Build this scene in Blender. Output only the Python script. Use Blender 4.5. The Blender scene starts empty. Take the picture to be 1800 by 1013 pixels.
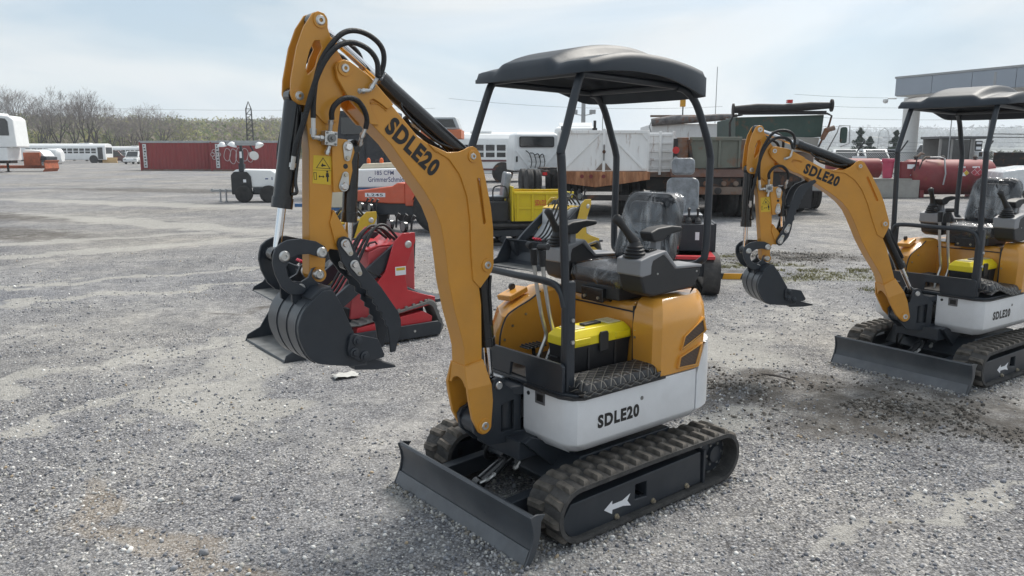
import bpy, bmesh, math, random
import numpy as np
from mathutils import Vector, Matrix, Quaternion, noise
from mathutils.geometry import tessellate_polygon
R = math.radians
rnd = random.Random(7)
scene = bpy.context.scene
COL = scene.collection
# ------------------------------------------------------------------ camera
cam_d = bpy.data.cameras.new('camera')
cam = bpy.data.objects.new('camera', cam_d)
COL.objects.link(cam)
cam.location = (0, 0, 1.75)
cam.rotation_euler = (R(90 - 10.128), 0, 0)
cam_d.sensor_width = 36
cam_d.lens = 27.04
cam_d.clip_start = 0.05
cam_d.clip_end = 9000
scene.camera = cam
# ------------------------------------------------------------------ sky and sun (thin overcast, sun behind the machines to the right)
SUN_EL, SUN_AZ = 52.0, 38.0     # azimuth measured from +Y (view direction) towards +X
w = bpy.data.worlds.new('World')
scene.world = w
w.use_nodes = True
nt = w.node_tree
nt.nodes.clear()
out = nt.nodes.new('ShaderNodeOutputWorld')
bg = nt.nodes.new('ShaderNodeBackground')
bg.inputs[1].default_value = 0.105
sky = nt.nodes.new('ShaderNodeTexSky')
sky.sky_type = 'NISHITA'
sky.sun_disc = False
sky.sun_elevation = R(SUN_EL)
sky.sun_rotation = R(SUN_AZ)
sky.dust_density = 1.2
sky.air_density = 1.0
tc = nt.nodes.new('ShaderNodeTexCoord')
mp = nt.nodes.new('ShaderNodeMapping')
mp.inputs['Scale'].default_value = (1.0, 1.0, 3.4)
mp.inputs['Location'].default_value = (0.9, 0.3, 0.15)
n1 = nt.nodes.new('ShaderNodeTexNoise')
n1.inputs['Scale'].default_value = 2.3
n1.inputs['Detail'].default_value = 7
n1.inputs['Roughness'].default_value = 0.52
n1.inputs['Distortion'].default_value = 0.35
cr = nt.nodes.new('ShaderNodeValToRGB')
cr.color_ramp.elements[0].position = 0.40
cr.color_ramp.elements[0].color = (0.72, 0.72, 0.72, 1)
cr.color_ramp.elements[1].position = 0.60
cr.color_ramp.elements[1].color = (0.97, 0.97, 0.97, 1)
n2 = nt.nodes.new('ShaderNodeTexNoise')
n2.inputs['Scale'].default_value = 2.0
n2.inputs['Detail'].default_value = 8
n2.inputs['Distortion'].default_value = 0.5
cr2 = nt.nodes.new('ShaderNodeValToRGB')
cr2.color_ramp.elements[0].position = 0.40
cr2.color_ramp.elements[0].color = (3.5, 4.35, 5.0, 1)
cr2.color_ramp.elements[1].position = 0.56
cr2.color_ramp.elements[1].color = (5.6, 5.85, 5.95, 1)
mx = nt.nodes.new('ShaderNodeMix')
mx.data_type = 'RGBA'
L = nt.links.new
L(tc.outputs['Generated'], mp.inputs['Vector'])
L(mp.outputs['Vector'], n1.inputs['Vector'])
L(mp.outputs['Vector'], n2.inputs['Vector'])
L(n1.outputs['Fac'], cr.inputs['Fac'])
L(n2.outputs['Fac'], cr2.inputs['Fac'])
L(cr.outputs['Color'], mx.inputs[0])
L(sky.outputs['Color'], mx.inputs[6])
L(cr2.outputs['Color'], mx.inputs[7])
L(mx.outputs[2], bg.inputs[0])
L(bg.outputs[0], out.inputs[0])
sun_d = bpy.data.lights.new('sun', 'SUN')
sun_d.energy = 3.3
sun_d.angle = R(20)
sun_d.color = (1.0, 0.95, 0.87)
sun = bpy.data.objects.new('sun', sun_d)
COL.objects.link(sun)
sun.location = (20, 30, 40)
sd = Vector((math.sin(R(SUN_AZ)) * math.cos(R(SUN_EL)), math.cos(R(SUN_AZ)) * math.cos(R(SUN_EL)), math.sin(R(SUN_EL))))
sun.rotation_euler = sd.to_track_quat('Z', 'Y').to_euler()
vs = scene.view_settings
vs.view_transform = 'Standard'
vs.look = 'None'
vs.exposure = 0.50
vs.gamma = 1.0
scene.render.engine = 'CYCLES'
scene.cycles.use_denoising = True
scene.cycles.max_bounces = 6
scene.cycles.transparent_max_bounces = 12
scene.cycles.volume_bounces = 2
scene.cycles.caustics_reflective = False
scene.cycles.caustics_refractive = False

# ------------------------------------------------------------------ materials
MATS = {}
def paint(name, col, rough=0.45, metal=0.0, coat=0.0, var=0.10, scale=6.0, bump=0.0, bscale=60.0, dust=0.0, dustcol=(0.30, 0.27, 0.23), alpha=1.0, rust=0.0, spec=0.5, streak=False):
    if name in MATS:
        return MATS[name]
    m = bpy.data.materials.new(name)
    m.use_nodes = True
    t = m.node_tree
    b = t.nodes['Principled BSDF']
    b.inputs['Metallic'].default_value = metal
    b.inputs['Coat Weight'].default_value = coat
    b.inputs['Coat Roughness'].default_value = 0.12
    b.inputs['Specular IOR Level'].default_value = spec
    c = t.nodes.new('ShaderNodeTexCoord')
    n = t.nodes.new('ShaderNodeTexNoise')
    n.inputs['Scale'].default_value = scale
    n.inputs['Detail'].default_value = 6
    n.inputs['Roughness'].default_value = 0.6
    if streak:
        mpp = t.nodes.new('ShaderNodeMapping')
        mpp.inputs['Scale'].default_value = (3, 3, 0.5)
        t.links.new(c.outputs['Object'], mpp.inputs['Vector'])
        t.links.new(mpp.outputs['Vector'], n.inputs['Vector'])
    else:
        t.links.new(c.outputs['Object'], n.inputs['Vector'])
    r = t.nodes.new('ShaderNodeValToRGB')
    lo = [max(0, x * (1 - var)) for x in col]
    hi = [min(1, x * (1 + var)) for x in col]
    r.color_ramp.elements[0].position = 0.3
    r.color_ramp.elements[0].color = (*lo, 1)
    r.color_ramp.elements[1].position = 0.7
    r.color_ramp.elements[1].color = (*hi, 1)
    t.links.new(n.outputs['Fac'], r.inputs['Fac'])
    colout = r.outputs['Color']
    def layer(colout, lcol, lo_p, hi_p, sc, amount):
        n3 = t.nodes.new('ShaderNodeTexNoise')
        n3.inputs['Scale'].default_value = sc
        n3.inputs['Detail'].default_value = 8
        n3.inputs['Roughness'].default_value = 0.7
        t.links.new(n.inputs['Vector'].links[0].from_socket, n3.inputs['Vector'])
        r3 = t.nodes.new('ShaderNodeValToRGB')
        r3.color_ramp.elements[0].position = lo_p
        r3.color_ramp.elements[0].color = (0, 0, 0, 1)
        r3.color_ramp.elements[1].position = hi_p
        r3.color_ramp.elements[1].color = (amount, amount, amount, 1)
        t.links.new(n3.outputs['Fac'], r3.inputs['Fac'])
        mx = t.nodes.new('ShaderNodeMix')
        mx.data_type = 'RGBA'
        mx.inputs[7].default_value = (*lcol, 1)
        t.links.new(r3.outputs['Color'], mx.inputs[0])
        t.links.new(colout, mx.inputs[6])
        return mx.outputs[2]
    if dust > 0:
        colout = layer(colout, dustcol, 0.40, 0.75, scale * 0.7 + 1.3, dust)
    if rust > 0:
        colout = layer(colout, (0.20, 0.075, 0.03), 0.62 - 0.3 * rust, 0.72 - 0.2 * rust, scale * 0.5 + 0.7, 0.95)
    t.links.new(colout, b.inputs['Base Color'])
    mr = t.nodes.new('ShaderNodeMapRange')
    mr.inputs['To Min'].default_value = max(0.02, rough - 0.07)
    mr.inputs['To Max'].default_value = min(1, rough + 0.10)
    t.links.new(n.outputs['Fac'], mr.inputs['Value'])
    t.links.new(mr.outputs['Result'], b.inputs['Roughness'])
    if bump > 0:
        n4 = t.nodes.new('ShaderNodeTexNoise')
        n4.inputs['Scale'].default_value = bscale
        n4.inputs['Detail'].default_value = 4
        t.links.new(c.outputs['Object'], n4.inputs['Vector'])
        bp = t.nodes.new('ShaderNodeBump')
        bp.inputs['Strength'].default_value = bump
        bp.inputs['Distance'].default_value = 0.01
        t.links.new(n4.outputs['Fac'], bp.inputs['Height'])
        t.links.new(bp.outputs['Normal'], b.inputs['Normal'])
    if alpha < 1:
        b.inputs['Alpha'].default_value = alpha
    MATS[name] = m
    return m

ORANGE = paint('orange_paint', (0.60, 0.268, 0.028), 0.36, coat=0.25, var=0.07, dust=0.14, dustcol=(.34, .24, .12))
ORANGE_GLOSS = paint('orange_gloss_hood', (0.65, 0.30, 0.042), 0.22, coat=0.5, var=0.05, dust=0.10, dustcol=(.40, .30, .18))
DARK = paint('charcoal_paint', (0.022, 0.028, 0.037), 0.36, var=0.15, dust=0.10, dustcol=(.16, .155, .15))
DARKBLADE = paint('charcoal_blade_paint', (0.055, 0.062, 0.072), 0.30, var=0.18, dust=0.22, dustcol=(.17, .165, .16))
BLACK = paint('black_gloss_paint', (0.010, 0.011, 0.013), 0.22, coat=0.3, var=0.1)
BLACKP = paint('black_plastic', (0.018, 0.019, 0.022), 0.5, var=0.15, bump=0.08, bscale=220, dust=0.05)
CANOPYM = paint('canopy_plastic', (0.026, 0.034, 0.045), 0.50, var=0.14, bump=0.12, bscale=300, dust=0.10, dustcol=(.12, .12, .12), spec=0.35)
RUBBER = paint('hose_rubber', (0.012, 0.013, 0.015), 0.55, var=0.2, bump=0.5, bscale=140)
TRACKR = paint('dusty_track_rubber', (0.042, 0.041, 0.041), 0.85, var=0.3, scale=14, bump=0.5, bscale=70, dust=0.6, dustcol=(0.13, 0.122, 0.115))
LUGM = paint('dusty_tread_lugs', (0.075, 0.068, 0.060), 0.9, var=0.3, scale=20, bump=0.4, bscale=60, dust=0.75, dustcol=(0.17, 0.15, 0.13))
SILVER = paint('silver_white_paint', (0.76, 0.775, 0.80), 0.33, metal=0.08, coat=0.2, var=0.05, dust=0.10)
GREYP = paint('grey_plastic', (0.24, 0.245, 0.26), 0.5, var=0.08)
CHROME = paint('chrome', (0.75, 0.76, 0.78), 0.10, metal=1.0, var=0.04)
EDGE = paint('cutting_edge_steel', (.11, .118, .13), .36, metal=.3, var=.25, scale=7, dust=.2, dustcol=(.2, .19, .18))
STEEL = paint('zinc_steel', (0.58, 0.58, 0.57), 0.32, metal=0.9, var=0.15, scale=20)
WORN = paint('worn_steel', (0.24, 0.24, 0.235), 0.45, metal=0.6, var=0.3, scale=9)
BRASS = paint('brassy_zinc', (0.52, 0.47, 0.38), 0.35, metal=0.9, var=0.15, scale=20)
YELLOWP = paint('yellow_plastic', (0.78, 0.62, 0.01), 0.4, var=0.04)
WHITEDEC = paint('white_decal', (0.78, 0.79, 0.82), 0.4, var=0.03)
BLACKDEC = paint('black_decal', (0.010, 0.010, 0.011), 0.4, var=0.05)
STICKY = paint('yellow_sticker', (0.66, 0.45, 0.03), 0.35, var=0.03)
REDP = paint('red_paint', (0.52, 0.022, 0.032), 0.33, coat=0.3, var=0.08, dust=0.06)
REDBODY = paint('red_faded_paint', (0.50, 0.06, 0.07), 0.4, coat=0.2, var=0.1, dust=0.15)
REDPL = paint('red_plastic', (0.6, 0.02, 0.05), 0.4)
YELLOWPAINT = paint('loader_yellow_paint', (0.62, 0.40, 0.022), 0.36, coat=0.25, var=0.06, dust=0.08)
DUMPERY = paint('dumper_yellow_paint', (0.70, 0.52, 0.012), 0.36, coat=0.2, var=0.06, dust=0.06)
PLATE = paint('data_plate', (0.16, 0.16, 0.17), 0.4, metal=0.4, var=0.3, scale=60)
TYRE = paint('tyre_rubber', (0.022, 0.022, 0.023), 0.8, var=0.2, dust=0.3, dustcol=(0.12, 0.11, 0.10))
GLASSD = paint('dark_glass', (0.012, 0.016, 0.020), 0.06, var=0.1, spec=0.8)
WHITET = paint('white_truck_paint', (0.80, 0.815, 0.82), 0.35, coat=0.2, var=0.05, dust=0.08, scale=2)
WHITER = paint('rusty_white_paint', (0.80, 0.80, 0.80), 0.5, var=0.05, rust=0.16, scale=2.0, dust=0.06, streak=True)
RUSTO = paint('rusty_orange_beam', (0.42, 0.20, 0.10), 0.75, var=0.4, rust=0.75, scale=3.0, streak=True)
BROWNR = paint('rusty_brown_steel', (0.17, 0.125, 0.10), 0.75, var=0.35, rust=0.45, scale=2.5, dust=0.2)
OLIVE = paint('faded_olive_paint', (0.13, 0.14, 0.115), 0.6, var=0.2, rust=0.2, dust=0.2, scale=2)
GREENT = paint('dark_green_paint', (0.022, 0.055, 0.045), 0.5, var=0.2, rust=0.15, dust=0.08, scale=1.5)
CHASSIS = paint('dark_chassis', (0.030, 0.027, 0.026), 0.75, var=0.4, rust=0.3, scale=4)
TARP = paint('black_tarp', (0.022, 0.022, 0.024), 0.7, var=0.4, bump=0.9, bscale=9)
GREYTARP = paint('grey_tarp', (0.16, 0.15, 0.15), 0.75, var=0.5, bump=0.9, bscale=8, rust=0.3)
NAVY = paint('dark_navy_truck', (0.018, 0.021, 0.028), 0.5, var=0.3, dust=0.1)
CONTRED = paint('container_red', (0.26, 0.028, 0.030), 0.55, var=0.12, rust=0.12, dust=0.08, scale=1.5, streak=True)
GREYROOF = paint('grey_roof_edge', (0.38, 0.39, 0.40), 0.6, var=0.15)
MAROON = paint('maroon_stripe', (0.11, 0.028, 0.035), 0.45)
CREAM = paint('cream_paint', (0.62, 0.57, 0.44), 0.45, var=0.08, dust=0.12)
BLUEB = paint('blue_band', (0.03, 0.11, 0.26), 0.45)
BLUETXT = paint('navy_lettering', (0.04, 0.055, 0.18), 0.5)
TRACTORO = paint('tractor_orange', (0.60, 0.105, 0.045), 0.42, coat=0.2, var=0.08, dust=0.12)
BEACON = paint('orange_beacon', (0.75, 0.14, 0.02), 0.25)
TANKRED = paint('tank_red', (0.20, 0.022, 0.028), 0.6, var=0.2, rust=0.22, dust=0.1, scale=1.6)
PINKRED = paint('pink_red_drum', (0.48, 0.06, 0.12), 0.5, var=0.08)
CONCRETE = paint('concrete', (0.33, 0.32, 0.30), 0.85, var=0.15, scale=3, bump=0.5, bscale=25, dust=0.3)
FASCIA = paint('canopy_fascia', (0.30, 0.335, 0.385), 0.35, metal=0.2, var=0.04, scale=1)
COLUMNW = paint('white_column', (0.68, 0.68, 0.67), 0.5, var=0.04)
GALV = paint('galvanised_pole', (0.34, 0.35, 0.36), 0.5, metal=0.5, var=0.1)
DARKPOST = paint('dark_post', (0.02, 0.02, 0.022), 0.6)
CARW = paint('car_white', (0.72, 0.73, 0.74), 0.25, coat=0.5, var=0.03)
CARG = paint('car_silver', (0.36, 0.38, 0.40), 0.25, metal=0.5, coat=0.5, var=0.03)
CARD = paint('car_dark', (0.03, 0.035, 0.05), 0.25, coat=0.5, var=0.03)
CARR = paint('car_maroon', (0.085, 0.02, 0.022), 0.3, coat=0.5, var=0.03)
PLOWO = paint('plow_tan', (0.55, 0.36, 0.16), 0.6, var=0.15)
PLOWR = paint('plow_orange', (0.36, 0.09, 0.035), 0.6, var=0.3, rust=0.3)
LAMPG = paint('lamp_glass', (0.42, 0.47, 0.47), 0.12, metal=0.4, var=0.05)
WORKLENS = paint('work_light_lens', (.16, .17, .175), .15, var=.1)
TAIL = paint('tail_light', (0.50, 0.02, 0.02), 0.2)
SEATV = paint('seat_vinyl', (0.040, 0.042, 0.047), 0.5, var=0.2, bump=0.2, bscale=60)
CHECK = paint('zinc_hood_plate', (0.50, 0.51, 0.52), 0.4, metal=0.4, var=0.06)
BARK = paint('bark', (0.075, 0.065, 0.06), 0.9, var=0.3, scale=3)
TWIG = paint('twigs', (0.19, 0.17, 0.16), 0.9, var=0.3, scale=1)
CONIFER = paint('conifer_needles', (0.022, 0.045, 0.026), 0.9, var=0.4, scale=2)
PAPER = paint('paper', (0.46, 0.46, 0.44), 0.7)

def film_mat():
    m = bpy.data.materials.new('clear_film')
    m.use_nodes = True
    t = m.node_tree
    t.nodes.clear()
    o = t.nodes.new('ShaderNodeOutputMaterial')
    tr = t.nodes.new('ShaderNodeBsdfTransparent')
    tr.inputs[0].default_value = (0.90, 0.91, 0.93, 1)
    gl = t.nodes.new('ShaderNodeBsdfGlossy')
    gl.inputs['Color'].default_value = (0.9, 0.9, 0.9, 1)
    gl.inputs['Roughness'].default_value = 0.16
    mxs = t.nodes.new('ShaderNodeMixShader')
    c = t.nodes.new('ShaderNodeTexCoord')
    mpp = t.nodes.new('ShaderNodeMapping')
    mpp.inputs['Rotation'].default_value = (0.4, 0.3, 0.5)
    mpp.inputs['Scale'].default_value = (1.0, 1.0, 0.35)
    n = t.nodes.new('ShaderNodeTexNoise')
    n.inputs['Scale'].default_value = 10
    n.inputs['Detail'].default_value = 3
    n.inputs['Distortion'].default_value = 0.8
    bp = t.nodes.new('ShaderNodeBump')
    bp.inputs['Strength'].default_value = 0.75
    bp.inputs['Distance'].default_value = 0.04
    r = t.nodes.new('ShaderNodeValToRGB')
    r.color_ramp.elements[0].position = 0.46
    r.color_ramp.elements[0].color = (0.06, 0.06, 0.06, 1)
    r.color_ramp.elements[1].position = 0.68
    r.color_ramp.elements[1].color = (0.26, 0.26, 0.26, 1)
    t.links.new(c.outputs['Object'], mpp.inputs['Vector'])
    t.links.new(mpp.outputs['Vector'], n.inputs['Vector'])
    t.links.new(n.outputs['Fac'], bp.inputs['Height'])
    t.links.new(n.outputs['Fac'], r.inputs['Fac'])
    t.links.new(bp.outputs['Normal'], gl.inputs['Normal'])
    t.links.new(r.outputs['Color'], mxs.inputs[0])
    t.links.new(tr.outputs[0], mxs.inputs[1])
    t.links.new(gl.outputs[0], mxs.inputs[2])
    t.links.new(mxs.outputs[0], o.inputs[0])
    return m
FILM = film_mat()

def quilt_mat():
    m = bpy.data.materials.new('quilted_vinyl')
    m.use_nodes = True
    t = m.node_tree
    b = t.nodes['Principled BSDF']
    b.inputs['Roughness'].default_value = 0.45
    c = t.nodes.new('ShaderNodeTexCoord')
    def wave(rot):
        mpp = t.nodes.new('ShaderNodeMapping')
        mpp.inputs['Rotation'].default_value = (0, 0, R(rot))
        wv = t.nodes.new('ShaderNodeTexWave')
        wv.bands_direction = 'X'
        wv.inputs['Scale'].default_value = 1.5
        t.links.new(c.outputs['UV'], mpp.inputs['Vector'])
        t.links.new(mpp.outputs['Vector'], wv.inputs['Vector'])
        return wv.outputs['Fac']
    mn = t.nodes.new('ShaderNodeMath')
    mn.operation = 'MINIMUM'
    t.links.new(wave(52), mn.inputs[0])
    t.links.new(wave(-52), mn.inputs[1])
    r = t.nodes.new('ShaderNodeValToRGB')
    r.color_ramp.elements[0].position = 0.012
    r.color_ramp.elements[0].color = (0.26, 0.24, 0.21, 1)
    r.color_ramp.elements[1].position = 0.018
    r.color_ramp.elements[1].color = (0.022, 0.023, 0.026, 1)
    t.links.new(mn.outputs[0], r.inputs['Fac'])
    t.links.new(r.outputs['Color'], b.inputs['Base Color'])
    pw = t.nodes.new('ShaderNodeMath')
    pw.operation = 'POWER'
    pw.inputs[1].default_value = 0.4
    t.links.new(mn.outputs[0], pw.inputs[0])
    bp = t.nodes.new('ShaderNodeBump')
    bp.inputs['Strength'].default_value = 0.6
    bp.inputs['Distance'].default_value = 0.012
    t.links.new(pw.outputs[0], bp.inputs['Height'])
    t.links.new(bp.outputs['Normal'], b.inputs['Normal'])
    return m
QUILT = quilt_mat()

def mesh_grille_mat():
    m = bpy.data.materials.new('vent_mesh')
    m.use_nodes = True
    t = m.node_tree
    b = t.nodes['Principled BSDF']
    b.inputs['Roughness'].default_value = 0.6
    c = t.nodes.new('ShaderNodeTexCoord')
    mpp = t.nodes.new('ShaderNodeMapping')
    mpp.inputs['Rotation'].default_value = (0, R(45), 0)
    ck = t.nodes.new('ShaderNodeTexChecker')
    ck.inputs['Scale'].default_value = 190
    ck.inputs['Color1'].default_value = (0.012, 0.011, 0.011, 1)
    ck.inputs['Color2'].default_value = (0.16, 0.10, 0.065, 1)
    t.links.new(c.outputs['Object'], mpp.inputs['Vector'])
    t.links.new(mpp.outputs['Vector'], ck.inputs['Vector'])
    t.links.new(ck.outputs['Color'], b.inputs['Base Color'])
    return m
VENT = mesh_grille_mat()

# ------------------------------------------------------------------ mesh helpers
class MB:
    def __init__(s):
        s.v = []; s.f = []
    def add(s, vs, fs):
        o = len(s.v)
        s.v += [tuple(p) for p in vs]
        s.f += [tuple(i + o for i in f) for f in fs]
        return s
    def box(s, x0, x1, y0, y1, z0, z1, mat=None):
        vs = [(x0, y0, z0), (x1, y0, z0), (x1, y1, z0), (x0, y1, z0), (x0, y0, z1), (x1, y0, z1), (x1, y1, z1), (x0, y1, z1)]
        if mat is not None:
            vs = [tuple(mat @ Vector(p)) for p in vs]
        return s.add(vs, [(0, 3, 2, 1), (4, 5, 6, 7), (0, 1, 5, 4), (1, 2, 6, 5), (2, 3, 7, 6), (3, 0, 4, 7)])
    def prism(s, poly, a0, a1, axis='y', holes=(), mat=None):
        # poly of 2D points: axis y -> (x,z); axis x -> (y,z); axis z -> (x,y)
        def p3(p, a):
            q = {'y': (p[0], a, p[1]), 'x': (a, p[0], p[1]), 'z': (p[0], p[1], a)}[axis]
            return tuple(mat @ Vector(q)) if mat is not None else q
        loops = [list(poly)] + [list(h) for h in holes]
        def area(l):
            return sum(l[i][0] * l[(i + 1) % len(l)][1] - l[(i + 1) % len(l)][0] * l[i][1] for i in range(len(l)))
        loops = [l if (area(l) > 0) == (i == 0) else l[::-1] for i, l in enumerate(loops)]
        flip = (axis == 'y') != (a1 < a0)
        flat = [p for l in loops for p in l]
        n = len(flat)
        if len(loops) == 1:
            caps = [tuple(range(n))]
        else:
            caps = [tuple(t) for t in tessellate_polygon([[Vector((p[0], p[1], 0)) for p in l] for l in loops])]
            fx = []
            for t in caps:
                a, b, c = (flat[i] for i in t)
                ar = (b[0] - a[0]) * (c[1] - a[1]) - (c[0] - a[0]) * (b[1] - a[1])
                fx.append(t if ar > 0 else t[::-1])
            caps = fx
        vs = [p3(p, a0) for p in flat] + [p3(p, a1) for p in flat]
        fs = [c[::-1] for c in caps] + [tuple(i + n for i in c) for c in caps]
        o = 0
        for l in loops:
            k = len(l)
            for i in range(k):
                j = (i + 1) % k
                fs.append((o + i, o + j, o + j + n, o + i + n))
            o += k
        if flip:
            fs = [f[::-1] for f in fs]
        return s.add(vs, fs)
    def cyl(s, p0, p1, r0, r1=None, n=16, cap=True):
        r1 = r0 if r1 is None else r1
        p0, p1 = Vector(p0), Vector(p1)
        d = (p1 - p0).normalized()
        u = d.orthogonal().normalized()
        w_ = d.cross(u)
        vs = []
        for p, r in ((p0, r0), (p1, r1)):
            for i in range(n):
                a = 2 * math.pi * i / n
                vs.append(p + (u * math.cos(a) + w_ * math.sin(a)) * r)
        fs = [(i, (i + 1) % n, (i + 1) % n + n, i + n) for i in range(n)]
        if cap:
            fs += [tuple(range(n))[::-1], tuple(range(n, 2 * n))]
        return s.add(vs, fs)
    def rings(s, rings, cap=True, closed=False):
        n = len(rings[0])
        vs = [p for r in rings for p in r]
        fs = []
        m_ = len(rings)
        for k in range(m_ if closed else m_ - 1):
            a, b = k * n, ((k + 1) % m_) * n
            for i in range(n):
                j = (i + 1) % n
                fs.append((a + i, a + j, b + j, b + i))
        if cap and not closed:
            fs += [tuple(range(n))[::-1], tuple(range((m_ - 1) * n, m_ * n))]
        return s.add(vs, fs)
    def tube(s, path, r, n=8, cap=True):
        path = [Vector(p) for p in path]
        rr = r if isinstance(r, (list, tuple)) else [r] * len(path)
        t = [(path[min(i + 1, len(path) - 1)] - path[max(i - 1, 0)]).normalized() for i in range(len(path))]
        u = t[0].orthogonal().normalized()
        rg = []
        for i, p in enumerate(path):
            u = (u - t[i] * u.dot(t[i])).normalized()
            w_ = t[i].cross(u)
            rg.append([p + (u * math.cos(2 * math.pi * k / n) + w_ * math.sin(2 * math.pi * k / n)) * rr[i] for k in range(n)])
        return s.rings(rg, cap)
    def lathe(s, prof, c=(0, 0, 0), axis='z', n=24):
        rg = []
        for r, h in prof:
            ring = []
            for k in range(n):
                a = 2 * math.pi * k / n
                x, y = r * math.cos(a), r * math.sin(a)
                q = {'z': (x, y, h), 'y': (x, h, -y), 'x': (h, x, y)}[axis]
                ring.append((q[0] + c[0], q[1] + c[1], q[2] + c[2]))
            rg.append(ring)
        return s.rings(rg)
    def xf(s, m_):
        s.v = [tuple(m_ @ Vector(p)) for p in s.v]
        return s
    def mesh(s, name):
        me = bpy.data.meshes.new(name)
        me.from_pydata(s.v, [], s.f)
        me.validate()
        bm = bmesh.new()
        bm.from_mesh(me)
        bmesh.ops.recalc_face_normals(bm, faces=bm.faces)
        bm.to_mesh(me)
        bm.free()
        return me

def smooth(me, ang=32):
    me.polygons.foreach_set('use_smooth', [True] * len(me.polygons))
    me.set_sharp_from_angle(angle=R(ang))

def obj(name, mb, mat, parent=None, bev=0.0, ang=32, seg=2, sub=0):
    me = mb.mesh(name) if isinstance(mb, MB) else mb
    if isinstance(mb, MB):
        smooth(me, ang)
    o = bpy.data.objects.new(name, me)
    COL.objects.link(o)
    if mat is not None and not me.materials:
        me.materials.append(mat)
    if parent is not None:
        o.parent = parent
    if bev > 0:
        b = o.modifiers.new('Bevel', 'BEVEL')
        b.width = bev
        b.segments = seg
        b.limit_method = 'ANGLE'
        b.angle_limit = R(35)
        b.harden_normals = True
    if sub:
        q = o.modifiers.new('Sub', 'SUBSURF')
        q.levels = q.render_levels = sub
    return o

def tag(o, label, cat, group=None):
    o['label'] = label
    o['category'] = cat
    if group:
        o['group'] = group
    return o
def thing(name, label, cat, loc=(0, 0, 0), rz=0.0, group=None):
    o = bpy.data.objects.new(name, None)
    COL.objects.link(o)
    o.location = loc
    o.rotation_euler = (0, 0, R(rz))
    o.empty_display_size = 0.2
    return tag(o, label, cat, group)
def kind(o, k):
    o['kind'] = k
    return o

def text_mesh(txt, width=None, height=None, bold=0.0, shear=0.0):
    cu = bpy.data.curves.new('txt', 'FONT')
    cu.body = txt
    cu.size = 1.0
    cu.offset = bold
    cu.shear = shear
    cu.space_character = 1.0 + bold * 3.2
    cu.resolution_u = 4
    to = bpy.data.objects.new('txt', cu)
    COL.objects.link(to)
    bpy.context.view_layer.update()
    me = bpy.data.meshes.new_from_object(to.evaluated_get(bpy.context.evaluated_depsgraph_get()))
    bpy.data.objects.remove(to)
    bpy.data.curves.remove(cu)
    co = np.array([v.co[:] for v in me.vertices])
    mn, mx_ = co.min(0), co.max(0)
    sx = width / (mx_[0] - mn[0]) if width else None
    sy = height / (mx_[1] - mn[1]) if height else None
    sx = sx or sy
    sy = sy or sx
    for v in me.vertices:
        v.co.x = (v.co.x - (mn[0] + mx_[0]) / 2) * sx
        v.co.y = (v.co.y - (mn[1] + mx_[1]) / 2) * sy
        v.co.z = 0
    me.materials.clear()
    return me
def text(name, txt, center, xdir, ydir, width, height, mat, parent, bold=0.0, off=0.0):
    """flat lettering: centre point, reading direction, up direction (parent's frame)"""
    me = text_mesh(txt, width, height, bold)
    x = Vector(xdir).normalized()
    y = Vector(ydir)
    y = (y - x * y.dot(x)).normalized()
    z = x.cross(y)
    c = Vector(center) + z * off
    me.transform(Matrix(((x.x, y.x, z.x, c.x), (x.y, y.y, z.y, c.y), (x.z, y.z, z.z, c.z), (0, 0, 0, 1))))
    me.materials.append(mat)
    o = bpy.data.objects.new(name, me)
    COL.objects.link(o)
    o.parent = parent
    return o
def arc(cx, cz, r, a0, a1, n):
    return [(cx + r * math.cos(R(a0 + (a1 - a0) * i / n)), cz + r * math.sin(R(a0 + (a1 - a0) * i / n))) for i in range(n + 1)]
def spline(pts, n=6):
    """Catmull-Rom through the points"""
    P = [Vector(p) for p in pts]
    P = [P[0] * 2 - P[1]] + P + [P[-1] * 2 - P[-2]]
    o = []
    for i in range(1, len(P) - 2):
        for k in range(n):
            t = k / n
            o.append(0.5 * ((2 * P[i]) + (P[i + 1] - P[i - 1]) * t + (2 * P[i - 1] - 5 * P[i] + 4 * P[i + 1] - P[i + 2]) * t * t + (3 * P[i] - P[i - 1] - 3 * P[i + 1] + P[i + 2]) * t ** 3))
    o.append(P[-2])
    return o
def rrect(x0, x1, y0, y1, r, n=4):
    """rounded rectangle outline"""
    return arc(x1 - r, y1 - r, r, 0, 90, n) + arc(x0 + r, y1 - r, r, 90, 180, n) + arc(x0 + r, y0 + r, r, 180, 270, n) + arc(x1 - r, y0 + r, r, 270, 360, n)
def ring_z(poly, z, ins=0.0):
    """poly ring at height z, shrunk towards its centroid by about ins metres"""
    cx = sum(p[0] for p in poly) / len(poly); cy = sum(p[1] for p in poly) / len(poly)
    hx = max(abs(p[0] - cx) for p in poly); hy = max(abs(p[1] - cy) for p in poly)
    return [(cx + (p[0] - cx) * (hx - ins) / hx, cy + (p[1] - cy) * (hy - ins) / hy, z) for p in poly]
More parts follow.
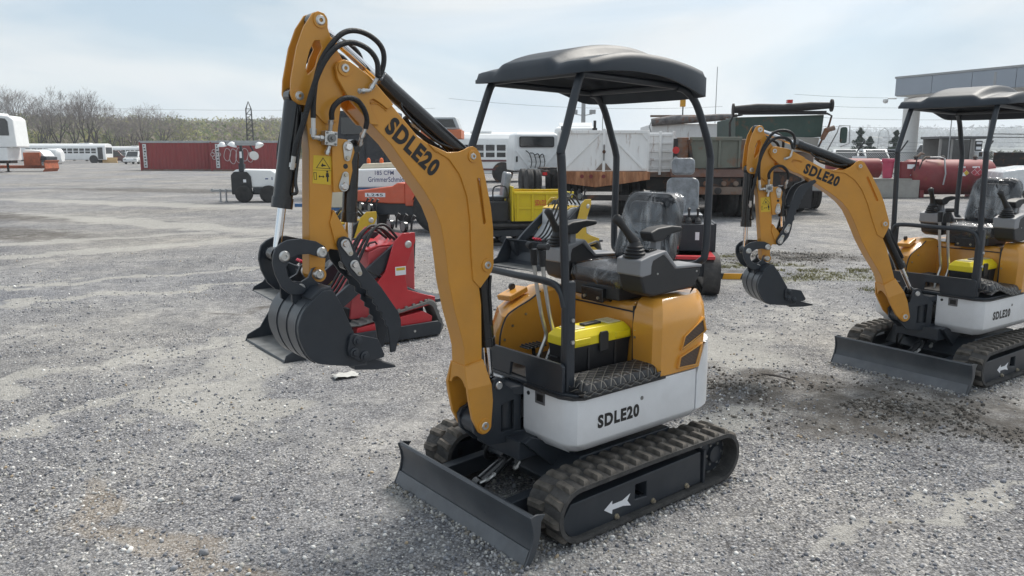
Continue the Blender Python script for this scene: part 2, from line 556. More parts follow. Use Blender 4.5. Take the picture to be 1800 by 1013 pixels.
# ------------------------------------------------------------------ ground
def ground_mat():
    m = bpy.data.materials.new('gravel_yard')
    m.use_nodes = True
    t = m.node_tree
    b = t.nodes['Principled BSDF']
    b.inputs['Roughness'].default_value = 0.92
    b.inputs['Specular IOR Level'].default_value = 0.25
    N = lambda k: t.nodes.new(k)
    LK = t.links.new
    c = N('ShaderNodeTexCoord')
    P = c.outputs['Object']
    def noise_(scale, detail=5, rough=.55, dist=0.0):
        n = N('ShaderNodeTexNoise')
        n.inputs['Scale'].default_value = scale
        n.inputs['Detail'].default_value = detail
        n.inputs['Roughness'].default_value = rough
        n.inputs['Distortion'].default_value = dist
        LK(P, n.inputs['Vector'])
        return n.outputs['Fac']
    def ramp(fac, stops):
        r = N('ShaderNodeValToRGB')
        e = r.color_ramp.elements
        e[0].position, e[0].color = stops[0][0], (*stops[0][1], 1)
        e[1].position, e[1].color = stops[-1][0], (*stops[-1][1], 1)
        for p, col in stops[1:-1]:
            q = e.new(p)
            q.color = (*col, 1)
        LK(fac, r.inputs['Fac'])
        return r.outputs['Color']
    def mix(f, a, bb):
        x = N('ShaderNodeMix')
        x.data_type = 'RGBA'
        if isinstance(f, float): x.inputs[0].default_value = f
        else: LK(f, x.inputs[0])
        for s, v in ((6, a), (7, bb)):
            if isinstance(v, tuple): x.inputs[s].default_value = (*v, 1)
            else: LK(v, x.inputs[s])
        return x.outputs[2]
    def math_(op, a, bb=None, cl=False):
        x = N('ShaderNodeMath')
        x.operation = op
        x.use_clamp = cl
        for i, v in enumerate((a, bb)):
            if v is None: continue
            if isinstance(v, (int, float)): x.inputs[i].default_value = v
            else: LK(v, x.inputs[i])
        return x.outputs[0]
    def vor(scale):
        v = N('ShaderNodeTexVoronoi')
        v.inputs['Scale'].default_value = scale
        v.inputs['Randomness'].default_value = 1.0
        LK(P, v.inputs['Vector'])
        return v
    v1, v2 = vor(80), vor(180)
    stones = [(0.0, (.085, .087, .095)), (.2, (.16, .163, .175)), (.42, (.25, .252, .262)), (.64, (.345, .342, .342)), (.80, (.42, .40, .365)), (.92, (.58, .575, .565)), (1.0, (.74, .73, .71))]
    sep1, sep2 = N('ShaderNodeSeparateColor'), N('ShaderNodeSeparateColor')
    LK(v1.outputs['Color'], sep1.inputs[0])
    LK(v2.outputs['Color'], sep2.inputs[0])
    st1 = ramp(sep1.outputs[0], stones)
    st2 = ramp(sep2.outputs[0], stones)
    stone = mix(noise_(9, 3), st1, st2)
    stone = mix(0.25, stone, st1)
    gap = math_('MULTIPLY', v1.outputs['Distance'], 1.25, True)
    stone = mix(math_('POWER', gap, 3.0, True), stone, (.075, .074, .076))
    # pale crushed fines
    fines = ramp(noise_(22, 8, .7), [(.25, (.24, .23, .21)), (.55, (.39, .38, .355)), (.8, (.52, .505, .475))])
    f1 = ramp(noise_(.42, 7, .62, .6), [(.42, (0, 0, 0)), (.60, (1, 1, 1))])
    f2 = ramp(noise_(2.6, 6, .6, .8), [(.40, (.25, .25, .25)), (.66, (1, 1, 1))])
    ffac = math_('MULTIPLY', math_('MULTIPLY', f1, f2), .80)
    col = mix(ffac, stone, fines)
    clump = ramp(noise_(5.5, 10, .78), [(.28, (.46, .46, .49)), (.48, (.95, .95, .96)), (.74, (1.32, 1.31, 1.29))])
    cm_ = N('ShaderNodeMix'); cm_.data_type = 'RGBA'; cm_.blend_type = 'MULTIPLY'; cm_.inputs[0].default_value = 1.0
    LK(col, cm_.inputs[6]); LK(clump, cm_.inputs[7])
    col = cm_.outputs[2]
    broad = ramp(noise_(.9, 9, .7, .4), [(.30, (.70, .715, .75)), (.70, (1.18, 1.17, 1.15))])
    cm2 = N('ShaderNodeMix'); cm2.data_type = 'RGBA'; cm2.blend_type = 'MULTIPLY'; cm2.inputs[0].default_value = 1.0
    LK(col, cm2.inputs[6]); LK(broad, cm2.inputs[7])
    col = cm2.outputs[2]
    # blue grey and warmer zones
    zone = ramp(noise_(.16, 4, .5), [(.35, (.90, .92, .975)), (.65, (1.06, 1.03, .975))])
    mm = N('ShaderNodeMix'); mm.data_type = 'RGBA'; mm.blend_type = 'MULTIPLY'; mm.inputs[0].default_value = 1.0
    LK(col, mm.inputs[6]); LK(zone, mm.inputs[7])
    col = mm.outputs[2]
    # turned damp earth, ochre spill and mossy strips, each at its own place in the yard
    warp = N('ShaderNodeTexNoise'); warp.inputs['Scale'].default_value = 1.6; warp.inputs['Detail'].default_value = 6; LK(P, warp.inputs['Vector'])
    sx = N('ShaderNodeSeparateXYZ'); LK(P, sx.inputs[0])
    ws = N('ShaderNodeSeparateColor'); LK(warp.outputs['Color'], ws.inputs[0])
    def spot(cx, cy, rx, ry, rot=0.0, wv=.9):
        px_ = math_('ADD', math_('SUBTRACT', sx.outputs[0], cx), math_('MULTIPLY', math_('SUBTRACT', ws.outputs[0], .5), wv * 2))
        py_ = math_('ADD', math_('SUBTRACT', sx.outputs[1], cy), math_('MULTIPLY', math_('SUBTRACT', ws.outputs[1], .5), wv * 2))
        ca, sa = math.cos(R(rot)), math.sin(R(rot))
        u = math_('DIVIDE', math_('ADD', math_('MULTIPLY', px_, ca), math_('MULTIPLY', py_, sa)), rx)
        v = math_('DIVIDE', math_('SUBTRACT', math_('MULTIPLY', py_, ca), math_('MULTIPLY', px_, sa)), ry)
        d = math_('SQRT', math_('ADD', math_('MULTIPLY', u, u), math_('MULTIPLY', v, v)))
        r = N('ShaderNodeMapRange')
        r.interpolation_type = 'SMOOTHSTEP'
        r.inputs['From Min'].default_value = 1.15
        r.inputs['From Max'].default_value = .55
        LK(d, r.inputs['Value'])
        return r.outputs['Result']
    earthcol = ramp(noise_(30, 8, .75), [(.3, (.045, .039, .034)), (.6, (.105, .094, .082)), (.8, (.21, .195, .175))])
    e = None
    for s in ((2.45, 5.10, 1.5, .70, -28), (3.3, 4.6, .85, .5, -40), (1.5, 5.6, .5, .28, -10), (2.0, 5.9, .5, .2, -30), (4.0, 4.4, .8, .3, -30), (4.6, 12.6, 1.5, .8, 10), (2.9, 11.3, .5, .35, 0), (-12, 17, 4.5, 1.1, -25), (-16, 22, 6, .9, -30), (-1.6, 9.2, 1.0, .25, 10), (-2.6, 8.3, .7, .18, 12), (-14, 34, 9, 1.6, -18)):
        q = spot(*s)
        e = q if e is None else math_('MAXIMUM', e, q)
    efac = math_('MULTIPLY', e, ramp(noise_(5, 6, .65), [(.34, (.25, .25, .25)), (.58, (1, 1, 1))]))
    col = mix(math_('MULTIPLY', efac, .88), col, earthcol)
    p = None
    for s in ((-2.0, 5.2, .35, 1.0, 25), (-2.3, 6.6, .45, 1.2, 0), (1.2, 4.8, .5, .3, 10), (-.45, 3.9, .28, .35, 0), (1.6, 6.6, 1.0, .6, 0), (-9, 19, 6, .7, -30), (-13, 26, 9, .9, -22), (-4.6, 9.4, 3.6, .17, 36), (-5.7, 10.3, 3.6, .17, 36), (-2.9, 5.0, 2.2, .16, 52), (-3.7, 5.7, 2.4, .18, 52), (-7.5, 13.5, 5, .35, 40), (-9.2, 14.8, 5, .35, 40), (2.2, 3.6, .9, .09, 15)):
        q = spot(*s)
        p = q if p is None else math_('MAXIMUM', p, q)
    col = mix(math_('MULTIPLY', p, .76), col, fines)
    oc = math_('MAXIMUM', spot(-1.55, 3.15, .75, .13, -22, .35), spot(-2.1, 3.6, .3, .12, -60, .3))
    col = mix(math_('MULTIPLY', math_('MULTIPLY', oc, noise_(40, 6, .8)), .42), col, (.34, .24, .12))
    g = None
    for s in ((4.2, 10.6, 1.5, .38, 8), (3.4, 11.7, 1.2, .35, 0), (5.2, 9.6, .9, .35, 20), (3.1, 12.8, .8, .3, 0), (6.3, 8.6, .9, .5, 20)):
        q = spot(*s, .6)
        g = q if g is None else math_('MAXIMUM', g, q)
    col = mix(math_('MULTIPLY', g, ramp(noise_(14, 7, .7), [(.40, (0, 0, 0)), (.62, (.60, .60, .60))])), col, (.19, .19, .10))
    LK(col, b.inputs['Base Color'])
    h = math_('ADD', math_('MULTIPLY', math_('SUBTRACT', 1.0, v1.outputs['Distance']), .55), math_('MULTIPLY', math_('SUBTRACT', 1.0, v2.outputs['Distance']), .25))
    h = math_('MULTIPLY', h, math_('SUBTRACT', 1.0, math_('MULTIPLY', ffac, .6)))
    h = math_('ADD', h, math_('MULTIPLY', noise_(7, 8, .7), .9))
    bp = N('ShaderNodeBump')
    bp.inputs['Strength'].default_value = .85
    bp.inputs['Distance'].default_value = .018
    LK(h, bp.inputs['Height'])
    LK(bp.outputs['Normal'], b.inputs['Normal'])
    return m
GM = ground_mat()
EARTH = [(2.45, 5.10, 1.15, .50, -28), (3.3, 4.6, .75, .42, -40), (4.6, 12.6, 1.5, .8, 10)]
def gheight(x, y):
    h = .011 * noise.fractal(Vector((x * 1.1, y * 1.1, 0)), 1.0, 2.0, 4) + .03 * noise.noise(Vector((x * .15, y * .15, 5)))
    near = math.exp(-((x - .36) ** 2 + (y - 3.95) ** 2) / 2.2) + math.exp(-((x - 3.68) ** 2 + (y - 6.28) ** 2) / 2.2)
    h *= max(.12, 1 - near)
    for cx, cy, rx, ry, rot in EARTH:
        ca, sa = math.cos(R(rot)), math.sin(R(rot))
        u, v = ((x - cx) * ca + (y - cy) * sa) / rx, ((y - cy) * ca - (x - cx) * sa) / ry
        d = u * u + v * v
        if d < 4:
            h += math.exp(-d * 1.6) * (.022 + .028 * noise.fractal(Vector((x * 4, y * 4, 2)), 1.0, 2.0, 4)) * max(0, 1 - near * 1.1)
    return h
def make_ground():
    n = 400
    a, bb = .9, 8.8
    tt = np.linspace(-1, 1, n + 1)
    xs = .8 + a * np.sinh(bb * tt)
    ys = 5.2 + a * np.sinh(bb * tt)
    X, Y = np.meshgrid(xs, ys)
    Z = np.zeros_like(X)
    for j in range(n + 1):
        for i in range(n + 1):
            x, y = X[j, i], Y[j, i]
            if -40 < x < 40 and -5 < y < 60:
                Z[j, i] = gheight(x, y)
    v = np.stack([X, Y, Z], -1).reshape(-1, 3)
    idx = np.arange((n + 1) * (n + 1)).reshape(n + 1, n + 1)
    f = np.stack([idx[:-1, :-1], idx[:-1, 1:], idx[1:, 1:], idx[1:, :-1]], -1).reshape(-1, 4)
    me = bpy.data.meshes.new('ground')
    me.from_pydata(v.tolist(), [], f.tolist())
    me.polygons.foreach_set('use_smooth', [True] * len(me.polygons))
    me.materials.append(GM)
    o = bpy.data.objects.new('ground', me)
    COL.objects.link(o)
    return kind(o, 'structure')
make_ground()

def tint_mat(name, rough=.9, trans=0.0, var=.25):
    m = bpy.data.materials.new(name)
    m.use_nodes = True
    t = m.node_tree
    b = t.nodes['Principled BSDF']
    b.inputs['Roughness'].default_value = rough
    b.inputs['Specular IOR Level'].default_value = .25
    a = t.nodes.new('ShaderNodeAttribute')
    a.attribute_name = 'tint'
    t.links.new(a.outputs['Color'], b.inputs['Base Color'])
    if trans > 0:
        tl = t.nodes.new('ShaderNodeBsdfTranslucent')
        ms_ = t.nodes.new('ShaderNodeMixShader')
        ms_.inputs[0].default_value = trans
        t.links.new(a.outputs['Color'], tl.inputs['Color'])
        t.links.new(b.outputs[0], ms_.inputs[1])
        t.links.new(tl.outputs[0], ms_.inputs[2])
        t.links.new(ms_.outputs[0], t.nodes['Material Output'].inputs['Surface'])
    return m
def tinted(name, v, f, cols, mat, kind_='stuff'):
    me = bpy.data.meshes.new(name)
    v = np.asarray(v, dtype=np.float32); f = np.asarray(f, dtype=np.int32)
    k = f.shape[1]
    me.vertices.add(len(v)); me.vertices.foreach_set('co', v.ravel())
    me.loops.add(f.size); me.loops.foreach_set('vertex_index', f.ravel())
    me.polygons.add(len(f))
    me.polygons.foreach_set('loop_start', np.arange(0, f.size, k, dtype=np.int32))
    me.update(calc_edges=True)
    at = me.color_attributes.new('tint', 'FLOAT_COLOR', 'POINT')
    c4 = np.ones((len(v), 4), dtype=np.float32); c4[:, :3] = cols
    at.data.foreach_set('color', c4.ravel())
    me.materials.append(mat)
    o = bpy.data.objects.new(name, me)
    COL.objects.link(o)
    if kind_: kind(o, kind_)
    return o
def icosa():
    g = (1 + 5 ** .5) / 2
    v = np.array([(-1, g, 0), (1, g, 0), (-1, -g, 0), (1, -g, 0), (0, -1, g), (0, 1, g), (0, -1, -g), (0, 1, -g), (g, 0, -1), (g, 0, 1), (-g, 0, -1), (-g, 0, 1)], float)
    v /= np.linalg.norm(v[0])
    f = np.array([(0, 11, 5), (0, 5, 1), (0, 1, 7), (0, 7, 10), (0, 10, 11), (1, 5, 9), (5, 11, 4), (11, 10, 2), (10, 7, 6), (7, 1, 8), (3, 9, 4), (3, 4, 2), (3, 2, 6), (3, 6, 8), (3, 8, 9), (4, 9, 5), (2, 4, 11), (6, 2, 10), (8, 6, 7), (9, 8, 1)])
    return v, f
def rand_rot(rg, n):
    q = rg.normal(size=(n, 4)); q /= np.linalg.norm(q, axis=1)[:, None]
    w_, x, y, z = q.T
    return np.stack([1 - 2 * (y * y + z * z), 2 * (x * y - z * w_), 2 * (x * z + y * w_), 2 * (x * y + z * w_), 1 - 2 * (x * x + z * z), 2 * (y * z - x * w_), 2 * (x * z - y * w_), 2 * (y * z + x * w_), 1 - 2 * (x * x + y * y)], -1).reshape(n, 3, 3)
def make_gravel(n, seed):
    rg = np.random.default_rng(seed)
    # loose stones over the near yard, thinning with distance
    pts = []
    while len(pts) < n:
        y = 2.3 + 11 * rg.random() ** 1.9
        x = (rg.random() * 2 - 1) * (y * .80 + .6)
        dens = .5 + .9 * noise.fractal(Vector((x * .55, y * .55, 9)), 1.0, 2.0, 3)
        if rg.random() < dens:
            pts.append((x, y))
    pts = np.array(pts)
    bv, bf = icosa()
    sz = .0038 + .0085 * rg.random(n) ** 2.6
    big = rg.random(n) < .012
    sz[big] *= 1.9
    sc = np.stack([sz * rg.uniform(.8, 1.4, n), sz * rg.uniform(.8, 1.3, n), sz * rg.uniform(.5, .85, n)], -1)
    jit = rg.uniform(.80, 1.15, (n, 12, 1))
    V_ = bv[None] * jit * sc[:, None, :]
    V_ = np.einsum('nij,nkj->nki', rand_rot(rg, n), V_)
    z = np.array([gheight(a, b_) for a, b_ in pts])
    V_ += np.concatenate([pts, (z + sz * .25)[:, None]], 1)[:, None, :]
    F_ = (bf[None] + (np.arange(n) * 12)[:, None, None]).reshape(-1, 3)
    pal = np.array([(.11, .115, .13), (.17, .175, .195), (.23, .235, .25), (.30, .30, .31), (.37, .36, .335), (.46, .455, .445), (.60, .59, .57), (.30, .24, .17)])
    pr = np.array([.10, .17, .20, .19, .14, .11, .07, .02])
    ci = rg.choice(len(pal), n, p=pr)
    cc = np.minimum(.8, pal[ci] * 1.2) * rg.uniform(.85, 1.15, (n, 1))
    tinted('gravel', V_.reshape(-1, 3), F_, np.repeat(cc, 12, 0), tint_mat('loose_gravel'))
make_gravel(42000, 3)
def scatter_stones(name, pts, seed, smin, smax, pal, mat):
    rg = np.random.default_rng(seed)
    n = len(pts)
    pts = np.array(pts)
    bv, bf = icosa()
    sz = smin + (smax - smin) * rg.random(n) ** 2.5
    sc = np.stack([sz * rg.uniform(.8, 1.4, n), sz * rg.uniform(.8, 1.3, n), sz * rg.uniform(.55, .9, n)], -1)
    V_ = bv[None] * rg.uniform(.75, 1.2, (n, 12, 1)) * sc[:, None, :]
    V_ = np.einsum('nij,nkj->nki', rand_rot(rg, n), V_)
    z = np.array([gheight(a, b_) for a, b_ in pts])
    V_ += np.concatenate([pts, (z + sz * .3)[:, None]], 1)[:, None, :]
    F_ = (bf[None] + (np.arange(n) * 12)[:, None, None]).reshape(-1, 3)
    cc = np.array(pal)[rg.integers(len(pal), size=n)] * rg.uniform(.75, 1.3, (n, 1))
    tinted(name, V_.reshape(-1, 3), F_, np.repeat(cc, 12, 0), mat)
_rg = np.random.default_rng(77)
_p = []
for cx, cy, rx, ry, rot in ((2.45, 5.10, 1.5, .70, -28), (3.3, 4.6, .85, .5, -40), (4.0, 4.4, .8, .3, -30), (1.5, 5.6, .5, .28, -10), (4.6, 12.6, 1.5, .8, 10)):
    for k in range(int(3000 * rx * ry) + 300):
        a, q = _rg.random() * 6.283, abs(_rg.normal()) * .6
        u, v = rx * q * math.cos(a), ry * q * math.sin(a)
        ca, sa = math.cos(R(rot)), math.sin(R(rot))
        x, y = cx + u * ca - v * sa, cy + u * sa + v * ca
        if noise.noise(Vector((x * 2.2, y * 2.2, 4))) > -.18:
            _p.append((x, y))
scatter_stones('soil_clods', _p, 5, .003, .015, [(.10, .09, .08), (.13, .118, .105), (.17, .157, .142), (.08, .072, .064), (.24, .23, .215)], tint_mat('soil_clod'))
# stones pushed up against blades and tracks
_p = []
for (ox, oy), yaw in (((.3631, 3.953), 218.7), ((3.678, 6.28), 214.5)):
    fx, fy = math.cos(R(yaw)), math.sin(R(yaw))
    for k in range(1500):
        r_ = _rg.random()
        if r_ < .40: lx, ly = .825 + abs(_rg.normal()) * .03, _rg.uniform(-.56, .56)
        elif r_ < .70: lx, ly = _rg.uniform(-.65, .6), .552 + abs(_rg.normal()) * .03
        elif r_ < .80: lx, ly = .62 + abs(_rg.normal()) * .04, _rg.choice((-1, 1)) * _rg.uniform(.33, .55)
        else: lx, ly = _rg.uniform(-.7, .8), _rg.uniform(-.3, .3)
        _p.append((ox + fx * lx - fy * ly, oy + fy * lx + fx * ly))
scatter_stones('loose_stones', _p, 9, .004, .013, [(.20, .205, .22), (.30, .30, .30), (.42, .41, .39), (.14, .14, .15), (.24, .22, .19)], bpy.data.materials['loose_gravel'])

def make_grass(n, seed):
    rg = np.random.default_rng(seed)
    vs, fs, cs = [], [], []
    spots = [(4.2, 10.6, 1.4, .35), (3.4, 11.7, 1.1, .3), (5.2, 9.6, .8, .35), (3.1, 12.8, .8, .3), (6.3, 8.6, .7, .4), (5.0, 11.2, 1.2, .2)]
    for k in range(n):
        s = spots[rg.integers(len(spots))]
        a, r_ = rg.random() * 6.28, rg.random() ** .6
        x, y = s[0] + s[2] * r_ * math.cos(a), s[1] + s[3] * r_ * math.sin(a)
        if noise.noise(Vector((x * 3, y * 3, 1))) < -.12:
            continue
        z = gheight(x, y)
        for q in range(3):
            h = rg.uniform(.012, .045)
            d = rg.normal(size=2) * .02
            o = rg.normal(size=2) * .015
            w_ = .004
            p0 = np.array((x + o[0], y + o[1], z))
            b_ = len(vs)
            vs += [p0 + (-w_, 0, 0), p0 + (w_, 0, 0), p0 + (d[0], d[1], h)]
            fs.append((b_, b_ + 1, b_ + 2))
            c = np.array((.135, .135, .06)) * rg.uniform(.6, 1.5) + np.array((.05, .03, 0)) * rg.random()
            cs += [c] * 3
    tinted('grass', vs, fs, np.array(cs), tint_mat('grass_blades'))
make_grass(3600, 11)

# ------------------------------------------------------------------ hills, woods, trees
def make_hill(name, a0, a1, prof, seed, mat, amp):
    """ridge swept round the yard between two bearings (degrees from +Y to +X); prof = [(distance, height)]"""
    na = 160
    vs, fs = [], []
    for i in range(na + 1):
        a = R(a0 + (a1 - a0) * i / na)
        for d, h in prof:
            hh = h * (1 + amp * noise.fractal(Vector((math.sin(a) * d * .004 + seed, math.cos(a) * d * .004, seed)), 1.0, 2.0, 4))
            vs.append((math.sin(a) * d, math.cos(a) * d, hh))
    m_ = len(prof)
    for i in range(na):
        for j in range(m_ - 1):
            fs.append((i * m_ + j, i * m_ + j + 1, (i + 1) * m_ + j + 1, (i + 1) * m_ + j))
    mb = MB(); mb.v = vs; mb.f = fs
    return kind(obj(name, mb, mat, ang=180), 'structure')
HILLN = paint('hillside_floor', (.10, .095, .065), .95, var=.35, scale=.05)
HILLF = paint('far_hillside', (.075, .085, .055), .95, var=.45, scale=.02)
make_hill('hillside', -52, -13, [(165, -.2), (200, 1.0), (260, 4.2), (330, 8.2), (390, 10.0), (440, 11.0), (520, 9), (600, 0)], 3.1, HILLN, .18)
make_hill('far_hills', -60, 60, [(1300, -.5), (1500, 8), (1800, 24), (2100, 38), (2400, 46), (2700, 30), (3000, 0)], 8.7, HILLF, .25)
def crowns(name, n, seed, place_fn, size, leaves, pal, leafsz):
    rg = np.random.default_rng(seed)
    tri, col = [], []
    for k in range(n):
        x, y, z = place_fn(rg)
        s = rg.uniform(*size)
        m_ = leaves
        d = rg.normal(size=(m_, 3)); d /= np.linalg.norm(d, axis=1)[:, None]
        rad = rg.random((m_, 1)) ** .4
        lob = 1 + .35 * np.sin(d[:, :1] * 5 + k) * np.cos(d[:, 1:2] * 4 + k * 2)
        c = d * rad * lob * np.array((s * .5, s * .5, s * .48)) + np.array((x, y, z + s * .52))
        e1 = rg.normal(size=(m_, 3)); e1 /= np.linalg.norm(e1, axis=1)[:, None]
        e2 = rg.normal(size=(m_, 3)); e2 /= np.linalg.norm(e2, axis=1)[:, None]
        L_ = leafsz * rg.uniform(.5, 1.2, (m_, 1)) * s / 6
        t = np.stack([c + e1 * L_, c - e1 * L_ * .6 + e2 * L_ * .7, c - e1 * L_ * .5 - e2 * L_ * .7], 1)
        tri.append(t)
        b_ = np.array(pal[rg.integers(len(pal))]) * rg.uniform(.8, 1.25)
        cl = b_[None] * rg.uniform(.75, 1.3, (m_, 1))
        col.append(np.repeat(cl, 3, 0))
    V_ = np.concatenate(tri).reshape(-1, 3)
    F_ = np.arange(len(V_)).reshape(-1, 3)
    return tinted(name, V_, F_, np.concatenate(col), TM)
TM = tint_mat('spring_foliage', .95, .45)
def hill_h(d):
    P_ = [(165, -.2), (200, 1.0), (260, 4.2), (330, 8.2), (390, 10.0), (440, 11.0)]
    for (d0, h0), (d1, h1) in zip(P_, P_[1:]):
        if d0 <= d <= d1:
            return h0 + (h1 - h0) * (d - d0) / (d1 - d0)
    return 0
def pf(rg):
    d = 172 + 265 * rg.random() ** .9
    a = R(-46 + 32.5 * rg.random())
    return math.sin(a) * d, math.cos(a) * d, hill_h(d) - .3
PAL = [(.22, .23, .11), (.26, .26, .12), (.20, .18, .15), (.25, .22, .19), (.23, .20, .17), (.19, .22, .11), (.30, .29, .14), (.27, .25, .20), (.16, .19, .10), (.23, .21, .19)]
crowns('distant_woods', 3000, 5, pf, (3.2, 7.6), 90, PAL, .50)
def pf2(rg):
    d = rg.uniform(150, 420)
    a = R(rg.uniform(12, 44))
    return math.sin(a) * d, math.cos(a) * d, -.2
crowns('distant_hedgerow', 300, 6, pf2, (1.2, 2.3), 60, [(.035, .05, .03), (.05, .06, .035), (.08, .085, .045), (.07, .07, .05)], .8)
def pf3(rg):
    d = rg.uniform(1400, 2400)
    a = R(rg.uniform(10, 46))
    return math.sin(a) * d, math.cos(a) * d, 8 + 38 * (d - 1450) / 950 - 4
crowns('far_hill_woods', 1500, 16, pf3, (14, 30), 26, [(.06, .075, .045), (.08, .085, .05), (.09, .08, .06), (.05, .065, .045)], 1.1)

def bare_tree_meshes(seed, h):
    rg = random.Random(seed)
    tr, tw = MB(), MB()
    def grow(p, d, ln, r, lvl):
        n = 3 if lvl < 3 else 2
        pts, rr = [p], [r]
        q = p.copy(); dd = d.copy()
        for i in range(n):
            dd = (dd + Vector((rg.gauss(0, .12), rg.gauss(0, .12), rg.gauss(.04, .05)))).normalized()
            q = q + dd * ln / n
            pts.append(q.copy()); rr.append(max(.010, r * (1 - .22 * (i + 1) / n)))
        (tr if lvl < 3 else tw).tube(pts, rr, 5 if lvl < 2 else 3, cap=False)
        if lvl >= 6:
            for k in range(2):
                dv = (dd + Vector((rg.gauss(0, .5), rg.gauss(0, .5), rg.gauss(.15, .4)))).normalized()
                w_ = dv.orthogonal().normalized() * .017
                e = pts[-1 if k < 4 else -2]
                tw.add([e - w_, e + w_, e + dv * rg.uniform(.3, .75)], [(0, 1, 2)])
            return
        kids = rg.choice((2, 2, 3)) if lvl > 0 else rg.choice((3, 4))
        az0 = rg.uniform(0, 6.28)
        for k in range(kids):
            az = az0 + 6.28 * k / kids + rg.gauss(0, .3)
            spread = rg.uniform(.28, .62)
            u = dd.orthogonal().normalized(); w_ = dd.cross(u)
            nd = (dd * math.cos(spread) + (u * math.cos(az) + w_ * math.sin(az)) * math.sin(spread)).normalized()
            nd = (nd + Vector((0, 0, .12))).normalized()
            grow(pts[-1] if k else pts[-1], nd, ln * rg.uniform(.66, .86), rr[-1] * rg.uniform(.66, .82), lvl + 1)
        if lvl in (2, 3):
            nd = (dd + Vector((rg.gauss(0, .7), rg.gauss(0, .7), .1))).normalized()
            grow(pts[1], nd, ln * .6, rr[1] * .5, lvl + 2)
    grow(Vector((0, 0, -.2)), Vector((rg.gauss(0, .06), rg.gauss(0, .06), 1)).normalized(), h * .25, h * .019, 0)
    a, b_ = tr.mesh('trunk'), tw.mesh('crown')
    smooth(a, 60)
    a.materials.append(BARK); b_.materials.append(TWIG)
    return a, b_
TREES = [bare_tree_meshes(s, 10.0) for s in (21, 34, 55, 89)]
TL = ['bare grey tree behind the refrigerated trailer', 'tall bare spring tree rising behind the white buses', 'bare tree with spreading limbs beside the white buses', 'smaller bare tree behind the red containers']
for k, (px, D, h, li) in enumerate([(-16, 128, 12.5, 0), (8, 132, 13, 0), (38, 130, 12, 0), (70, 136, 10.5, 0), (108, 130, 11.2, 1), (128, 138, 11, 1), (150, 132, 11.6, 1), (172, 130, 11, 1), (196, 140, 9.5, 2), (212, 128, 7.5, 2), (252, 124, 8.8, 3), (284, 128, 9.2, 3), (318, 134, 7.2, 3), (88, 150, 11, 1), (232, 150, 8.5, 2)]):
    x = (px - 900) * D / 1374
    t = thing('bare_tree', TL[li], 'tree', (x, D, -.05), rnd.uniform(0, 360), 'bare trees behind the yard')
    s = h / 9.6
    t.scale = (s, s, s)
    a, b_ = TREES[k % 4]
    obj('trunk', a, None, t)
    obj('crown', b_, None, t)
def conifer(x, y, h, label):
    t = thing('pine_tree', label, 'tree', (x, y, 0), 0, 'dark pines beyond the fence')
    obj('trunk', MB().tube([(0, 0, -.2), (.05, 0, h * .5), (0, 0, h * .95)], [h * .03, h * .02, .03], 6), BARK, t)
    rg = random.Random(int(x * 10))
    mb = MB()
    for k in range(900):
        z = h * (.18 + .82 * rg.random() ** 1.1)
        rr = (1 - (z / h)) ** .7 * h * .34 + .08
        rr *= .7 + .45 * math.sin(z * 7 + 1.3 * math.sin(z * 3))
        a, q = rg.uniform(0, 6.28), rg.random() ** .5
        c = Vector((math.cos(a) * rr * q, math.sin(a) * rr * q, z))
        e1 = Vector((rg.gauss(0, 1), rg.gauss(0, 1), rg.gauss(0, .5))).normalized() * .28
        e2 = Vector((rg.gauss(0, 1), rg.gauss(0, 1), rg.gauss(0, .5))).normalized() * .12
        mb.add([c + e1, c - e1 * .5 + e2, c - e1 * .5 - e2], [(0, 1, 2)])
    obj('crown', mb, CONIFER, t)
for x, y, h, l in ((42.2, 95, 4.4, 'rounded dark pine, the broadest beyond the fence'), (43.9, 96, 3.4, 'short dark pine standing between two larger pines'), (46.1, 94, 4.1, 'dark pine in front of the lattice pylon'), (47.6, 97, 2.9, 'low dark pine beside the white canopy column')):
    conifer(x, y, h, l)
# ------------------------------------------------------------------ mini excavator
def Tr(x, y, z): return Matrix.Translation((x, y, z))
LUG_CACHE = {}
def lug_mesh():
    if 'm' not in LUG_CACHE:
        # tread lug: x along the belt, y across, z outward
        lo, hi = [(-.024, -.052), (.018, -.052), (.028, .052), (-.014, .052)], [(-.012, -.040), (.010, -.044), (.016, .042), (-.006, .040)]
        mb = MB().rings([[(p[0], p[1], -.004) for p in lo], [(p[0], p[1], .010) for p in [((a[0] * .85), a[1] * .96) for a in lo]], [(p[0], p[1], .020) for p in hi]])
        me = mb.mesh('tread_lug')
        smooth(me, 50)
        me.materials.append(LUGM)
        LUG_CACHE['m'] = me
    return LUG_CACHE['m']

def belt_path(xf, xr, rz, n=12):
    """closed list of (x, z, outward angle) following the belt's outer face, clockwise from top front"""
    p = []
    for i in range(n + 1):
        a = 90 - 180 * i / n
        p.append((xf + rz * math.cos(R(a)), rz + .012 + rz * math.sin(R(a))))
    for i in range(1, n):
        t = i / n
        p.append((xf + (xr - xf) * t, .012 - 0.004 * math.sin(math.pi * t) * 0))
    for i in range(n + 1):
        a = 270 - 180 * i / n
        p.append((xr + rz * math.cos(R(a)), rz + .012 + rz * math.sin(R(a))))
    for i in range(1, n):
        t = i / n
        p.append((xr + (xf - xr) * t, 2 * rz + .012 + 0.006 * math.sin(math.pi * t)))
    return p

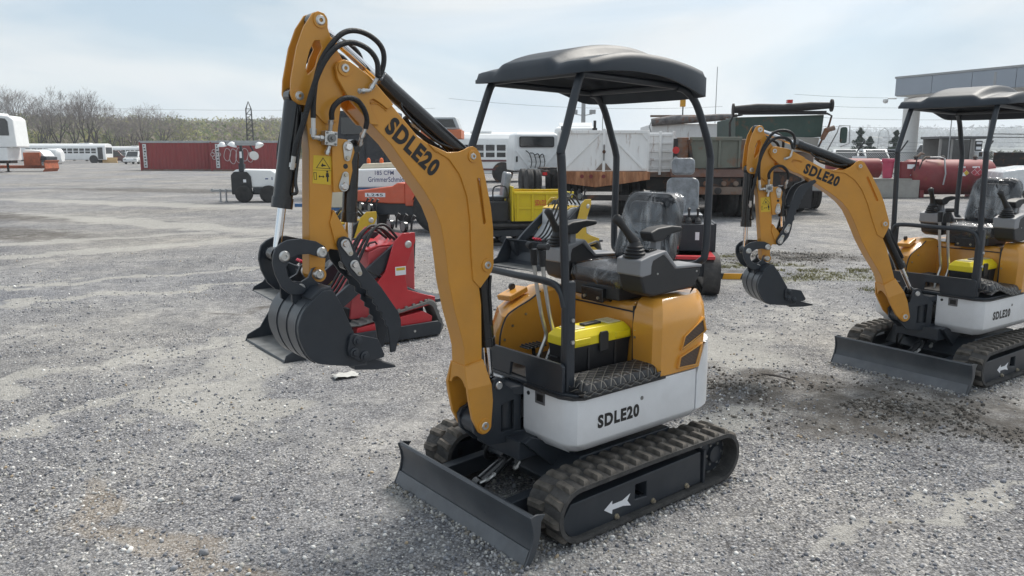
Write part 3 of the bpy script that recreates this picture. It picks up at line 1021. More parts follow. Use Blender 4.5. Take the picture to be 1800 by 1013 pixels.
def track(root, side, mirror=1):
    yc = side * .437
    hw = .11
    P = belt_path(.505, -.545, .131)
    m_ = len(P)
    cx = sum(p[0] for p in P) / m_
    inner = []
    for i, p in enumerate(P):
        a, b = P[i - 1], P[(i + 1) % m_]
        d = Vector((b[0] - a[0], b[1] - a[1])).normalized()
        nrm = Vector((-d.y, d.x))     # path runs clockwise: left normal points outward
        inner.append((p[0] - nrm.x * .022, p[1] - nrm.y * .022))
    rg = []
    for p, q in zip(P, inner):
        rg.append([(p[0], yc - hw, p[1]), (p[0], yc + hw, p[1]), (q[0], yc + hw, q[1]), (q[0], yc - hw, q[1])])
    tr = obj('rubber_track', MB().rings(rg, closed=True), TRACKR, root, ang=40)
    # tread lugs in two staggered rows
    cum = [0]
    for i in range(m_):
        a, b = P[i], P[(i + 1) % m_]
        cum.append(cum[-1] + math.hypot(b[0] - a[0], b[1] - a[1]))
    tot = cum[-1]
    N = 34
    for row in (0, 1):
        for k in range(N):
            s_ = (k + 0.5 * row) / N * tot
            i = max(j for j in range(m_) if cum[j] <= s_)
            t = (s_ - cum[i]) / (cum[i + 1] - cum[i])
            a, b = P[i], P[(i + 1) % m_]
            px, pz = a[0] + (b[0] - a[0]) * t, a[1] + (b[1] - a[1]) * t
            d = Vector((b[0] - a[0], 0, b[1] - a[1])).normalized()
            nn = Vector((-d.z, 0, d.x))
            yy = nn.cross(d)
            o = bpy.data.objects.new('tread_lug', lug_mesh())
            COL.objects.link(o)
            o.parent = tr
            sy = (1 if row else -1)
            c = Vector((px, yc + (.053 if row else -.053), pz)) + nn * .0
            o.matrix_local = Matrix(((d.x, yy.x * sy, nn.x, c.x), (d.y, yy.y * sy, nn.y, c.y), (d.z, yy.z * sy, nn.z, c.z), (0, 0, 0, 1)))
    ys = side * .52
    fr = obj('track_frame', MB().prism([(.545, .195), (-.375, .212), (-.385, .04), (.54, .026), (.605, .11)], side * .40, ys, holes=[[(.119, .168), (.041, .166), (.038, .088), (.121, .096)]]), DARK, root, bev=.006)
    obj('flange_plate', MB().box(-.41, -.392, side * .39, side * .528, .035, .215), DARK, fr, bev=.003)
    for bx, bz in ((.251, .049), (-.007, .051), (-.263, .057)):
        obj('bolt', MB().cyl((bx, ys - side * .002, bz), (bx, ys + side * .006, bz), .014, n=16).cyl((bx, ys + side * .006, bz), (bx, ys + side * .016, bz), .009, n=6), BRASS, fr)
    # bottom rollers
    for bx in (.30, .05, -.20):
        obj('roller', MB().cyl((bx, side * .36, .055), (bx, side * .50, .055), .042, n=16), BLACK, root)
    sp = obj('sprocket', MB().lathe([(.03, side * .49), (.045, side * .488), (.05, side * .47), (.095, side * .465), (.104, side * .455), (.104, side * .40), (.02, side * .40)], (-.545, 0, .143), 'y', 28), DARK, root, ang=25)
    tm = MB()
    for k in range(13):
        a = 2 * math.pi * k / 13
        c = Vector((-.545 + .105 * math.cos(a), side * .43, .143 + .105 * math.sin(a)))
        tm.cyl(c + Vector((0, -.03, 0)), c + Vector((0, .03, 0)), .014, n=8)
    obj('teeth', tm, WORN, sp)
    for k in range(6):
        a = 2 * math.pi * k / 6
        c = Vector((-.545 + .06 * math.cos(a), side * .466, .143 + .06 * math.sin(a)))
        obj('bolt', MB().cyl(c, c + Vector((0, side * .012, 0)), .008, n=6), WORN, sp)
    obj('idler', MB().lathe([(.02, side * .47), (.105, side * .465), (.107, side * .41), (.02, side * .40)], (.505, 0, .143), 'y', 28), BLACK, root)
    if side > 0:
        ar = [(.334, .103), (.281, .136), (.281, .117), (.212, .117), (.158, .137), (.178, .106), (.152, .074), (.207, .088), (.279, .090), (.281, .069)]
        obj('arrow_decal', MB().prism(ar, ys + .0005, ys + .0015), WHITEDEC, fr)
    return tr

def pin(parent, x, z, y, r=.018, name='pin', half=True):
    s = 1 if y > 0 else -1
    o = obj(name, MB().lathe([(r * .55, y - s * .02), (r * 1.28, y - s * .02), (r * 1.28, y + s * .003), (r, y + s * .007), (r * .92, y + s * .010), (r * .45, y + s * .010), (r * .40, y + s * .004)], (x, 0, z), 'y', 20), STEEL, parent, ang=30)
    return o

def keeper(parent, a, b, y, r=.019):
    """teardrop keeper plate: pin end a, bolt end b"""
    a, b = Vector(a), Vector(b)
    d = (b - a)
    L_ = d.length
    d.normalize()
    n_ = Vector((-d.y, d.x))
    pts = []
    th = math.degrees(math.atan2(d.y, d.x))
    pts += arc(a.x, a.y, r * 1.15, th + 75, th + 285, 10)
    pts += arc(b.x, b.y, r * .72, th - 75, th + 75, 6)
    k = obj('keeper_plate', MB().prism(pts, y, y + .006), STEEL, parent, bev=.0015)
    obj('pin', MB().lathe([(r * .80, y + .006), (r * .80, y + .013), (r * .66, y + .017), (0.001, y + .017)], (a.x, 0, a.y), 'y', 18), CHROME, k)
    obj('bolt', MB().cyl((b.x, y + .006, b.y), (b.x, y + .014, b.y), r * .42, n=6), BRASS, k)

def cylinder(root, name, p0, p1, rb, rr, frac, mat=None, eye=True):
    """hydraulic ram: body from p0, chrome rod to p1"""
    p0, p1 = Vector(p0), Vector(p1)
    d = p1 - p0
    q = p0 + d * frac
    dn = d.normalized()
    b = MB().cyl(p0 + dn * .02, q, rb, n=24).cyl(q - dn * .03, q + dn * .012, rb * 1.10, n=24)
    body = obj(name, b, mat or BLACK, root, bev=.002)
    obj('rod', MB().cyl(q, p1, rr, n=20), CHROME, body)
    for p in (p0, p1):
        obj('eye', MB().cyl(p + Vector((0, -rb * .7, 0)), p + Vector((0, rb * .7, 0)), rb * .95 if p is p0 else rr * 1.9, n=18), mat or BLACK, body)
    return body

def hose(root, pts, r=.0095, mat=None, n=6, name='hose'):
    P = spline(pts, n)
    return obj(name, MB().tube(P, r, 10), mat or RUBBER, root, ang=60)
def fitting(root, pts, r=.010):
    P = [Vector(p) for p in pts]
    mb = MB()
    for a, b in zip(P, P[1:]):
        mb.cyl(a, b, r, n=8)
        mb.cyl(a + (b - a) * .55, a + (b - a) * .85, r * 1.4, n=6)
    return obj('hose_fitting', mb, STEEL, root)

def build_excavator(loc, yaw, label, sw=0.0, lift=0.0, arm=0.0, thumb=0.0):
    root = thing('mini_excavator', label, 'excavator', loc, yaw, 'orange mini excavators with dozer blades')
    # ---------------- undercarriage
    track(root, 1)
    track(root, -1)
    cb = obj('carbody', MB().prism([(.42, .17), (.30, .30), (-.35, .30), (-.42, .17), (-.35, .10), (.35, .10)], -.33, .33), DARK, root, bev=.01)
    for s in (1, -1):
        obj('gusset', MB().prism([(.55, .385), (.50, .40), (.25, .30), (.17, .17), (.30, .17)], s * .17, s * .20), DARK, cb, bev=.003)
    obj('frame_nose', MB().box(.30, .56, -.17, .17, .29, .385), DARK, cb, bev=.006)
    obj('cross_member', MB().box(-.30, -.12, -.42, .42, .14, .26).box(.10, .28, -.42, .42, .14, .26), DARK, cb, bev=.008)
    obj('slew_ring', MB().lathe([(.20, .29), (.235, .30), (.235, .335), (.20, .345), (.20, .37), (.05, .37)], (0, 0, 0), 'z', 32), BLACK, root)
    # dozer blade
    prof = [(.776, .222), (.790, .226), (.800, .215), (.786, .175), (.780, .135), (.788, .085), (.805, .045), (.826, .002), (.815, .000), (.792, .040), (.774, .085), (.766, .135), (.768, .180)]
    bl = obj('dozer_blade', MB().prism(prof, -.540, .540), DARKBLADE, root, bev=.002, ang=50)
    for s in (1, -1):
        obj('end_plate', MB().prism([(.722, .216), (.770, .228), (.806, .222), (.793, .175), (.788, .135), (.797, .085), (.815, .045), (.838, .0), (.812, .0), (.780, .04), (.748, .13), (.745, .19)], s * .540, s * .550), DARKBLADE, bl, bev=.002)
    obj('cutting_edge', MB().prism([(.797, .068), (.828, .002), (.834, .004), (.803, .070)], -.537, .537), EDGE, bl)
    for s in (1, -1):
        obj('push_arm', MB().prism([(.77, .07), (.77, .16), (.40, .175), (.35, .10)], s * .23, s * .29), DARK, bl, bev=.006)
    obj('back_beam', MB().box(.70, .775, -.45, .45, .06, .11), DARK, bl, bev=.005)
    bc = cylinder(root, 'blade_ram', (.70, .03, .165), (.44, .03, .285), .030, .017, .72)
    obj('ram_bracket', MB().box(.40, .47, -.03, .0, .25, .33).box(.40, .47, .06, .09, .25, .33), DARK, cb, bev=.005)
    pin(bl, .44, .285, .092, .012)
    fitting(root, [(.72, .07, .19), (.66, .075, .20), (.63, .075, .215)], .008)
    fitting(root, [(.50, .10, .25), (.54, .11, .225)], .010)
    hose(root, [(.50, .10, .25), (.42, .13, .28), (.34, .17, .26), (.30, .19, .20)], .009)
    hose(root, [(.63, .075, .215), (.56, .06, .25), (.46, -.02, .31), (.36, -.06, .30)], .007)
    hose(root, [(.45, -.16, .36), (.50, -.18, .27), (.46, -.20, .18), (.38, -.22, .16)], .009)
    hose(root, [(.44, -.10, .36), (.52, -.12, .28), (.52, -.15, .20), (.42, -.18, .15)], .009)
    # ---------------- house
    for s in (1, -1):
        fp = [(.462, .085), (.462, .355), (.452, .395), (.425, .428), (.38, .436), (-.415, .436), (-.415, .10)]
        fp = [(p[0], p[1] * s) for p in fp]
        def ins(e, z):
            q = []
            for x_, y_ in fp:
                yy = abs(y_)
                q.append((x_ - e if x_ > .35 and yy > .09 else (x_ - e * .6 if x_ > .35 else x_), s * (yy - e if yy > .38 else yy), z))
            return q
        sp = obj('side_panel', MB().rings([ins(.062, .352), ins(.055, .356), ins(.004, .408), ins(0, .418), ins(0, .632)]), SILVER, root, bev=.004)
        obj('bolt_cover', MB().cyl((.4615, s * .125, .60), (.466, s * .125, .60), .010, n=14), BLACKP, sp)
    sp = obj('data_plate', MB().box(.4625, .4645, .175, .245, .565, .625), PLATE, root)
    obj('print', MB().box(.4646, .4652, .187, .233, .578, .613), BLACKDEC, sp)
    text('lettering', 'SDLE20', (.160, .4372, .502), (-1, 0, 0), (0, 0, 1), .285, .066, BLACKDEC, root, bold=.05)
    obj('plug', MB().cyl((-.0, .436, .558), (-.0, .4385, .558), .010, n=14), WORN, root)
    # tail counterweight
    def tail(ins_, z, x0=-.425, zt=0):
        pts = [(x0, -.436 + ins_), (x0, .436 - ins_)]
        arcp = [(-.425 - (.27 - ins_) * math.sin(R(a)), (.436 - ins_) * math.copysign(abs(math.cos(R(a))) ** .62, math.cos(R(a)))) for a in range(0, 181, 12)]
        return [(p[0], p[1], z) for p in [(x0, .436 - ins_)] + arcp[1:-1] + [(x0, -.436 + ins_)]]
    obj('counterweight', MB().rings([tail(.06, .352, -.425), tail(.0, .41, -.425), tail(.0, .60, -.425), tail(.002, .68, -.455), tail(.004, .765, -.488)]), SILVER, root, bev=.006)
    # floor deck and front plate
    dk = obj('deck', MB().prism([(.455, -.36), (.455, .36), (.42, .42), (.38, .43), (-.20, .43), (-.20, -.43), (.38, -.43), (.42, -.42)], .633, .652, 'z'), DARK, root, bev=.004)
    pf = [(-.37, .655), (-.37, .778), (.345, .788), (.36, .775), (.36, .652), (.098, .652), (.090, .722), (-.018, .722), (-.03, .655)]
    obj('front_plate', MB().prism(pf, .440, .458, 'x'), DARK, root, bev=.004)
    obj('deck_lip', MB().prism([(.478, .10), (.478, .36), (.45, .42), (.40, .448), (-.16, .448), (-.16, .42), (.40, .42), (.445, .36), (.445, .10)], .630, .642, 'z'), BLACKP, root)
    obj('foot_mat', MB().box(-.12, .43, -.24, .24, .652, .660), BLACKP, root)
    # hood: pedestal, left pod, right tank cover
    hd = obj('engine_hood', MB().rings([ring_z([(-.13, -.425), (-.13, .262), (-.60, .262), (-.64, .10), (-.65, -.1), (-.62, -.30), (-.50, -.425)], z, i_) for z, i_ in ((.645, 0), (.93, 0), (.965, .012), (.985, .03))]), ORANGE_GLOSS, root, bev=.012, seg=3)
    obj('hood_seam', MB().box(-.128, -.1255, -.42, .262, .938, .946).box(-.128, -.1255, .255, .262, .66, .95), BLACKP, hd)
    def podring(z, e, xf=-.105, dz=0):
        pts = [(xf - e, .275), (xf - e, .40 - e), (xf - .03 - e, .437 - e)]
        pts += [(-.40, .440 - e), (-.47, .428 - e), (-.56, .36 - e), (-.62 + e, .27), (-.655 + e, .1), (-.66 + e, 0), (-.61, 0), (-.58, .275)]
        return [(p[0], p[1], z) for p in pts]
    pod = obj('hood_pod', MB().rings([podring(.640, .0), podring(.70, .0), podring(.88, -.008), podring(.955, .004), podring(1.0, .03), podring(1.02, .055)]), ORANGE_GLOSS, root, bev=.010, seg=3)
    obj('pod_seam', MB().box(-.14, -.11, .262, .275, .652, .975), BLACKP, root)
    for poly in ([(-.302, .825), (-.435, .893), (-.455, .831), (-.283, .768)], [(-.275, .718), (-.426, .76), (-.392, .665), (-.261, .670)]):
        cx = sum(p[0] for p in poly) / 4; cz = sum(p[1] for p in poly) / 4
        out_ = [(cx + (p[0] - cx) * 1.16, cz + (p[1] - cz) * 1.24) for p in poly]
        vf = obj('vent_frame', MB().prism(out_, .425, .455, holes=[poly]), ORANGE_GLOSS, pod, bev=.005)
        obj('vent_grille', MB().prism(poly, .435, .4485), VENT, vf)
    # right tank cover in front of the seat pedestal
    tp = [(.356, .652), (.352, .79), (.315, .885), (.256, .923), (.146, .964), (.076, 1.0), (-.13, 1.0), (-.13, .652)]
    tpo = [(.33, .652), (.31, .80), (.27, .90), (.21, .935), (.12, .970), (.04, 1.0), (-.13, 1.0), (-.13, .652)]
    tk = obj('tank_cover', MB().rings([[(p[0], -.24, p[1]) for p in tp], [(p[0], -.28, p[1] + .012) for p in tp], [(p[0] - .02, -.40, p[1] + .012) for p in tpo], [(p[0] - .04, -.432, p[1] - .02) for p in tpo]]), ORANGE_GLOSS, root, bev=.008, seg=3)
    edge = spline([(p[0] + .002, -.238, p[1] + .002) for p in tp[:6]], 3)
    obj('seal_strip', MB().tube(edge, .005, 6), BLACKP, tk)
    obj('filler_lid', MB().prism([(.22, -.285), (.235, -.385), (.09, -.39), (.08, -.30)], .925, .958, 'z', mat=Matrix.Rotation(R(16), 4, 'Y') @ Tr(-.25, 0, .06)), ORANGE_GLOSS, tk, bev=.008)
    ky = obj('key_switch', MB().cyl((.185, -.36, .965), (.180, -.36, 1.0), .012, n=12), STEEL, tk)
    obj('key_head', MB().lathe([(.002, -.37), (.018, -.368), (.018, -.352), (.002, -.35)], (.178, 0, 1.022), 'y', 14), BLACKP, ky)
    obj('bracket', MB().prism([(-.16, .955), (-.135, .965), (-.118, .98), (-.075, .965), (-.075, 1.04), (-.16, 1.045)], -.08, .08), BLACK, root, bev=.004)
    for yb in (-.05, .05):
        obj('bolt', MB().cyl((-.076, yb, .99), (-.066, yb, .99), .008, n=6), BRASS, root)
    for (bx, by, bz) in ((-.127, .05, .86), (-.127, -.15, .70)):
        obj('bolt', MB().lathe([(.011, bx - .002), (.009, bx + .004), (.003, bx + .006)], (0, by, bz), 'x', 12), BRASS, hd)
    for bz in (.86, .82, .70, .665):
        obj('bolt', MB().cyl((-.1045, .288, bz), (-.098, .288, bz), .007, n=8), BRASS, pod)
    for q in ((.335, .80), (.28, .868), (.19, .92)):
        obj('bolt', MB().cyl((q[0] - .01, -.24, q[1] - .03), (q[0] - .01, -.234, q[1] - .03), .007, n=8), BRASS, tk)
    # ---------------- seat
    obj('seat_base', MB().box(-.42, -.10, -.17, .17, .985, 1.06), BLACKP, root, bev=.01)
    cu = rrect(-.46, -.10, -.205, .205, .06)
    def film(mb, name, par, cuts=3, amp=.008):
        me = mb.mesh(name)
        bm = bmesh.new(); bm.from_mesh(me)
        bmesh.ops.triangulate(bm, faces=[f for f in bm.faces if len(f.verts) > 4])
        bmesh.ops.subdivide_edges(bm, edges=bm.edges, cuts=cuts, use_grid_fill=True)
        bm.normal_update()
        for v in bm.verts:
            p = Vector((v.co.x * 9, v.co.y * 13 + v.co.z * 5, v.co.z * 5))
            v.co += v.normal * (abs(noise.noise(p)) * amp * 1.2 + noise.noise(p * 3.1 + Vector((3, 1, 7))) * amp * .25 + amp * .2)
        bm.to_mesh(me); bm.free()
        smooth(me, 60)
        me.materials.append(FILM)
        o = bpy.data.objects.new(name, me); COL.objects.link(o); o.parent = par
        return o
    sc_ = MB().rings([ring_z(cu, 1.055, .01), ring_z(cu, 1.09, 0), ring_z(cu, 1.135, .005), ring_z(cu, 1.15, .05)])
    seat = obj('seat_cushion', sc_, SEATV, root, bev=.008, seg=3)
    film(MB().rings([ring_z(cu, 1.05, .0), ring_z(cu, 1.09, -.012), ring_z(cu, 1.14, -.006), ring_z(cu, 1.16, .05)]), 'plastic_wrap', seat)
    bk = rrect(-.205, .205, 0, .405, .075)
    def back(x0, x1, ins_, e=0):
        cz = .22
        o = []
        for p in bk:
            f = (1 - ins_ / .215)
            y_, z_ = p[0] * f * (.86 + .14 * (1 - abs(p[1] - .14) / .30)), (p[1] - cz) * (1 - ins_ / .22) + cz
            o.append((x0 - z_ * .26 + x1, y_, 1.115 + z_))
        return o
    bb = obj('backrest', MB().rings([back(-.475, -.03, .03), back(-.475, -.02, .0), back(-.475, .045, .0), back(-.475, .062, .025), back(-.475, .055, .06)]), SEATV, root, bev=.008, seg=3)
    for z0, z1, yw in ((.06, .14, .12), (.15, .24, .125), (.25, .36, .12)):
        obj('back_pad', MB().prism(rrect(-yw, yw, z0, z1, .03), .052, .082, 'x', mat=Tr(-.475, 0, 1.115) @ Matrix.Shear('YZ', 4, (0, 0)) @ Matrix(((1, 0, -.26, 0), (0, 1, 0, 0), (0, 0, 1, 0), (0, 0, 0, 1)))), SEATV, bb, bev=.012, seg=3)
    film(MB().rings([back(-.475, -.036, .02), back(-.475, -.026, -.003), back(-.475, .046, -.003), back(-.475, .070, .022), back(-.475, .084, .06)]), 'plastic_wrap', bb, amp=.007)
    # ---------------- control consoles
    for s in (1, -1):
        y0, y1 = .222, .375
        xf = -.035 if s > 0 else -.055
        bodyp = [(xf, 1.145), (xf - .01, 1.215), (xf - .09, 1.232), (xf - .17, 1.245), (xf - .26, 1.165), (-.50, 1.155), (-.50, 1.12), (-.45, 1.05), (xf - .09, 1.035), (xf - .03, 1.06)]
        b_ = obj('console', MB().prism(bodyp, s * y0, s * y1), BLACKP, root, bev=.014, seg=3)
        capp = [(xf + .012, 1.150), (xf + .008, 1.226), (xf - .06, 1.244), (xf - .175, 1.262), (xf - .185, 1.258), (xf - .265, 1.178), (-.505, 1.168), (-.505, 1.152), (xf - .258, 1.160), (xf - .165, 1.242), (xf - .085, 1.216), (xf - .075, 1.190), (xf - .075, 1.150), (xf - .01, 1.142)]
        obj('console_cap', MB().prism(capp, s * (y0 - .004), s * (y1 + .004)), GREYP, b_, bev=.008, seg=3)
        for qx, qz in ((xf - .12, 1.15), (-.46, 1.135)):
            obj('screw', MB().cyl((qx, s * y1, qz), (qx, s * (y1 + .0045), qz), .005, n=10), STEEL, b_)
        jx, jy = (xf - .04, s * .295)
        boot = [(.055, 0), (.060, .006), (.050, .014), (.055, .022), (.045, .030), (.049, .038), (.039, .046), (.042, .054), (.032, .062), (.030, .075), (.018, .085)]
        jo = obj('joystick_boot', MB().lathe(boot, (jx, jy, 1.232), 'z', 24), BLACKP, root, ang=50)
        top = Vector((.055, .28 * 1, 1.44)) if s > 0 else Vector((-.008, -.285, 1.438))
        base = Vector((jx, jy, 1.305))
        dj = (top - base)
        jp = [base, base + dj * .3, base + dj * .5, base + dj * .75, base + dj * .93, top]
        obj('joystick_handle', MB().tube(jp, [.026, .020, .0175, .020, .0235, .012], 14), BLACKP, jo, ang=60)
        ax = -.20 if s > 0 else -.10
        ay = .262 * s
        ap = [(ax, 1.305), (ax + .02, 1.345), (ax - .04, 1.366), (ax - .15, 1.372), (ax - .23, 1.362), (ax - .23, 1.340), (ax - .12, 1.325), (ax - .08, 1.298), (ax - .02, 1.296)]
        ar_ = obj('armrest', MB().prism(ap, ay - .042, ay + .042), BLACKP, root, bev=.012, seg=3)
        obj('armrest_post', MB().box(ax - .085, ax - .045, ay - .02, ay + .02, 1.24, 1.31), GREYP, ar_, bev=.004)
    obj('display', MB().box(-.20, -.14, .25, .33, 1.255, 1.266), BLACK, root, bev=.002)
    # travel levers, pedals
    for k, yl in enumerate((-.03, .035)):
        lv = obj('travel_lever', MB().tube([(.285 - .005 * k, yl, .655), (.275, yl, .70), (.212 + .01, yl, .80), (.218, yl, .83), (.250, yl, .93), (.290, yl, 1.12), (.300, yl, 1.20)], .0105, 10), STEEL, root, ang=50)
        hx = Vector((.303, yl, 1.245))
        obj('lever_grip', MB().tube([(.300, yl, 1.19), (.303, yl, 1.24), (.305, yl, 1.27)], [.016, .019, .020], 10).tube([(.306, yl - .02, 1.285), (.306, yl + .045 * (1 if k else -1), 1.290)], [.017, .015], 10), BLACKP, lv, ang=50)
    for yl in (-.11, .11):
        pd = obj('pedal', MB().box(.17, .30, yl - .035, yl + .035, .745, .752), BLACKP, root, bev=.002)
        for q in range(5):
            obj('rib', MB().box(.18 + q * .025, .188 + q * .025, yl - .035, yl + .035, .752, .760), BLACKP, pd)
        obj('pedal_post', MB().tube([(.235, yl, .745), (.225, yl, .66)], .010, 8), BLACKP, pd)
    # ---------------- roll-over frame and canopy roof
    for s in (1, -1):
        y = .335 * s
        fpst = obj('front_post', MB().tube(spline([(.405, y, .66), (.425, y, 1.15), (.455, y, 1.68), (.462, y, 1.742), (.440, y, 1.81), (.360, y * .97, 2.03), (.335, y * .96, 2.082)], 5), .0195, 14), DARK, root, ang=50)
        obj('post_sleeve', MB().prism(rrect(.378, .430, y - .026, y + .026, .012), .652, 1.165, 'z'), DARK, fpst, bev=.003)
        for bz in (.99, .887):
            obj('bolt', MB().cyl((.404, y + s * .026, bz), (.404, y + s * .036, bz), .010, n=6), STEEL, fpst)
        obj('rear_post', MB().tube(spline([(-.575, .05 * s, 1.13), (-.575, .22 * s, 1.135), (-.58, .31 * s, 1.17), (-.585, y, 1.25), (-.59, y, 1.66), (-.583, y, 1.735), (-.55, y, 1.82), (-.47, y * .97, 1.98), (-.40, y * .93, 2.045), (-.34, y * .9, 2.06)], 5), .0195, 14), DARK, root, ang=50)
        obj('roof_rail', MB().tube([(.335, y * .96, 2.085), (-.34, y * .9, 2.065)], .017, 10), DARK, root)
    obj('roof_cross_tube', MB().tube([(.33, -.31, 2.092), (.33, .31, 2.092)], .017, 10), DARK, root)
    obj('roof_cross_tube', MB().tube([(-.34, -.30, 2.066), (-.34, .30, 2.066)], .017, 10), DARK, root)
    obj('grab_rail', MB().tube(spline([(.43, -.335, 1.02), (.44, -.325, 1.11), (.445, -.27, 1.158), (.448, 0, 1.160), (.445, .25, 1.155), (.435, .315, 1.12), (.428, .335, 1.05)], 6), .017, 12), DARK, root, ang=50)
    # roof shell
    NU, NV = 44, 48
    x0, x1, yw = -.455, .410, .428
    XS = [-.455, -.34, -.13, .08, .245, .35, .41]
    sst = lambda a, b, t: (lambda q: q * q * (3 - 2 * q))(min(1, max(0, (t - a) / (b - a))))
    def ztop(u, v):
        # u across -1..1, v lengthwise 0 (rear)..1 (front)
        x, y = x0 + (x1 - x0) * v, abs(u) * yw
        xq = np.array([x - .07, x - .045, x - .02, x, x + .02, x + .045, x + .07])
        wing = float(np.interp(xq, XS, [2.128, 2.152, 2.180, 2.188, 2.170, 2.145, 2.128]).mean())
        cen = float(np.interp(xq, [-.455, -.36, -.2, -.06, .06, .18, .30, .37, .41], [2.15, 2.205, 2.243, 2.252, 2.246, 2.228, 2.198, 2.172, 2.140]).mean())
        k = sst(.245, .165, y)
        return wing + (cen - wing) * k - .010 * sst(.30, .20, y) * (1 - k) * sst(-.1, .2, x)
    def outline(u, v):
        x = x0 + (x1 - x0) * v
        y = yw * u * (1 - .04 * (2 * v - 1) ** 6)
        x += (-.035 * u ** 4 if v > .5 else .025 * u ** 4) * abs(2 * v - 1) ** 2
        return x, y
    def rim(u, v):
        x = x0 + (x1 - x0) * v
        side = float(np.interp(np.array([x - .06, x - .03, x, x + .03, x + .06]), [-.455, -.36, -.27, -.11, .08, .26, .39], [2.008, 2.026, 2.055, 2.088, 2.101, 2.096, 2.084]).mean())
        flat = float(np.interp(x, [-.455, .41], [2.004, 2.078]))
        return flat + (side - flat) * abs(u) ** 4
    top, bot = [], []
    for j in range(NV + 1):
        for i in range(NU + 1):
            u, v = -1 + 2 * i / NU, j / NV
            x, y = outline(u, v)
            e = min((1 - abs(u)) * yw, min(v, 1 - v) * (x1 - x0))
            e_ = min(1, max(0, e / .030))
            rd = math.sqrt(max(0, 1 - (1 - e_) ** 2))
            zt, zr = ztop(u, v), rim(u, v)
            zlow = max(zr + .012, zt - .030)
            top.append((x, y, zlow + (zt - zlow) * rd))
            e2 = min(1, max(0, e / .06))
            bot.append((x * .98, y * .975, zr + (zt - zr - .030) * e2))
    W = NU + 1
    fs, fb = [], []
    for j in range(NV):
        for i in range(NU):
            a = j * W + i
            fs.append((a, a + 1, a + W + 1, a + W))
    mb = MB()
    n_ = len(top)
    mb.v = top + bot
    mb.f = fs + [tuple(q + n_ for q in f[::-1]) for f in fs]
    edge_i = [i for i in range(W)] + [j * W + NU for j in range(1, NV + 1)] + [NV * W + i for i in range(NU - 1, -1, -1)] + [j * W for j in range(NV - 1, 0, -1)]
    # skirt: vertical drop at the rim then turn in
    base_i = len(mb.v)
    for q in edge_i:
        u = -1 + 2 * (q % W) / NU; v = (q // W) / NV
        mb.v.append((top[q][0], top[q][1], rim(u, v)))
    k = len(edge_i)
    for a in range(k):
        b = (a + 1) % k
        mb.f.append((edge_i[b], edge_i[a], base_i + a, base_i + b))
        mb.f.append((base_i + b, base_i + a, edge_i[a] + n_, edge_i[b] + n_))
    rf = obj('canopy_roof', mb, CANOPYM, root, ang=55)
    for q in range(5):
        obj('roof_rib', MB().box(-.33 + q * .11, -.29 + q * .11, -.15, .15, 2.165, 2.19), CANOPYM, rf, bev=.008)
    # ---------------- swing bracket
    kx = .50
    Ms = Tr(kx, 0, 0) @ Matrix.Rotation(sw, 4, 'Z') @ Tr(-kx, 0, 0)
    Mb = Ms @ Tr(.685, 0, .475) @ Matrix.Rotation(-lift, 4, 'Y') @ Tr(-.685, 0, -.475)
    Ma = Mb @ Tr(1.343, 0, 2.062) @ Matrix.Rotation(-arm, 4, 'Y') @ Tr(-1.343, 0, -2.062)
    def place(o, M):
        o.matrix_local = M
        return o
    br = MB()
    bp_ = [(.755, .51), (.745, .44), (.664, .362), (.576, .352), (.46, .352), (.46, .58), (.555, .640), (.572, .678), (.60, .690), (.628, .680), (.640, .640), (.655, .58), (.70, .545), (.735, .535)]
    win = [(.585, .41), (.505, .41), (.505, .56), (.585, .545)]
    for s in (1, -1):
        br.prism(bp_, s * .045, s * .067, holes=[win])
    brk = place(obj('swing_bracket', br, DARK, root, bev=.004), Ms)
    obj('barrel', MB().cyl((.685, -.068, .475), (.685, .068, .475), .060, n=24).cyl((.52, 0, .36), (.52, 0, .60), .045, n=20), DARK, brk, bev=.003)
    obj('pin', MB().lathe([(.004, .075), (.017, .075), (.020, .071), (.020, .067)], (.600, 0, .648), 'y', 18), STEEL, brk)
    for z_ in (.58, .355):
        obj('house_yoke', MB().prism([(.44, -.09), (.44, .09), (.53, .06), (.56, .0), (.53, -.06)], z_, z_ + .045, 'z'), DARK, root, bev=.006)
    for k in range(4):
        yy = -.036 + .024 * k
        hose(root, [Ms @ Vector(p) for p in ((.42, yy, .50 + .02 * k), (.52, yy, .47 + .03 * k), (.62, yy * .8, .56 + .02 * k), (.715, yy * .7, .64), (.735, yy * .7, .74))], .0105, n=4)
    # ---------------- boom
    main = [(1.236, 2.030), (1.131, 1.930), (1.012, 1.808), (.928, 1.760), (.856, 1.726), (.797, 1.652), (.760, 1.551), (.746, 1.436), (.741, 1.25), (.705, 1.17), (.689, 1.05), (.688, .822), (.689, .774), (.785, .765), (.787, .852), (.800, .908), (.836, 1.032), (.866, 1.170), (.876, 1.255), (.889, 1.351), (.905, 1.433), (.938, 1.508), (.988, 1.583), (1.064, 1.677), (1.142, 1.775), (1.237, 1.862), (1.285, 1.91)]
    bo = place(obj('boom', MB().prism(main, -.054, .054), ORANGE, root, bev=.004), Mb)
    lug = [(.965, 1.778), (.921, 1.762), (.871, 1.743), (.811, 1.745), (.781, 1.754), (.757, 1.766), (.735, 1.769), (.715, 1.760), (.696, 1.738), (.665, 1.624), (.636, 1.495), (.624, 1.397), (.622, 1.232), (.632, 1.203), (.655, 1.175), (.70, 1.13), (.738, 1.17), (.748, 1.30), (.752, 1.436), (.768, 1.551), (.805, 1.645), (.862, 1.714), (.94, 1.755)]
    ca, cb_ = Vector((.704, 1.622)), Vector((.674, 1.430))
    slot = arc(ca.x, ca.y, .0085, 0, 180, 6) + arc(cb_.x, cb_.y, .0085, 180, 360, 6)
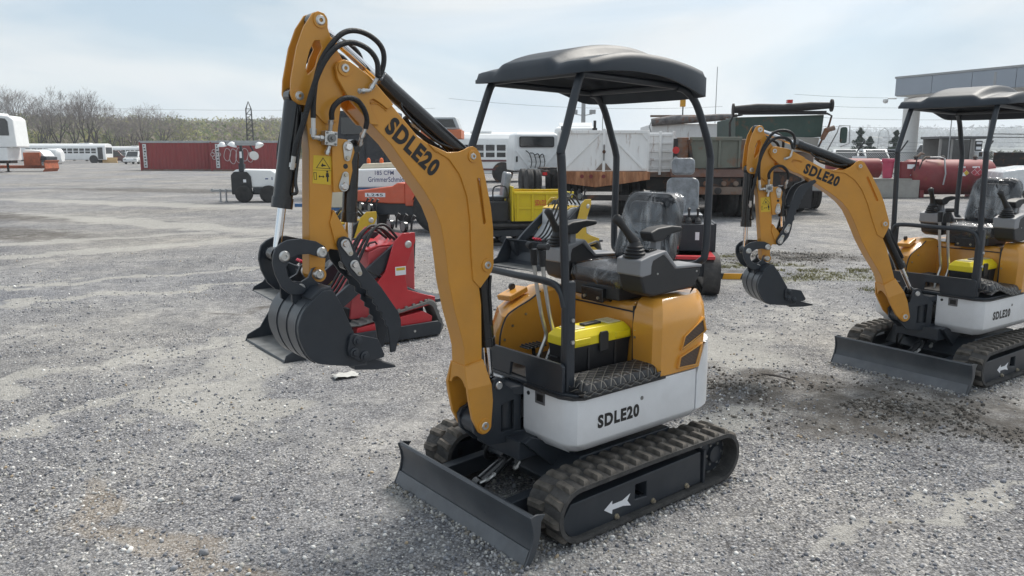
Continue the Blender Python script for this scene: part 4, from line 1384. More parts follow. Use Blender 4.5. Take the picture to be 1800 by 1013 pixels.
    nose = [(1.381, 2.066), (1.368, 2.085), (1.344, 2.095), (1.320, 2.090), (1.236, 2.040), (1.131, 1.934), (1.158, 1.914), (1.198, 1.940), (1.222, 1.952), (1.240, 1.945), (1.236, 1.91), (1.200, 1.850), (1.237, 1.853), (1.332, 1.952), (1.374, 2.024)]
    for s in (1, -1):
        obj('lug_plate', MB().prism(lug, s * .052, s * .0615, holes=[slot]), ORANGE, bo, bev=.0025)
        obj('nose_plate', MB().prism(nose, s * .050, s * .066), ORANGE, bo, bev=.003)
        v_ = [(.792, .048, .775), (.685, .048, .79), (.685, .060, .79), (.788, .060, .775), (.797, .072, .672), (.660, .072, .672), (.660, .092, .672), (.797, .092, .672)]
        v_ = [(a, b * s, c) for a, b, c in v_]
        obj('clevis_flare', MB().rings([v_[:4], v_[4:]]), ORANGE, bo, bev=.002)
        obj('clevis_plate', MB().prism([(.797, .674), (.660, .674), (.652, .59), (.661, .495)] + arc(.703, .478, .042, 200, 318, 8) + [(.770, .520), (.790, .62)], s * .0722, s * .0918), ORANGE, bo, bev=.003)
        for (qx, qz), yq, rr_ in (((1.343, 2.062), .066, .016), ((.737, 1.725), .0615, .014), ((.660, 1.233), .0615, .017), ((.703, .478), .0918, .019)):
            pin(bo, qx, qz, s * yq, rr_)
            obj('boss', MB().lathe([(rr_ * 1.9, s * (yq - .004)), (rr_ * 1.85, s * (yq + .006)), (rr_ * 1.3, s * (yq + .006))], (qx, 0, qz), 'y', 22), ORANGE, bo, bev=.001)
    obj('slot_web', MB().prism([(.745, 1.66), (.700, 1.655), (.664, 1.50), (.655, 1.38), (.745, 1.38)], -.046, .046), ORANGE, bo)
    for s in (1, -1):
        def bead(pts):
            P = spline([(a, s * b, c) for a, b, c in pts], 7)
            obj('weld_bead', MB().tube(P, [.0032 + .0012 * math.sin(i * 2.3) for i in range(len(P))], 6), ORANGE, bo, ang=60)
        bead([(.935, .056, 1.752), (.856, .056, 1.710), (.803, .056, 1.642), (.766, .056, 1.551), (.750, .056, 1.436), (.746, .056, 1.30), (.737, .056, 1.172)])
        bead([(1.158, .0565, 1.908), (1.198, .0565, 1.934), (1.232, .0565, 1.935)])
        bead([(.689, .060, .786), (.735, .060, .781), (.788, .060, .773)])
    aw = [(-.072, .674), (-.055, .774), (.055, .774), (.072, .674)] + arc(0, .655, .058, 20, 160, 8)
    obj('front_web', MB().prism(aw, .772, .790, 'x'), ORANGE, bo, bev=.002)
    tdir = Vector((.950 - 1.118, 0, 1.688 - 1.833)).normalized()
    text('lettering', 'SDLE20', (1.036, .0545, 1.763), tdir, (-tdir.z * -1 * 0 + .145, 0, -.168) if False else (.55, 0, .72), .300, .080, BLACKDEC, bo, bold=.05, off=.0012)
    # ---------------- arm
    al = [(1.352, 2.085), (1.336, 2.03), (1.336, 1.99), (1.370, 1.805), (1.373, 1.75), (1.399, 1.584), (1.410, 1.490), (1.369, 1.414), (1.352, 1.378), (1.375, 1.355), (1.420, 1.365), (1.438, 1.340), (1.446, 1.283), (1.462, 1.250), (1.498, 1.246), (1.512, 1.27), (1.505, 1.423), (1.489, 1.75), (1.498, 1.92), (1.455, 2.03), (1.41, 2.09)]
    a_ = place(obj('arm', MB().prism(al, -.035, .035), ORANGE, root, bev=.004), Ma)
    ap = [(1.455, 2.256), (1.432, 2.266), (1.407, 2.260), (1.394, 2.239), (1.395, 2.208), (1.384, 2.173), (1.340, 2.097), (1.334, 2.023), (1.336, 1.99), (1.37, 1.86), (1.42, 1.85), (1.480, 1.905), (1.500, 1.918), (1.528, 1.922), (1.549, 1.937), (1.557, 1.959), (1.552, 2.011), (1.523, 2.13), (1.492, 2.204)]
    hole = [(1.452, 2.157), (1.430, 2.160), (1.421, 2.135), (1.440, 2.100), (1.454, 2.058), (1.484, 2.032), (1.491, 2.045), (1.487, 2.076), (1.473, 2.119)]
    for s in (1, -1):
        obj('arm_plate', MB().prism(ap, s * .033, s * .044, holes=[hole]), ORANGE, a_, bev=.003)
        obj('thumb_bracket', MB().prism([(1.40, 1.80), (1.334, 1.793), (1.306, 1.764), (1.302, 1.744), (1.316, 1.706), (1.314, 1.672), (1.329, 1.616), (1.351, 1.590), (1.40, 1.588)], s * .034, s * .046), ORANGE, a_, bev=.003)
        for qx, qz, rr_ in ((1.426, 2.233, .017), (1.523, 1.952, .015), (1.475, 1.268, .017)):
            pin(a_, qx, qz, s * .044, rr_)
            obj('boss', MB().lathe([(rr_ * 1.7, s * .040), (rr_ * 1.65, s * .049), (rr_ * 1.25, s * .049)], (qx, 0, qz), 'y', 20), ORANGE, a_)
    keeper(a_, (1.333, 1.765), (1.338, 1.722), .046)
    keeper(a_, (1.357, 1.612), (1.348, 1.655), .046)
    obj('bore', MB().cyl((1.345, .040, 1.689), (1.345, .0472, 1.689), .010, n=16), BLACK, a_)
    obj('gusset', MB().prism([(1.42, 1.47), (1.40, 1.52), (1.345, 1.42), (1.335, 1.38), (1.352, 1.36), (1.40, 1.385)], -.044, .044), ORANGE, a_, bev=.003)
    st = obj('warning_sticker', MB().prism([(1.473, 1.733), (1.397, 1.728), (1.406, 1.617), (1.482, 1.626)], .0352, .0360), STICKY, a_)
    tri = [(1.434, 1.724), (1.4655, 1.684), (1.405, 1.679)]
    tc_ = (sum(p[0] for p in tri) / 3, sum(p[1] for p in tri) / 3)
    obj('triangle', MB().prism(tri, .0361, .0366, holes=[[(tc_[0] + (p[0] - tc_[0]) * .86, tc_[1] + (p[1] - tc_[1]) * .86) for p in tri]]), BLACKDEC, st)
    obj('pictogram', MB().prism([(1.444, 1.692), (1.438, 1.702), (1.434, 1.697), (1.424, 1.694), (1.424, 1.690), (1.434, 1.690), (1.440, 1.688)], .0361, .0366).prism([(1.476, 1.640), (1.476, 1.668), (1.464, 1.667), (1.464, 1.639)], .0361, .0366, holes=[[(1.474, 1.642), (1.474, 1.666), (1.466, 1.665), (1.466, 1.641)]]).prism([(1.456, 1.651), (1.450, 1.657), (1.450, 1.653), (1.438, 1.652), (1.438, 1.656), (1.432, 1.650), (1.438, 1.645), (1.438, 1.649), (1.450, 1.650), (1.450, 1.646)], .0361, .0366).prism([(1.424, 1.664), (1.414, 1.664), (1.412, 1.648), (1.416, 1.648), (1.416, 1.630), (1.422, 1.630), (1.422, 1.648), (1.426, 1.648)], .0361, .0366).cyl((1.419, .0361, 1.669), (1.419, .0366, 1.669), .004, n=10), BLACKDEC, st)
    obj('line', MB().prism([(1.4775, 1.6765), (1.401, 1.6715), (1.401, 1.6725), (1.4775, 1.6775)], .0361, .0366), BLACKDEC, st)
    vb = obj('valve_block', MB().prism([(1.437, 1.826), (1.385, 1.820), (1.390, 1.766), (1.442, 1.772)], .036, .074), STEEL, a_, bev=.003)
    obj('valve_core', MB().cyl((1.413, .074, 1.797), (1.413, .082, 1.797), .016, n=14).cyl((1.413, .082, 1.797), (1.413, .092, 1.797), .007, n=6), WORN, vb)
    for q in ((1.430, 1.818), (1.394, 1.813), (1.398, 1.774), (1.434, 1.779)):
        obj('bolt', MB().cyl((q[0], .074, q[1]), (q[0], .079, q[1]), .0042, n=8), WORN, vb)
    def pa(o): return place(o, Ma)
    pa(fitting(root, [(1.485, .075, 1.872), (1.487, .072, 1.80), (1.44, .060, 1.797)], .009))
    pa(fitting(root, [(1.411, .060, 1.824), (1.412, .075, 1.872)], .008))
    pa(fitting(root, [(1.415, .056, 1.768), (1.428, .056, 1.735)], .008))
    # ---------------- bucket with link
    bk_ = [(1.482, 1.223), (1.466, 1.214), (1.437, 1.161), (1.384, 1.034), (1.345, .93), (1.340, .905), (1.411, .907), (1.519, .932), (1.554, .947), (1.587, .981), (1.612, 1.041), (1.616, 1.096), (1.596, 1.148), (1.553, 1.192), (1.512, 1.220)]
    bu = None
    shell = [(1.500, 1.224), (1.553, 1.192), (1.596, 1.148), (1.616, 1.096), (1.612, 1.041), (1.587, .981), (1.554, .947), (1.519, .932), (1.411, .907), (1.335, .898)]
    sh = [(p.x, p.y) for p in spline([(a, b, 0) for a, b in shell], 3)]
    def off(path, d):
        o = []
        for i, p in enumerate(path):
            a, b = path[max(0, i - 1)], path[min(len(path) - 1, i + 1)]
            t = Vector((b[0] - a[0], b[1] - a[1])).normalized()
            o.append((p[0] - t.y * d, p[1] + t.x * d))
        return o
    shi, sho = off(sh, -.012), off(sh, .004)
    bu = pa(obj('bucket', MB().prism(sh + shi[::-1], -.148, .148), DARKBLADE, root, ang=40))
    for s in (1, -1):
        obj('side_plate', MB().prism(bk_, s * .139, s * .150), DARK, bu, bev=.003)
        cut = obj('side_cutter', MB().prism([(1.398, 1.040), (1.290, 1.003), (1.262, .935), (1.265, .922), (1.357, .914), (1.418, .950), (1.424, .985), (1.412, 1.03)], s * .150, s * .166), DARK, bu, bev=.003)
        for q in ((1.382, 1.010), (1.398, .964), (1.353, .942)):
            obj('bolt', MB().lathe([(.021, s * .166), (.020, s * .172), (.012, s * .174), (.011, s * .183), (.002, s * .184)], (q[0], 0, q[1]), 'y', 16), DARK, cut)
    for ya, yb in ((-.125, -.055), (-.035, .04), (.06, .128)):
        obj('wear_strip', MB().prism(sh[4:20] + sho[4:20][::-1], ya, yb), DARKBLADE, bu)
    for yt in (-.115, 0, .115):
        obj('bucket_tooth', MB().rings([[(1.39, yt - .028, .925), (1.39, yt + .028, .925), (1.385, yt + .028, .885), (1.385, yt - .028, .885)], [(1.29, yt - .026, .912), (1.29, yt + .026, .912), (1.285, yt + .026, .868), (1.285, yt - .026, .868)], [(1.195, yt - .020, .868), (1.195, yt + .020, .868), (1.195, yt + .020, .860), (1.195, yt - .020, .860)]]), DARK, bu, bev=.002)
        obj('worn_tip', MB().rings([[(1.262, yt - .012, .9005), (1.262, yt + .026, .9005), (1.262, yt + .026, .896), (1.262, yt - .012, .896)], [(1.197, yt - .019, .8715), (1.197, yt + .021, .8715), (1.197, yt + .021, .867), (1.197, yt - .019, .867)]]), WORN, bu)
    ears = [(1.510, 1.297)] + arc(1.484, 1.274, .029, 70, -20, 5) + [(1.462, 1.20), (1.475, 1.165), (1.555, 1.140), (1.597, 1.175), (1.600, 1.240), (1.585, 1.256), (1.557, 1.250), (1.527, 1.265)]
    for s in (1, -1):
        e_ = obj('bucket_ear', MB().prism(ears, s * .048, s * .062), DARK, bu, bev=.003)
        pin(e_, 1.484, 1.272, s * .062, .015)
        pin(e_, 1.563, 1.225, s * .062, .015)
    obj('top_plate', MB().prism([(1.465, 1.215), (1.475, 1.235), (1.52, 1.230), (1.565, 1.198), (1.555, 1.185), (1.51, 1.212)], -.146, .146), DARK, bu, bev=.004)
    lk = [(1.668, 1.365), (1.660, 1.388), (1.640, 1.405), (1.611, 1.417), (1.559, 1.420), (1.496, 1.405), (1.460, 1.382), (1.446, 1.352), (1.461, 1.335), (1.493, 1.345), (1.528, 1.358), (1.568, 1.359), (1.603, 1.345), (1.621, 1.313), (1.615, 1.280), (1.599, 1.258), (1.575, 1.247), (1.545, 1.225), (1.555, 1.205), (1.585, 1.203), (1.613, 1.210), (1.643, 1.239), (1.665, 1.291), (1.673, 1.335)]
    lb = MB()
    for s in (1, -1):
        lb.prism(lk, s * .063, s * .077)
    lko = pa(obj('bucket_link', lb, DARK, root, bev=.003))
    obj('link_tube', MB().cyl((1.627, -.063, 1.357), (1.627, .063, 1.357), .024, n=18), DARK, lko)
    for s in (1, -1):
        pin(lko, 1.627, 1.357, s * .077, .017)
        pin(lko, 1.475, 1.360, s * .077, .017)
    # ---------------- thumb
    th = [(1.399, 1.389), (1.390, 1.408), (1.367, 1.414), (1.344, 1.404), (1.330, 1.375), (1.302, 1.306), (1.208, 1.190), (1.130, 1.075), (1.119, 1.040), (1.118, 1.007), (1.149, .905), (1.173, .903), (1.175, .953), (1.183, 1.016), (1.196, 1.028), (1.193, 1.045), (1.211, 1.060), (1.209, 1.082), (1.232, 1.095), (1.230, 1.112), (1.250, 1.128), (1.246, 1.146), (1.274, 1.165), (1.274, 1.185), (1.300, 1.198), (1.305, 1.218), (1.345, 1.258), (1.383, 1.313)]
    Mt = Ma @ Tr(1.367, 0, 1.382) @ Matrix.Rotation(-thumb, 4, 'Y') @ Tr(-1.367, 0, -1.382)
    tb = MB()
    for s in (1, -1):
        tb.prism(th, s * .047, s * .059)
    tho = place(obj('thumb', tb, DARK, root, bev=.003), Mt)
    obj('thumb_spreader', MB().cyl((1.30, -.047, 1.255), (1.30, .047, 1.255), .018, n=14).cyl((1.22, -.047, 1.15), (1.22, .047, 1.15), .016, n=14).cyl((1.367, -.047, 1.382), (1.367, .047, 1.382), .026, n=18), DARK, tho)
    keeper(tho, (1.367, 1.384), (1.346, 1.345), .059, .017)
    keeper(tho, (1.330, 1.297), (1.309, 1.260), .059, .017)
    # ---------------- rams
    V = Vector
    tp0 = Ma @ V((1.290, 0, 1.765))
    tp1 = Mt @ V((1.330, 0, 1.297))
    dirt_ = (tp1 - tp0)
    cylinder(root, 'thumb_ram', tp0, tp1, .030, .016, .62)
    cylinder(root, 'bucket_ram', Ma @ V((1.523, 0, 1.952)), Ma @ V((1.627, 0, 1.357)), .037, .0165, .685)
    cylinder(root, 'arm_ram', Mb @ V((.737, 0, 1.725)), Ma @ V((1.426, 0, 2.233)), .036, .0175, .60)
    cylinder(root, 'boom_ram', Mb @ V((.655, 0, 1.233)), Ms @ V((.600, 0, .648)), .037, .019, .66 if lift == 0 else .62)
    # ram guard on the boom ram and hard lines
    g0, g1 = Mb @ V((.640, 0, 1.20)), Ms @ V((.61, 0, .75))
    d_ = (g1 - g0)
    sidev = (Ms.to_3x3() @ V((0, 1, 0)))
    hose(root, [g0 + d_ * .05 + sidev * .03 + V((-.02, 0, 0)), g0 + d_ * .2 + sidev * .036 + V((-.005, 0, 0)), g0 + d_ * .45 + sidev * .036 + V((-.005, 0, 0)), g0 + d_ * .58 + sidev * .034], .008)
    # arm ram hard line
    r0, r1 = Mb @ V((.737, 0, 1.725)), Ma @ V((1.426, 0, 2.233))
    dd = r1 - r0
    up_ = V((-dd.z, 0, dd.x)).normalized()
    if up_.z > 0: up_ = -up_
    sv = Ms.to_3x3() @ V((0, .024, 0))
    hose(root, [r0 + dd * .10 + up_ * .02 + sv, r0 + dd * .20 + up_ * .045 + sv, r0 + dd * .36 + up_ * .048 + sv, r0 + dd * .44 + up_ * .040 + sv, r0 + dd * .47 + up_ * .02 + sv], .007, BLACK, name='hard_line')
    hose(root, [r0 + dd * .06 + up_ * .035 - sv, r0 + dd * .2 + up_ * .055 - sv * .3, r0 + dd * .33 + up_ * .062 - sv * .3, r0 + dd * .40 + up_ * .05], .010)
    fitting(root, [r0 + dd * .30 + up_ * .050 + sv * .2, r0 + dd * .36 + up_ * .052 + sv * .2], .008)
    # bucket ram hard line
    b0, b1 = Ma @ V((1.523, 0, 1.952)), Ma @ V((1.627, 0, 1.357))
    db = b1 - b0
    rx = V((-1, 0, 0)) if True else None
    sv2 = Ms.to_3x3() @ V((-.024, .036, 0))
    hose(root, [b0 + db * .10 + sv2, b0 + db * .3 + sv2 * 1.08, b0 + db * .52 + sv2 * 1.08, b0 + db * .60 + sv2 * 1.35, b0 + db * .615 + sv2 * .9], .0065, BLACK, name='hard_line')
    # flexible hoses: boom side -> arm side
    def mixp(p, t):
        p = V(p)
        return (Mb @ p) * (1 - t) + (Ma @ p) * t
    H1 = [(1.215, .085, 2.026), (1.192, .085, 2.06), (1.181, .085, 2.104), (1.186, .085, 2.141), (1.21, .085, 2.171), (1.253, .085, 2.194), (1.301, .085, 2.202), (1.343, .085, 2.194), (1.379, .085, 2.17), (1.416, .085, 2.128), (1.447, .083, 2.08), (1.467, .08, 2.022), (1.478, .078, 1.965), (1.483, .076, 1.918), (1.485, .075, 1.871)]
    H2 = [(1.22, .102, 2.036), (1.221, .102, 2.089), (1.245, .102, 2.125), (1.281, .102, 2.146), (1.323, .102, 2.155), (1.364, .102, 2.147), (1.4, .102, 2.126), (1.437, .10, 2.085), (1.468, .098, 2.031), (1.493, .094, 1.968), (1.51, .09, 1.916), (1.527, .085, 1.859), (1.543, .075, 1.807), (1.555, .068, 1.77), (1.562, .06, 1.73)]
    for H in (H1, H2):
        n_ = len(H) - 1
        hose(root, [mixp(p, min(1, max(0, (i / n_ - .05) / .5))) for i, p in enumerate(H)], .0105, n=4)
        hose(root, [mixp((p[0] + .01, -p[1], p[2] - .012), min(1, max(0, (i / n_ - .05) / .5))) for i, p in enumerate(H)], .0105, n=4)
    place(fitting(root, [(1.217, .09, 2.030), (1.250, .086, 1.982), (1.282, .075, 1.980), (1.282, .062, 1.980)], .008), Mb)
    pa(fitting(root, [(1.562, .06, 1.735), (1.568, .05, 1.68)], .009))
    H3 = [(1.411, .078, 1.868), (1.414, .085, 1.892), (1.405, .09, 1.917), (1.374, .09, 1.942), (1.338, .09, 1.950), (1.302, .085, 1.940), (1.272, .078, 1.909), (1.257, .07, 1.871), (1.260, .062, 1.835)]
    pa(hose(root, H3, .0105, n=5))
    pa(fitting(root, [(1.260, .062, 1.838), (1.276, .055, 1.800), (1.276, .04, 1.770)], .008))
    pa(hose(root, [(1.40, -.05, 1.80), (1.38, -.06, 1.87), (1.35, -.06, 1.84), (1.355, -.05, 1.76)], .009, n=4))
    return root, Ms, Mb, Ma

EXC1 = build_excavator((.3631, 3.9530, 0), 218.7, 'orange and silver mini excavator with toothed thumb closed down over its bucket')
EXC2 = build_excavator((3.678, 6.280, 0), 214.5, 'orange and silver mini excavator parked near the red fuel tanks with its thumb folded up', sw=R(-28.1), lift=R(-19.7), arm=R(10.0), thumb=R(-118))

def toolbox(root_m, label):
    M = Matrix.Translation(root_m[0]) @ Matrix.Rotation(R(root_m[1]), 4, 'Z')
    o = thing('toolbox', label, 'toolbox', M @ Vector((.085, .155, .664)), root_m[1], 'toolboxes on the excavator decks')
    b = obj('box', MB().rings([ring_z(rrect(-.205, .205, -.085, .085, .012), z, i_) for z, i_ in ((0, .012), (.01, .006), (.13, .0), (.15, -.004), (.158, -.004))]), BLACKP, o, bev=.003)
    lid = obj('lid', MB().rings([ring_z(rrect(-.213, .213, -.092, .092, .016), z, i_) for z, i_ in ((.150, 0), (.192, 0.002), (.212, .018), (.226, .03))]), YELLOWP, o, bev=.004, seg=3)
    for s in (1, -1):
        obj('lid_tray', MB().box(s * .075 - .045 + s * .05, s * .075 + .045 + s * .05, -.05, .05, .224, .232), paint('clear_tray', (.66, .60, .35), .25), lid, bev=.004)
        obj('lid_shoulder', MB().box(s * .14 - .055, s * .14 + .055, .086, .098, .158, .190), YELLOWP, lid, bev=.006)
    obj('handle', MB().box(-.06, .06, -.02, .02, .226, .238), BLACKP, lid, bev=.005)
    obj('latch', MB().prism([(-.028, .11), (.028, .11), (.030, .195), (.022, .208), (-.022, .208), (-.030, .195)], .090, .104), BLACKP, o, bev=.004)
    for x_ in (-.0925, .0925):
        obj('rib', MB().box(x_ - .0075, x_ + .0075, .083, .090, .02, .14), BLACKP, b)
    return o
toolbox(((.3631, 3.9530, 0), 218.7), 'yellow lidded black toolbox standing beside the flat quilted cushion')
toolbox(((3.678, 6.280, 0), 214.5), 'yellow lidded black toolbox behind the travel levers of the excavator with folded thumb')

def cushion(root_m, label, bent=False):
    M = Matrix.Translation(root_m[0]) @ Matrix.Rotation(R(root_m[1]), 4, 'Z')
    nu, nv = 26, 12
    mb = MB()
    uvs = []
    def pt(u, v, t):
        x = -.155 + .56 * u
        yc, hw = .352, .098
        y = yc + hw * (2 * v - 1)
        if u < .25: y = yc + hw * (2 * v - 1) * (.75 + .25 * (u / .25)) + .02 * (1 - u / .25) * 0
        e = min(u, 1 - u) * .56
        f = min(v, 1 - v) * .2
        edge = min(1, e / .05) * min(1, f / .035)
        z = .655 + t * .050 * math.sqrt(max(0.0, min(1, edge * (2 - edge))))
        if v > .75: z -= .012 * (v - .75) / .25
        if bent:
            z += .16 * math.exp(-((u - .62) / .22) ** 2) * t * .0 + .10 * (max(0, .75 - u) ** 1.3) * 0 + .085 * math.exp(-((u - .8) / .25) ** 2) * (1 - .3 * v)
        z += .004 * noise.noise(Vector((x * 9, y * 9, 3)))
        return (x, y, z)
    for t in (1, 0):
        for j in range(nv + 1):
            for i in range(nu + 1):
                mb.v.append(pt(i / nu, j / nv, t))
                uvs.append((i / nu * 2.9, j / nv * 1.05 + (0 if t else .0)))
    W = nu + 1
    n = W * (nv + 1)
    for j in range(nv):
        for i in range(nu):
            a = j * W + i
            mb.f.append((a, a + 1, a + W + 1, a + W))
            mb.f.append((n + a + W, n + a + W + 1, n + a + 1, n + a))
    ring = [i for i in range(W)] + [j * W + nu for j in range(1, nv + 1)] + [nv * W + i for i in range(nu - 1, -1, -1)] + [j * W for j in range(nv - 1, 0, -1)]
    # bulged side wall
    cxm, cym = .125, .352
    bi = len(mb.v)
    for q in ring:
        p, b = mb.v[q], mb.v[q + n]
        d = Vector((p[0] - cxm, (p[1] - cym) * 2, 0)).normalized() * .012
        mb.v.append((p[0] + d.x, p[1] + d.y, (p[2] + b[2]) / 2 + .028))
        mb.v.append((p[0] + d.x * .8, p[1] + d.y * .8, b[2]))
        uvs.append((uvs[q][0], uvs[q][1] + .06)); uvs.append((uvs[q][0], uvs[q][1] + .32))
    k = len(ring)
    for a in range(k):
        b = (a + 1) % k
        mb.f.append((ring[a], ring[b], bi + 2 * b, bi + 2 * a))
        mb.f.append((bi + 2 * a, bi + 2 * b, bi + 2 * b + 1, bi + 2 * a + 1))
        mb.f.append((bi + 2 * a + 1, bi + 2 * b + 1, ring[b] + n, ring[a] + n))
    me = mb.mesh('cushion')
    ul = me.uv_layers.new(name='UVMap')
    for lp in me.loops:
        ul.data[lp.index].uv = uvs[lp.vertex_index]
    smooth(me, 60)
    me.materials.append(QUILT)
    o = bpy.data.objects.new('seat_cushion_pad', me)
    COL.objects.link(o)
    o.location = M.to_translation()
    o.rotation_euler = (0, 0, R(root_m[1]))
    return tag(o, label, 'cushion', 'quilted cushions on the excavator decks')
cushion(((.3631, 3.9530, 0), 218.7), 'black quilted cushion with pale stitching lying flat on an excavator deck')
cushion(((3.678, 6.280, 0), 214.5), 'black quilted cushion curled up at its front end', bent=True)
# ------------------------------------------------------------------ shared vehicle pieces
def wheel(par, x, y, z, r, w_, rim=None, name='wheel', out_=1, lugs=True):
    """wheel with its axle along the parent's y; out_ = side the dish faces"""
    t = obj(name, MB().lathe([(r * .58, -w_ / 2), (r * .80, -w_ / 2), (r * .94, -w_ * .46), (r, -w_ * .36), (r, -w_ * .10), (r * .975, -w_ * .08), (r * .975, w_ * .08), (r, w_ * .10), (r, w_ * .36), (r * .94, w_ * .46), (r * .80, w_ / 2), (r * .58, w_ / 2)], (x, y, z), 'y', 28), TYRE, par, ang=40)
    s = out_
    obj('rim', MB().lathe([(r * .60, -s * w_ * .3), (r * .60, s * w_ * .48), (r * .56, s * w_ * .48), (r * .50, s * w_ * .25), (r * .28, s * w_ * .18), (r * .22, s * w_ * .36), (r * .02, s * w_ * .36)], (x, y, z), 'y', 24), rim or GALV, t, ang=30)
    return t
def panel(par, name, mat, x0, x1, y0, y1, z0, z1, bev=.01):
    return obj(name, MB().box(x0, x1, y0, y1, z0, z1), mat, par, bev=bev)

# ------------------------------------------------------------------ stand-on track loaders
LLUG = {}
def pad_mesh():
    if 'm' not in LLUG:
        me = MB().rings([[(-.018, -.095, 0), (.018, -.095, 0), (.018, .095, 0), (-.018, .095, 0)], [(-.010, -.088, .016), (.010, -.088, .016), (.010, .088, .016), (-.010, .088, .016)]]).mesh('tread_pad')
        me.materials.append(paint('grey_track_rubber', (.16, .16, .155), .85, var=.3, dust=.4))
        LLUG['m'] = me
    return LLUG['m']
def track_loader(loc, yaw, col, hoodmat, label, detail=True, hood_text=None):
    o = thing('track_loader', label, 'loader', loc, yaw, 'stand-on track loaders')
    for s in (1, -1):
        # belt: raised rear sprocket triangle-ish loop
        loop = arc(.42, .12, .105, 120, -90, 8) + arc(-.44, .11, .095, 270, 180, 5) + arc(-.38, .26, .09, 170, 70, 6)
        inner = [(p[0] * .93 - .004, .17 + (p[1] - .17) * .84) for p in loop]
        b_ = obj('rubber_track', MB().prism(loop, s * .22, s * .42, holes=[inner]), paint('grey_track_rubber', (.16, .16, .155), .85, var=.3, dust=.4), o, ang=40)
        if detail:
            m_ = len(loop)
            for i in range(m_):
                a, c = Vector(loop[i]), Vector(loop[(i + 1) % m_])
                k = max(1, int((c - a).length / .075))
                for j in range(k):
                    p = a + (c - a) * ((j + .5) / k)
                    d = (c - a).normalized()
                    n_ = Vector((d.y, -d.x))
                    if n_.dot(p - Vector((0, .17))) < 0: n_ = -n_
                    q = bpy.data.objects.new('tread_pad', pad_mesh()); COL.objects.link(q); q.parent = b_
                    X = Vector((d.x, 0, d.y)); Zv = Vector((n_.x, 0, n_.y)); Yv = Zv.cross(X)
                    q.matrix_local = Matrix(((X.x, Yv.x, Zv.x, p.x), (X.y, Yv.y, Zv.y, s * .32), (X.z, Yv.z, Zv.z, p.y), (0, 0, 0, 1)))
        obj('track_frame', MB().prism([(.38, .08), (.36, .19), (-.32, .26), (-.42, .20), (-.40, .07)], s * .26, s * .415), col, o, bev=.008)
        obj('guard_rail', MB().prism([(.50, .03), (.50, .12), (.44, .15), (-.46, .155), (-.50, .12), (-.48, .02)], s * .425, s * .455), DARK, o, bev=.006)
        for bx in (.3, .05, -.2):
            obj('bolt', MB().cyl((bx, s * .455, .09), (bx, s * .462, .09), .012, n=8), STEEL, o)
        tw = [(-.02, .25), (.155, .55), (.05, .66), (-.05, .93), (-.135, 1.005), (-.265, 1.005), (-.27, .93), (-.145, .65), (-.175, .475), (-.30, .43), (-.47, .375), (-.47, .31)]
        tp = obj('tower_plate', MB().prism(tw, s * .365, s * .385), col, o, bev=.004)
        obj('pivot_pin', MB().lathe([(.004, s * .402), (.024, s * .400), (.034, s * .392), (.036, s * .385)], (-.19, 0, .90), 'y', 18), STEEL, tp)
        obj('step_flange', MB().box(-.47, -.20, s * .30, s * .385, .365, .38), col, tp, bev=.003)
        if s > 0:
            obj('label_plate', MB().box(-.16, -.05, .3852, .3866, .62, .70), WHITEDEC, tp)
            obj('label_print', MB().box(-.15, -.06, .3867, .3874, .665, .69), STICKY, tp)
        ar = [(-.24, .95), (-.16, .97), (.16, .74), (.50, .50), (.74, .30), (.70, .22), (.42, .40), (.05, .66), (-.23, .87)]
        obj('loader_arm', MB().prism(ar, s * .305, s * .345), DARK, o, bev=.005)
        obj('lift_ram', MB().cyl((-.32, s * .33, .40), (.05, s * .33, .60), .030, n=14).cyl((.05, s * .33, .60), (.22, s * .33, .69), .017, n=12), BLACK, o)
    hp = [(.36, .24), (.34, .42), (.17, .60), (.155, .84), (.05, .88), (-.15, .885), (-.28, .97), (-.32, .97), (-.32, .30), (-.2, .22)]
    hd = obj('hood', MB().prism(hp, -.27, .27), hoodmat, o, bev=.012)
    obj('hood_top', MB().prism([(.17, .865), (.06, .895), (-.15, .90), (-.15, .888), (.05, .882), (.16, .845)], -.265, .265), col, hd, bev=.002)
    obj('hood_label', MB().prism([(.1675, .70), (.1615, .80), (.163, .80), (.169, .70)], -.12, .08), WHITEDEC, hd)
    for yy in (-.18, .18):
        obj('hood_handle', MB().tube([(.12, yy, .88), (.10, yy, .91), (.04, yy, .92), (.02, yy, .89)], .010, 6), BLACKP, hd)
    obj('chassis', MB().box(-.42, .36, -.25, .25, .12, .34), DARK, o, bev=.01)
    obj('platform', MB().box(-.66, -.38, -.30, .30, .30, .335), DARK, o, bev=.006)
    ct = obj('control_tower', MB().prism([(-.28, .60), (-.28, .97), (-.33, .99), (-.38, .92), (-.36, .60)], -.20, .20), BLACKP, o, bev=.01)
    for yy in (-.15, .0, .15):
        obj('control_lever', MB().tube([(-.36, yy, 1.0), (-.37, yy, 1.10), (-.39, yy + .02, 1.14)], [.010, .012, .018], 8), BLACKP, ct)
    for yy in (-.16, .12):
        lp = obj('work_light', MB().lathe([(.012, -.34), (.05, -.32), (.056, -.285), (.050, -.28), (.046, -.29), (.004, -.295)], (0, yy, 1.035), 'x', 16), BLACK, o)
        obj('lens', MB().cyl((-.287, yy, 1.035), (-.283, yy, 1.035), .045, n=16), WORKLENS, lp)
    # bucket
    prof = [(1.07, .006), (.74, .006), (.66, .06), (.62, .20), (.66, .34), (.73, .40)]
    pi = [(1.06, .018), (.745, .020), (.675, .07), (.635, .20), (.672, .33), (.735, .388)]
    bk = obj('loader_bucket', MB().prism(prof + pi[::-1], -.49, .49), DARK, o, bev=.002)
    obj('worn_floor', MB().prism([(1.062, .0185), (.75, .0205), (.75, .0225), (1.060, .0205)], -.478, .478), WORN, bk)
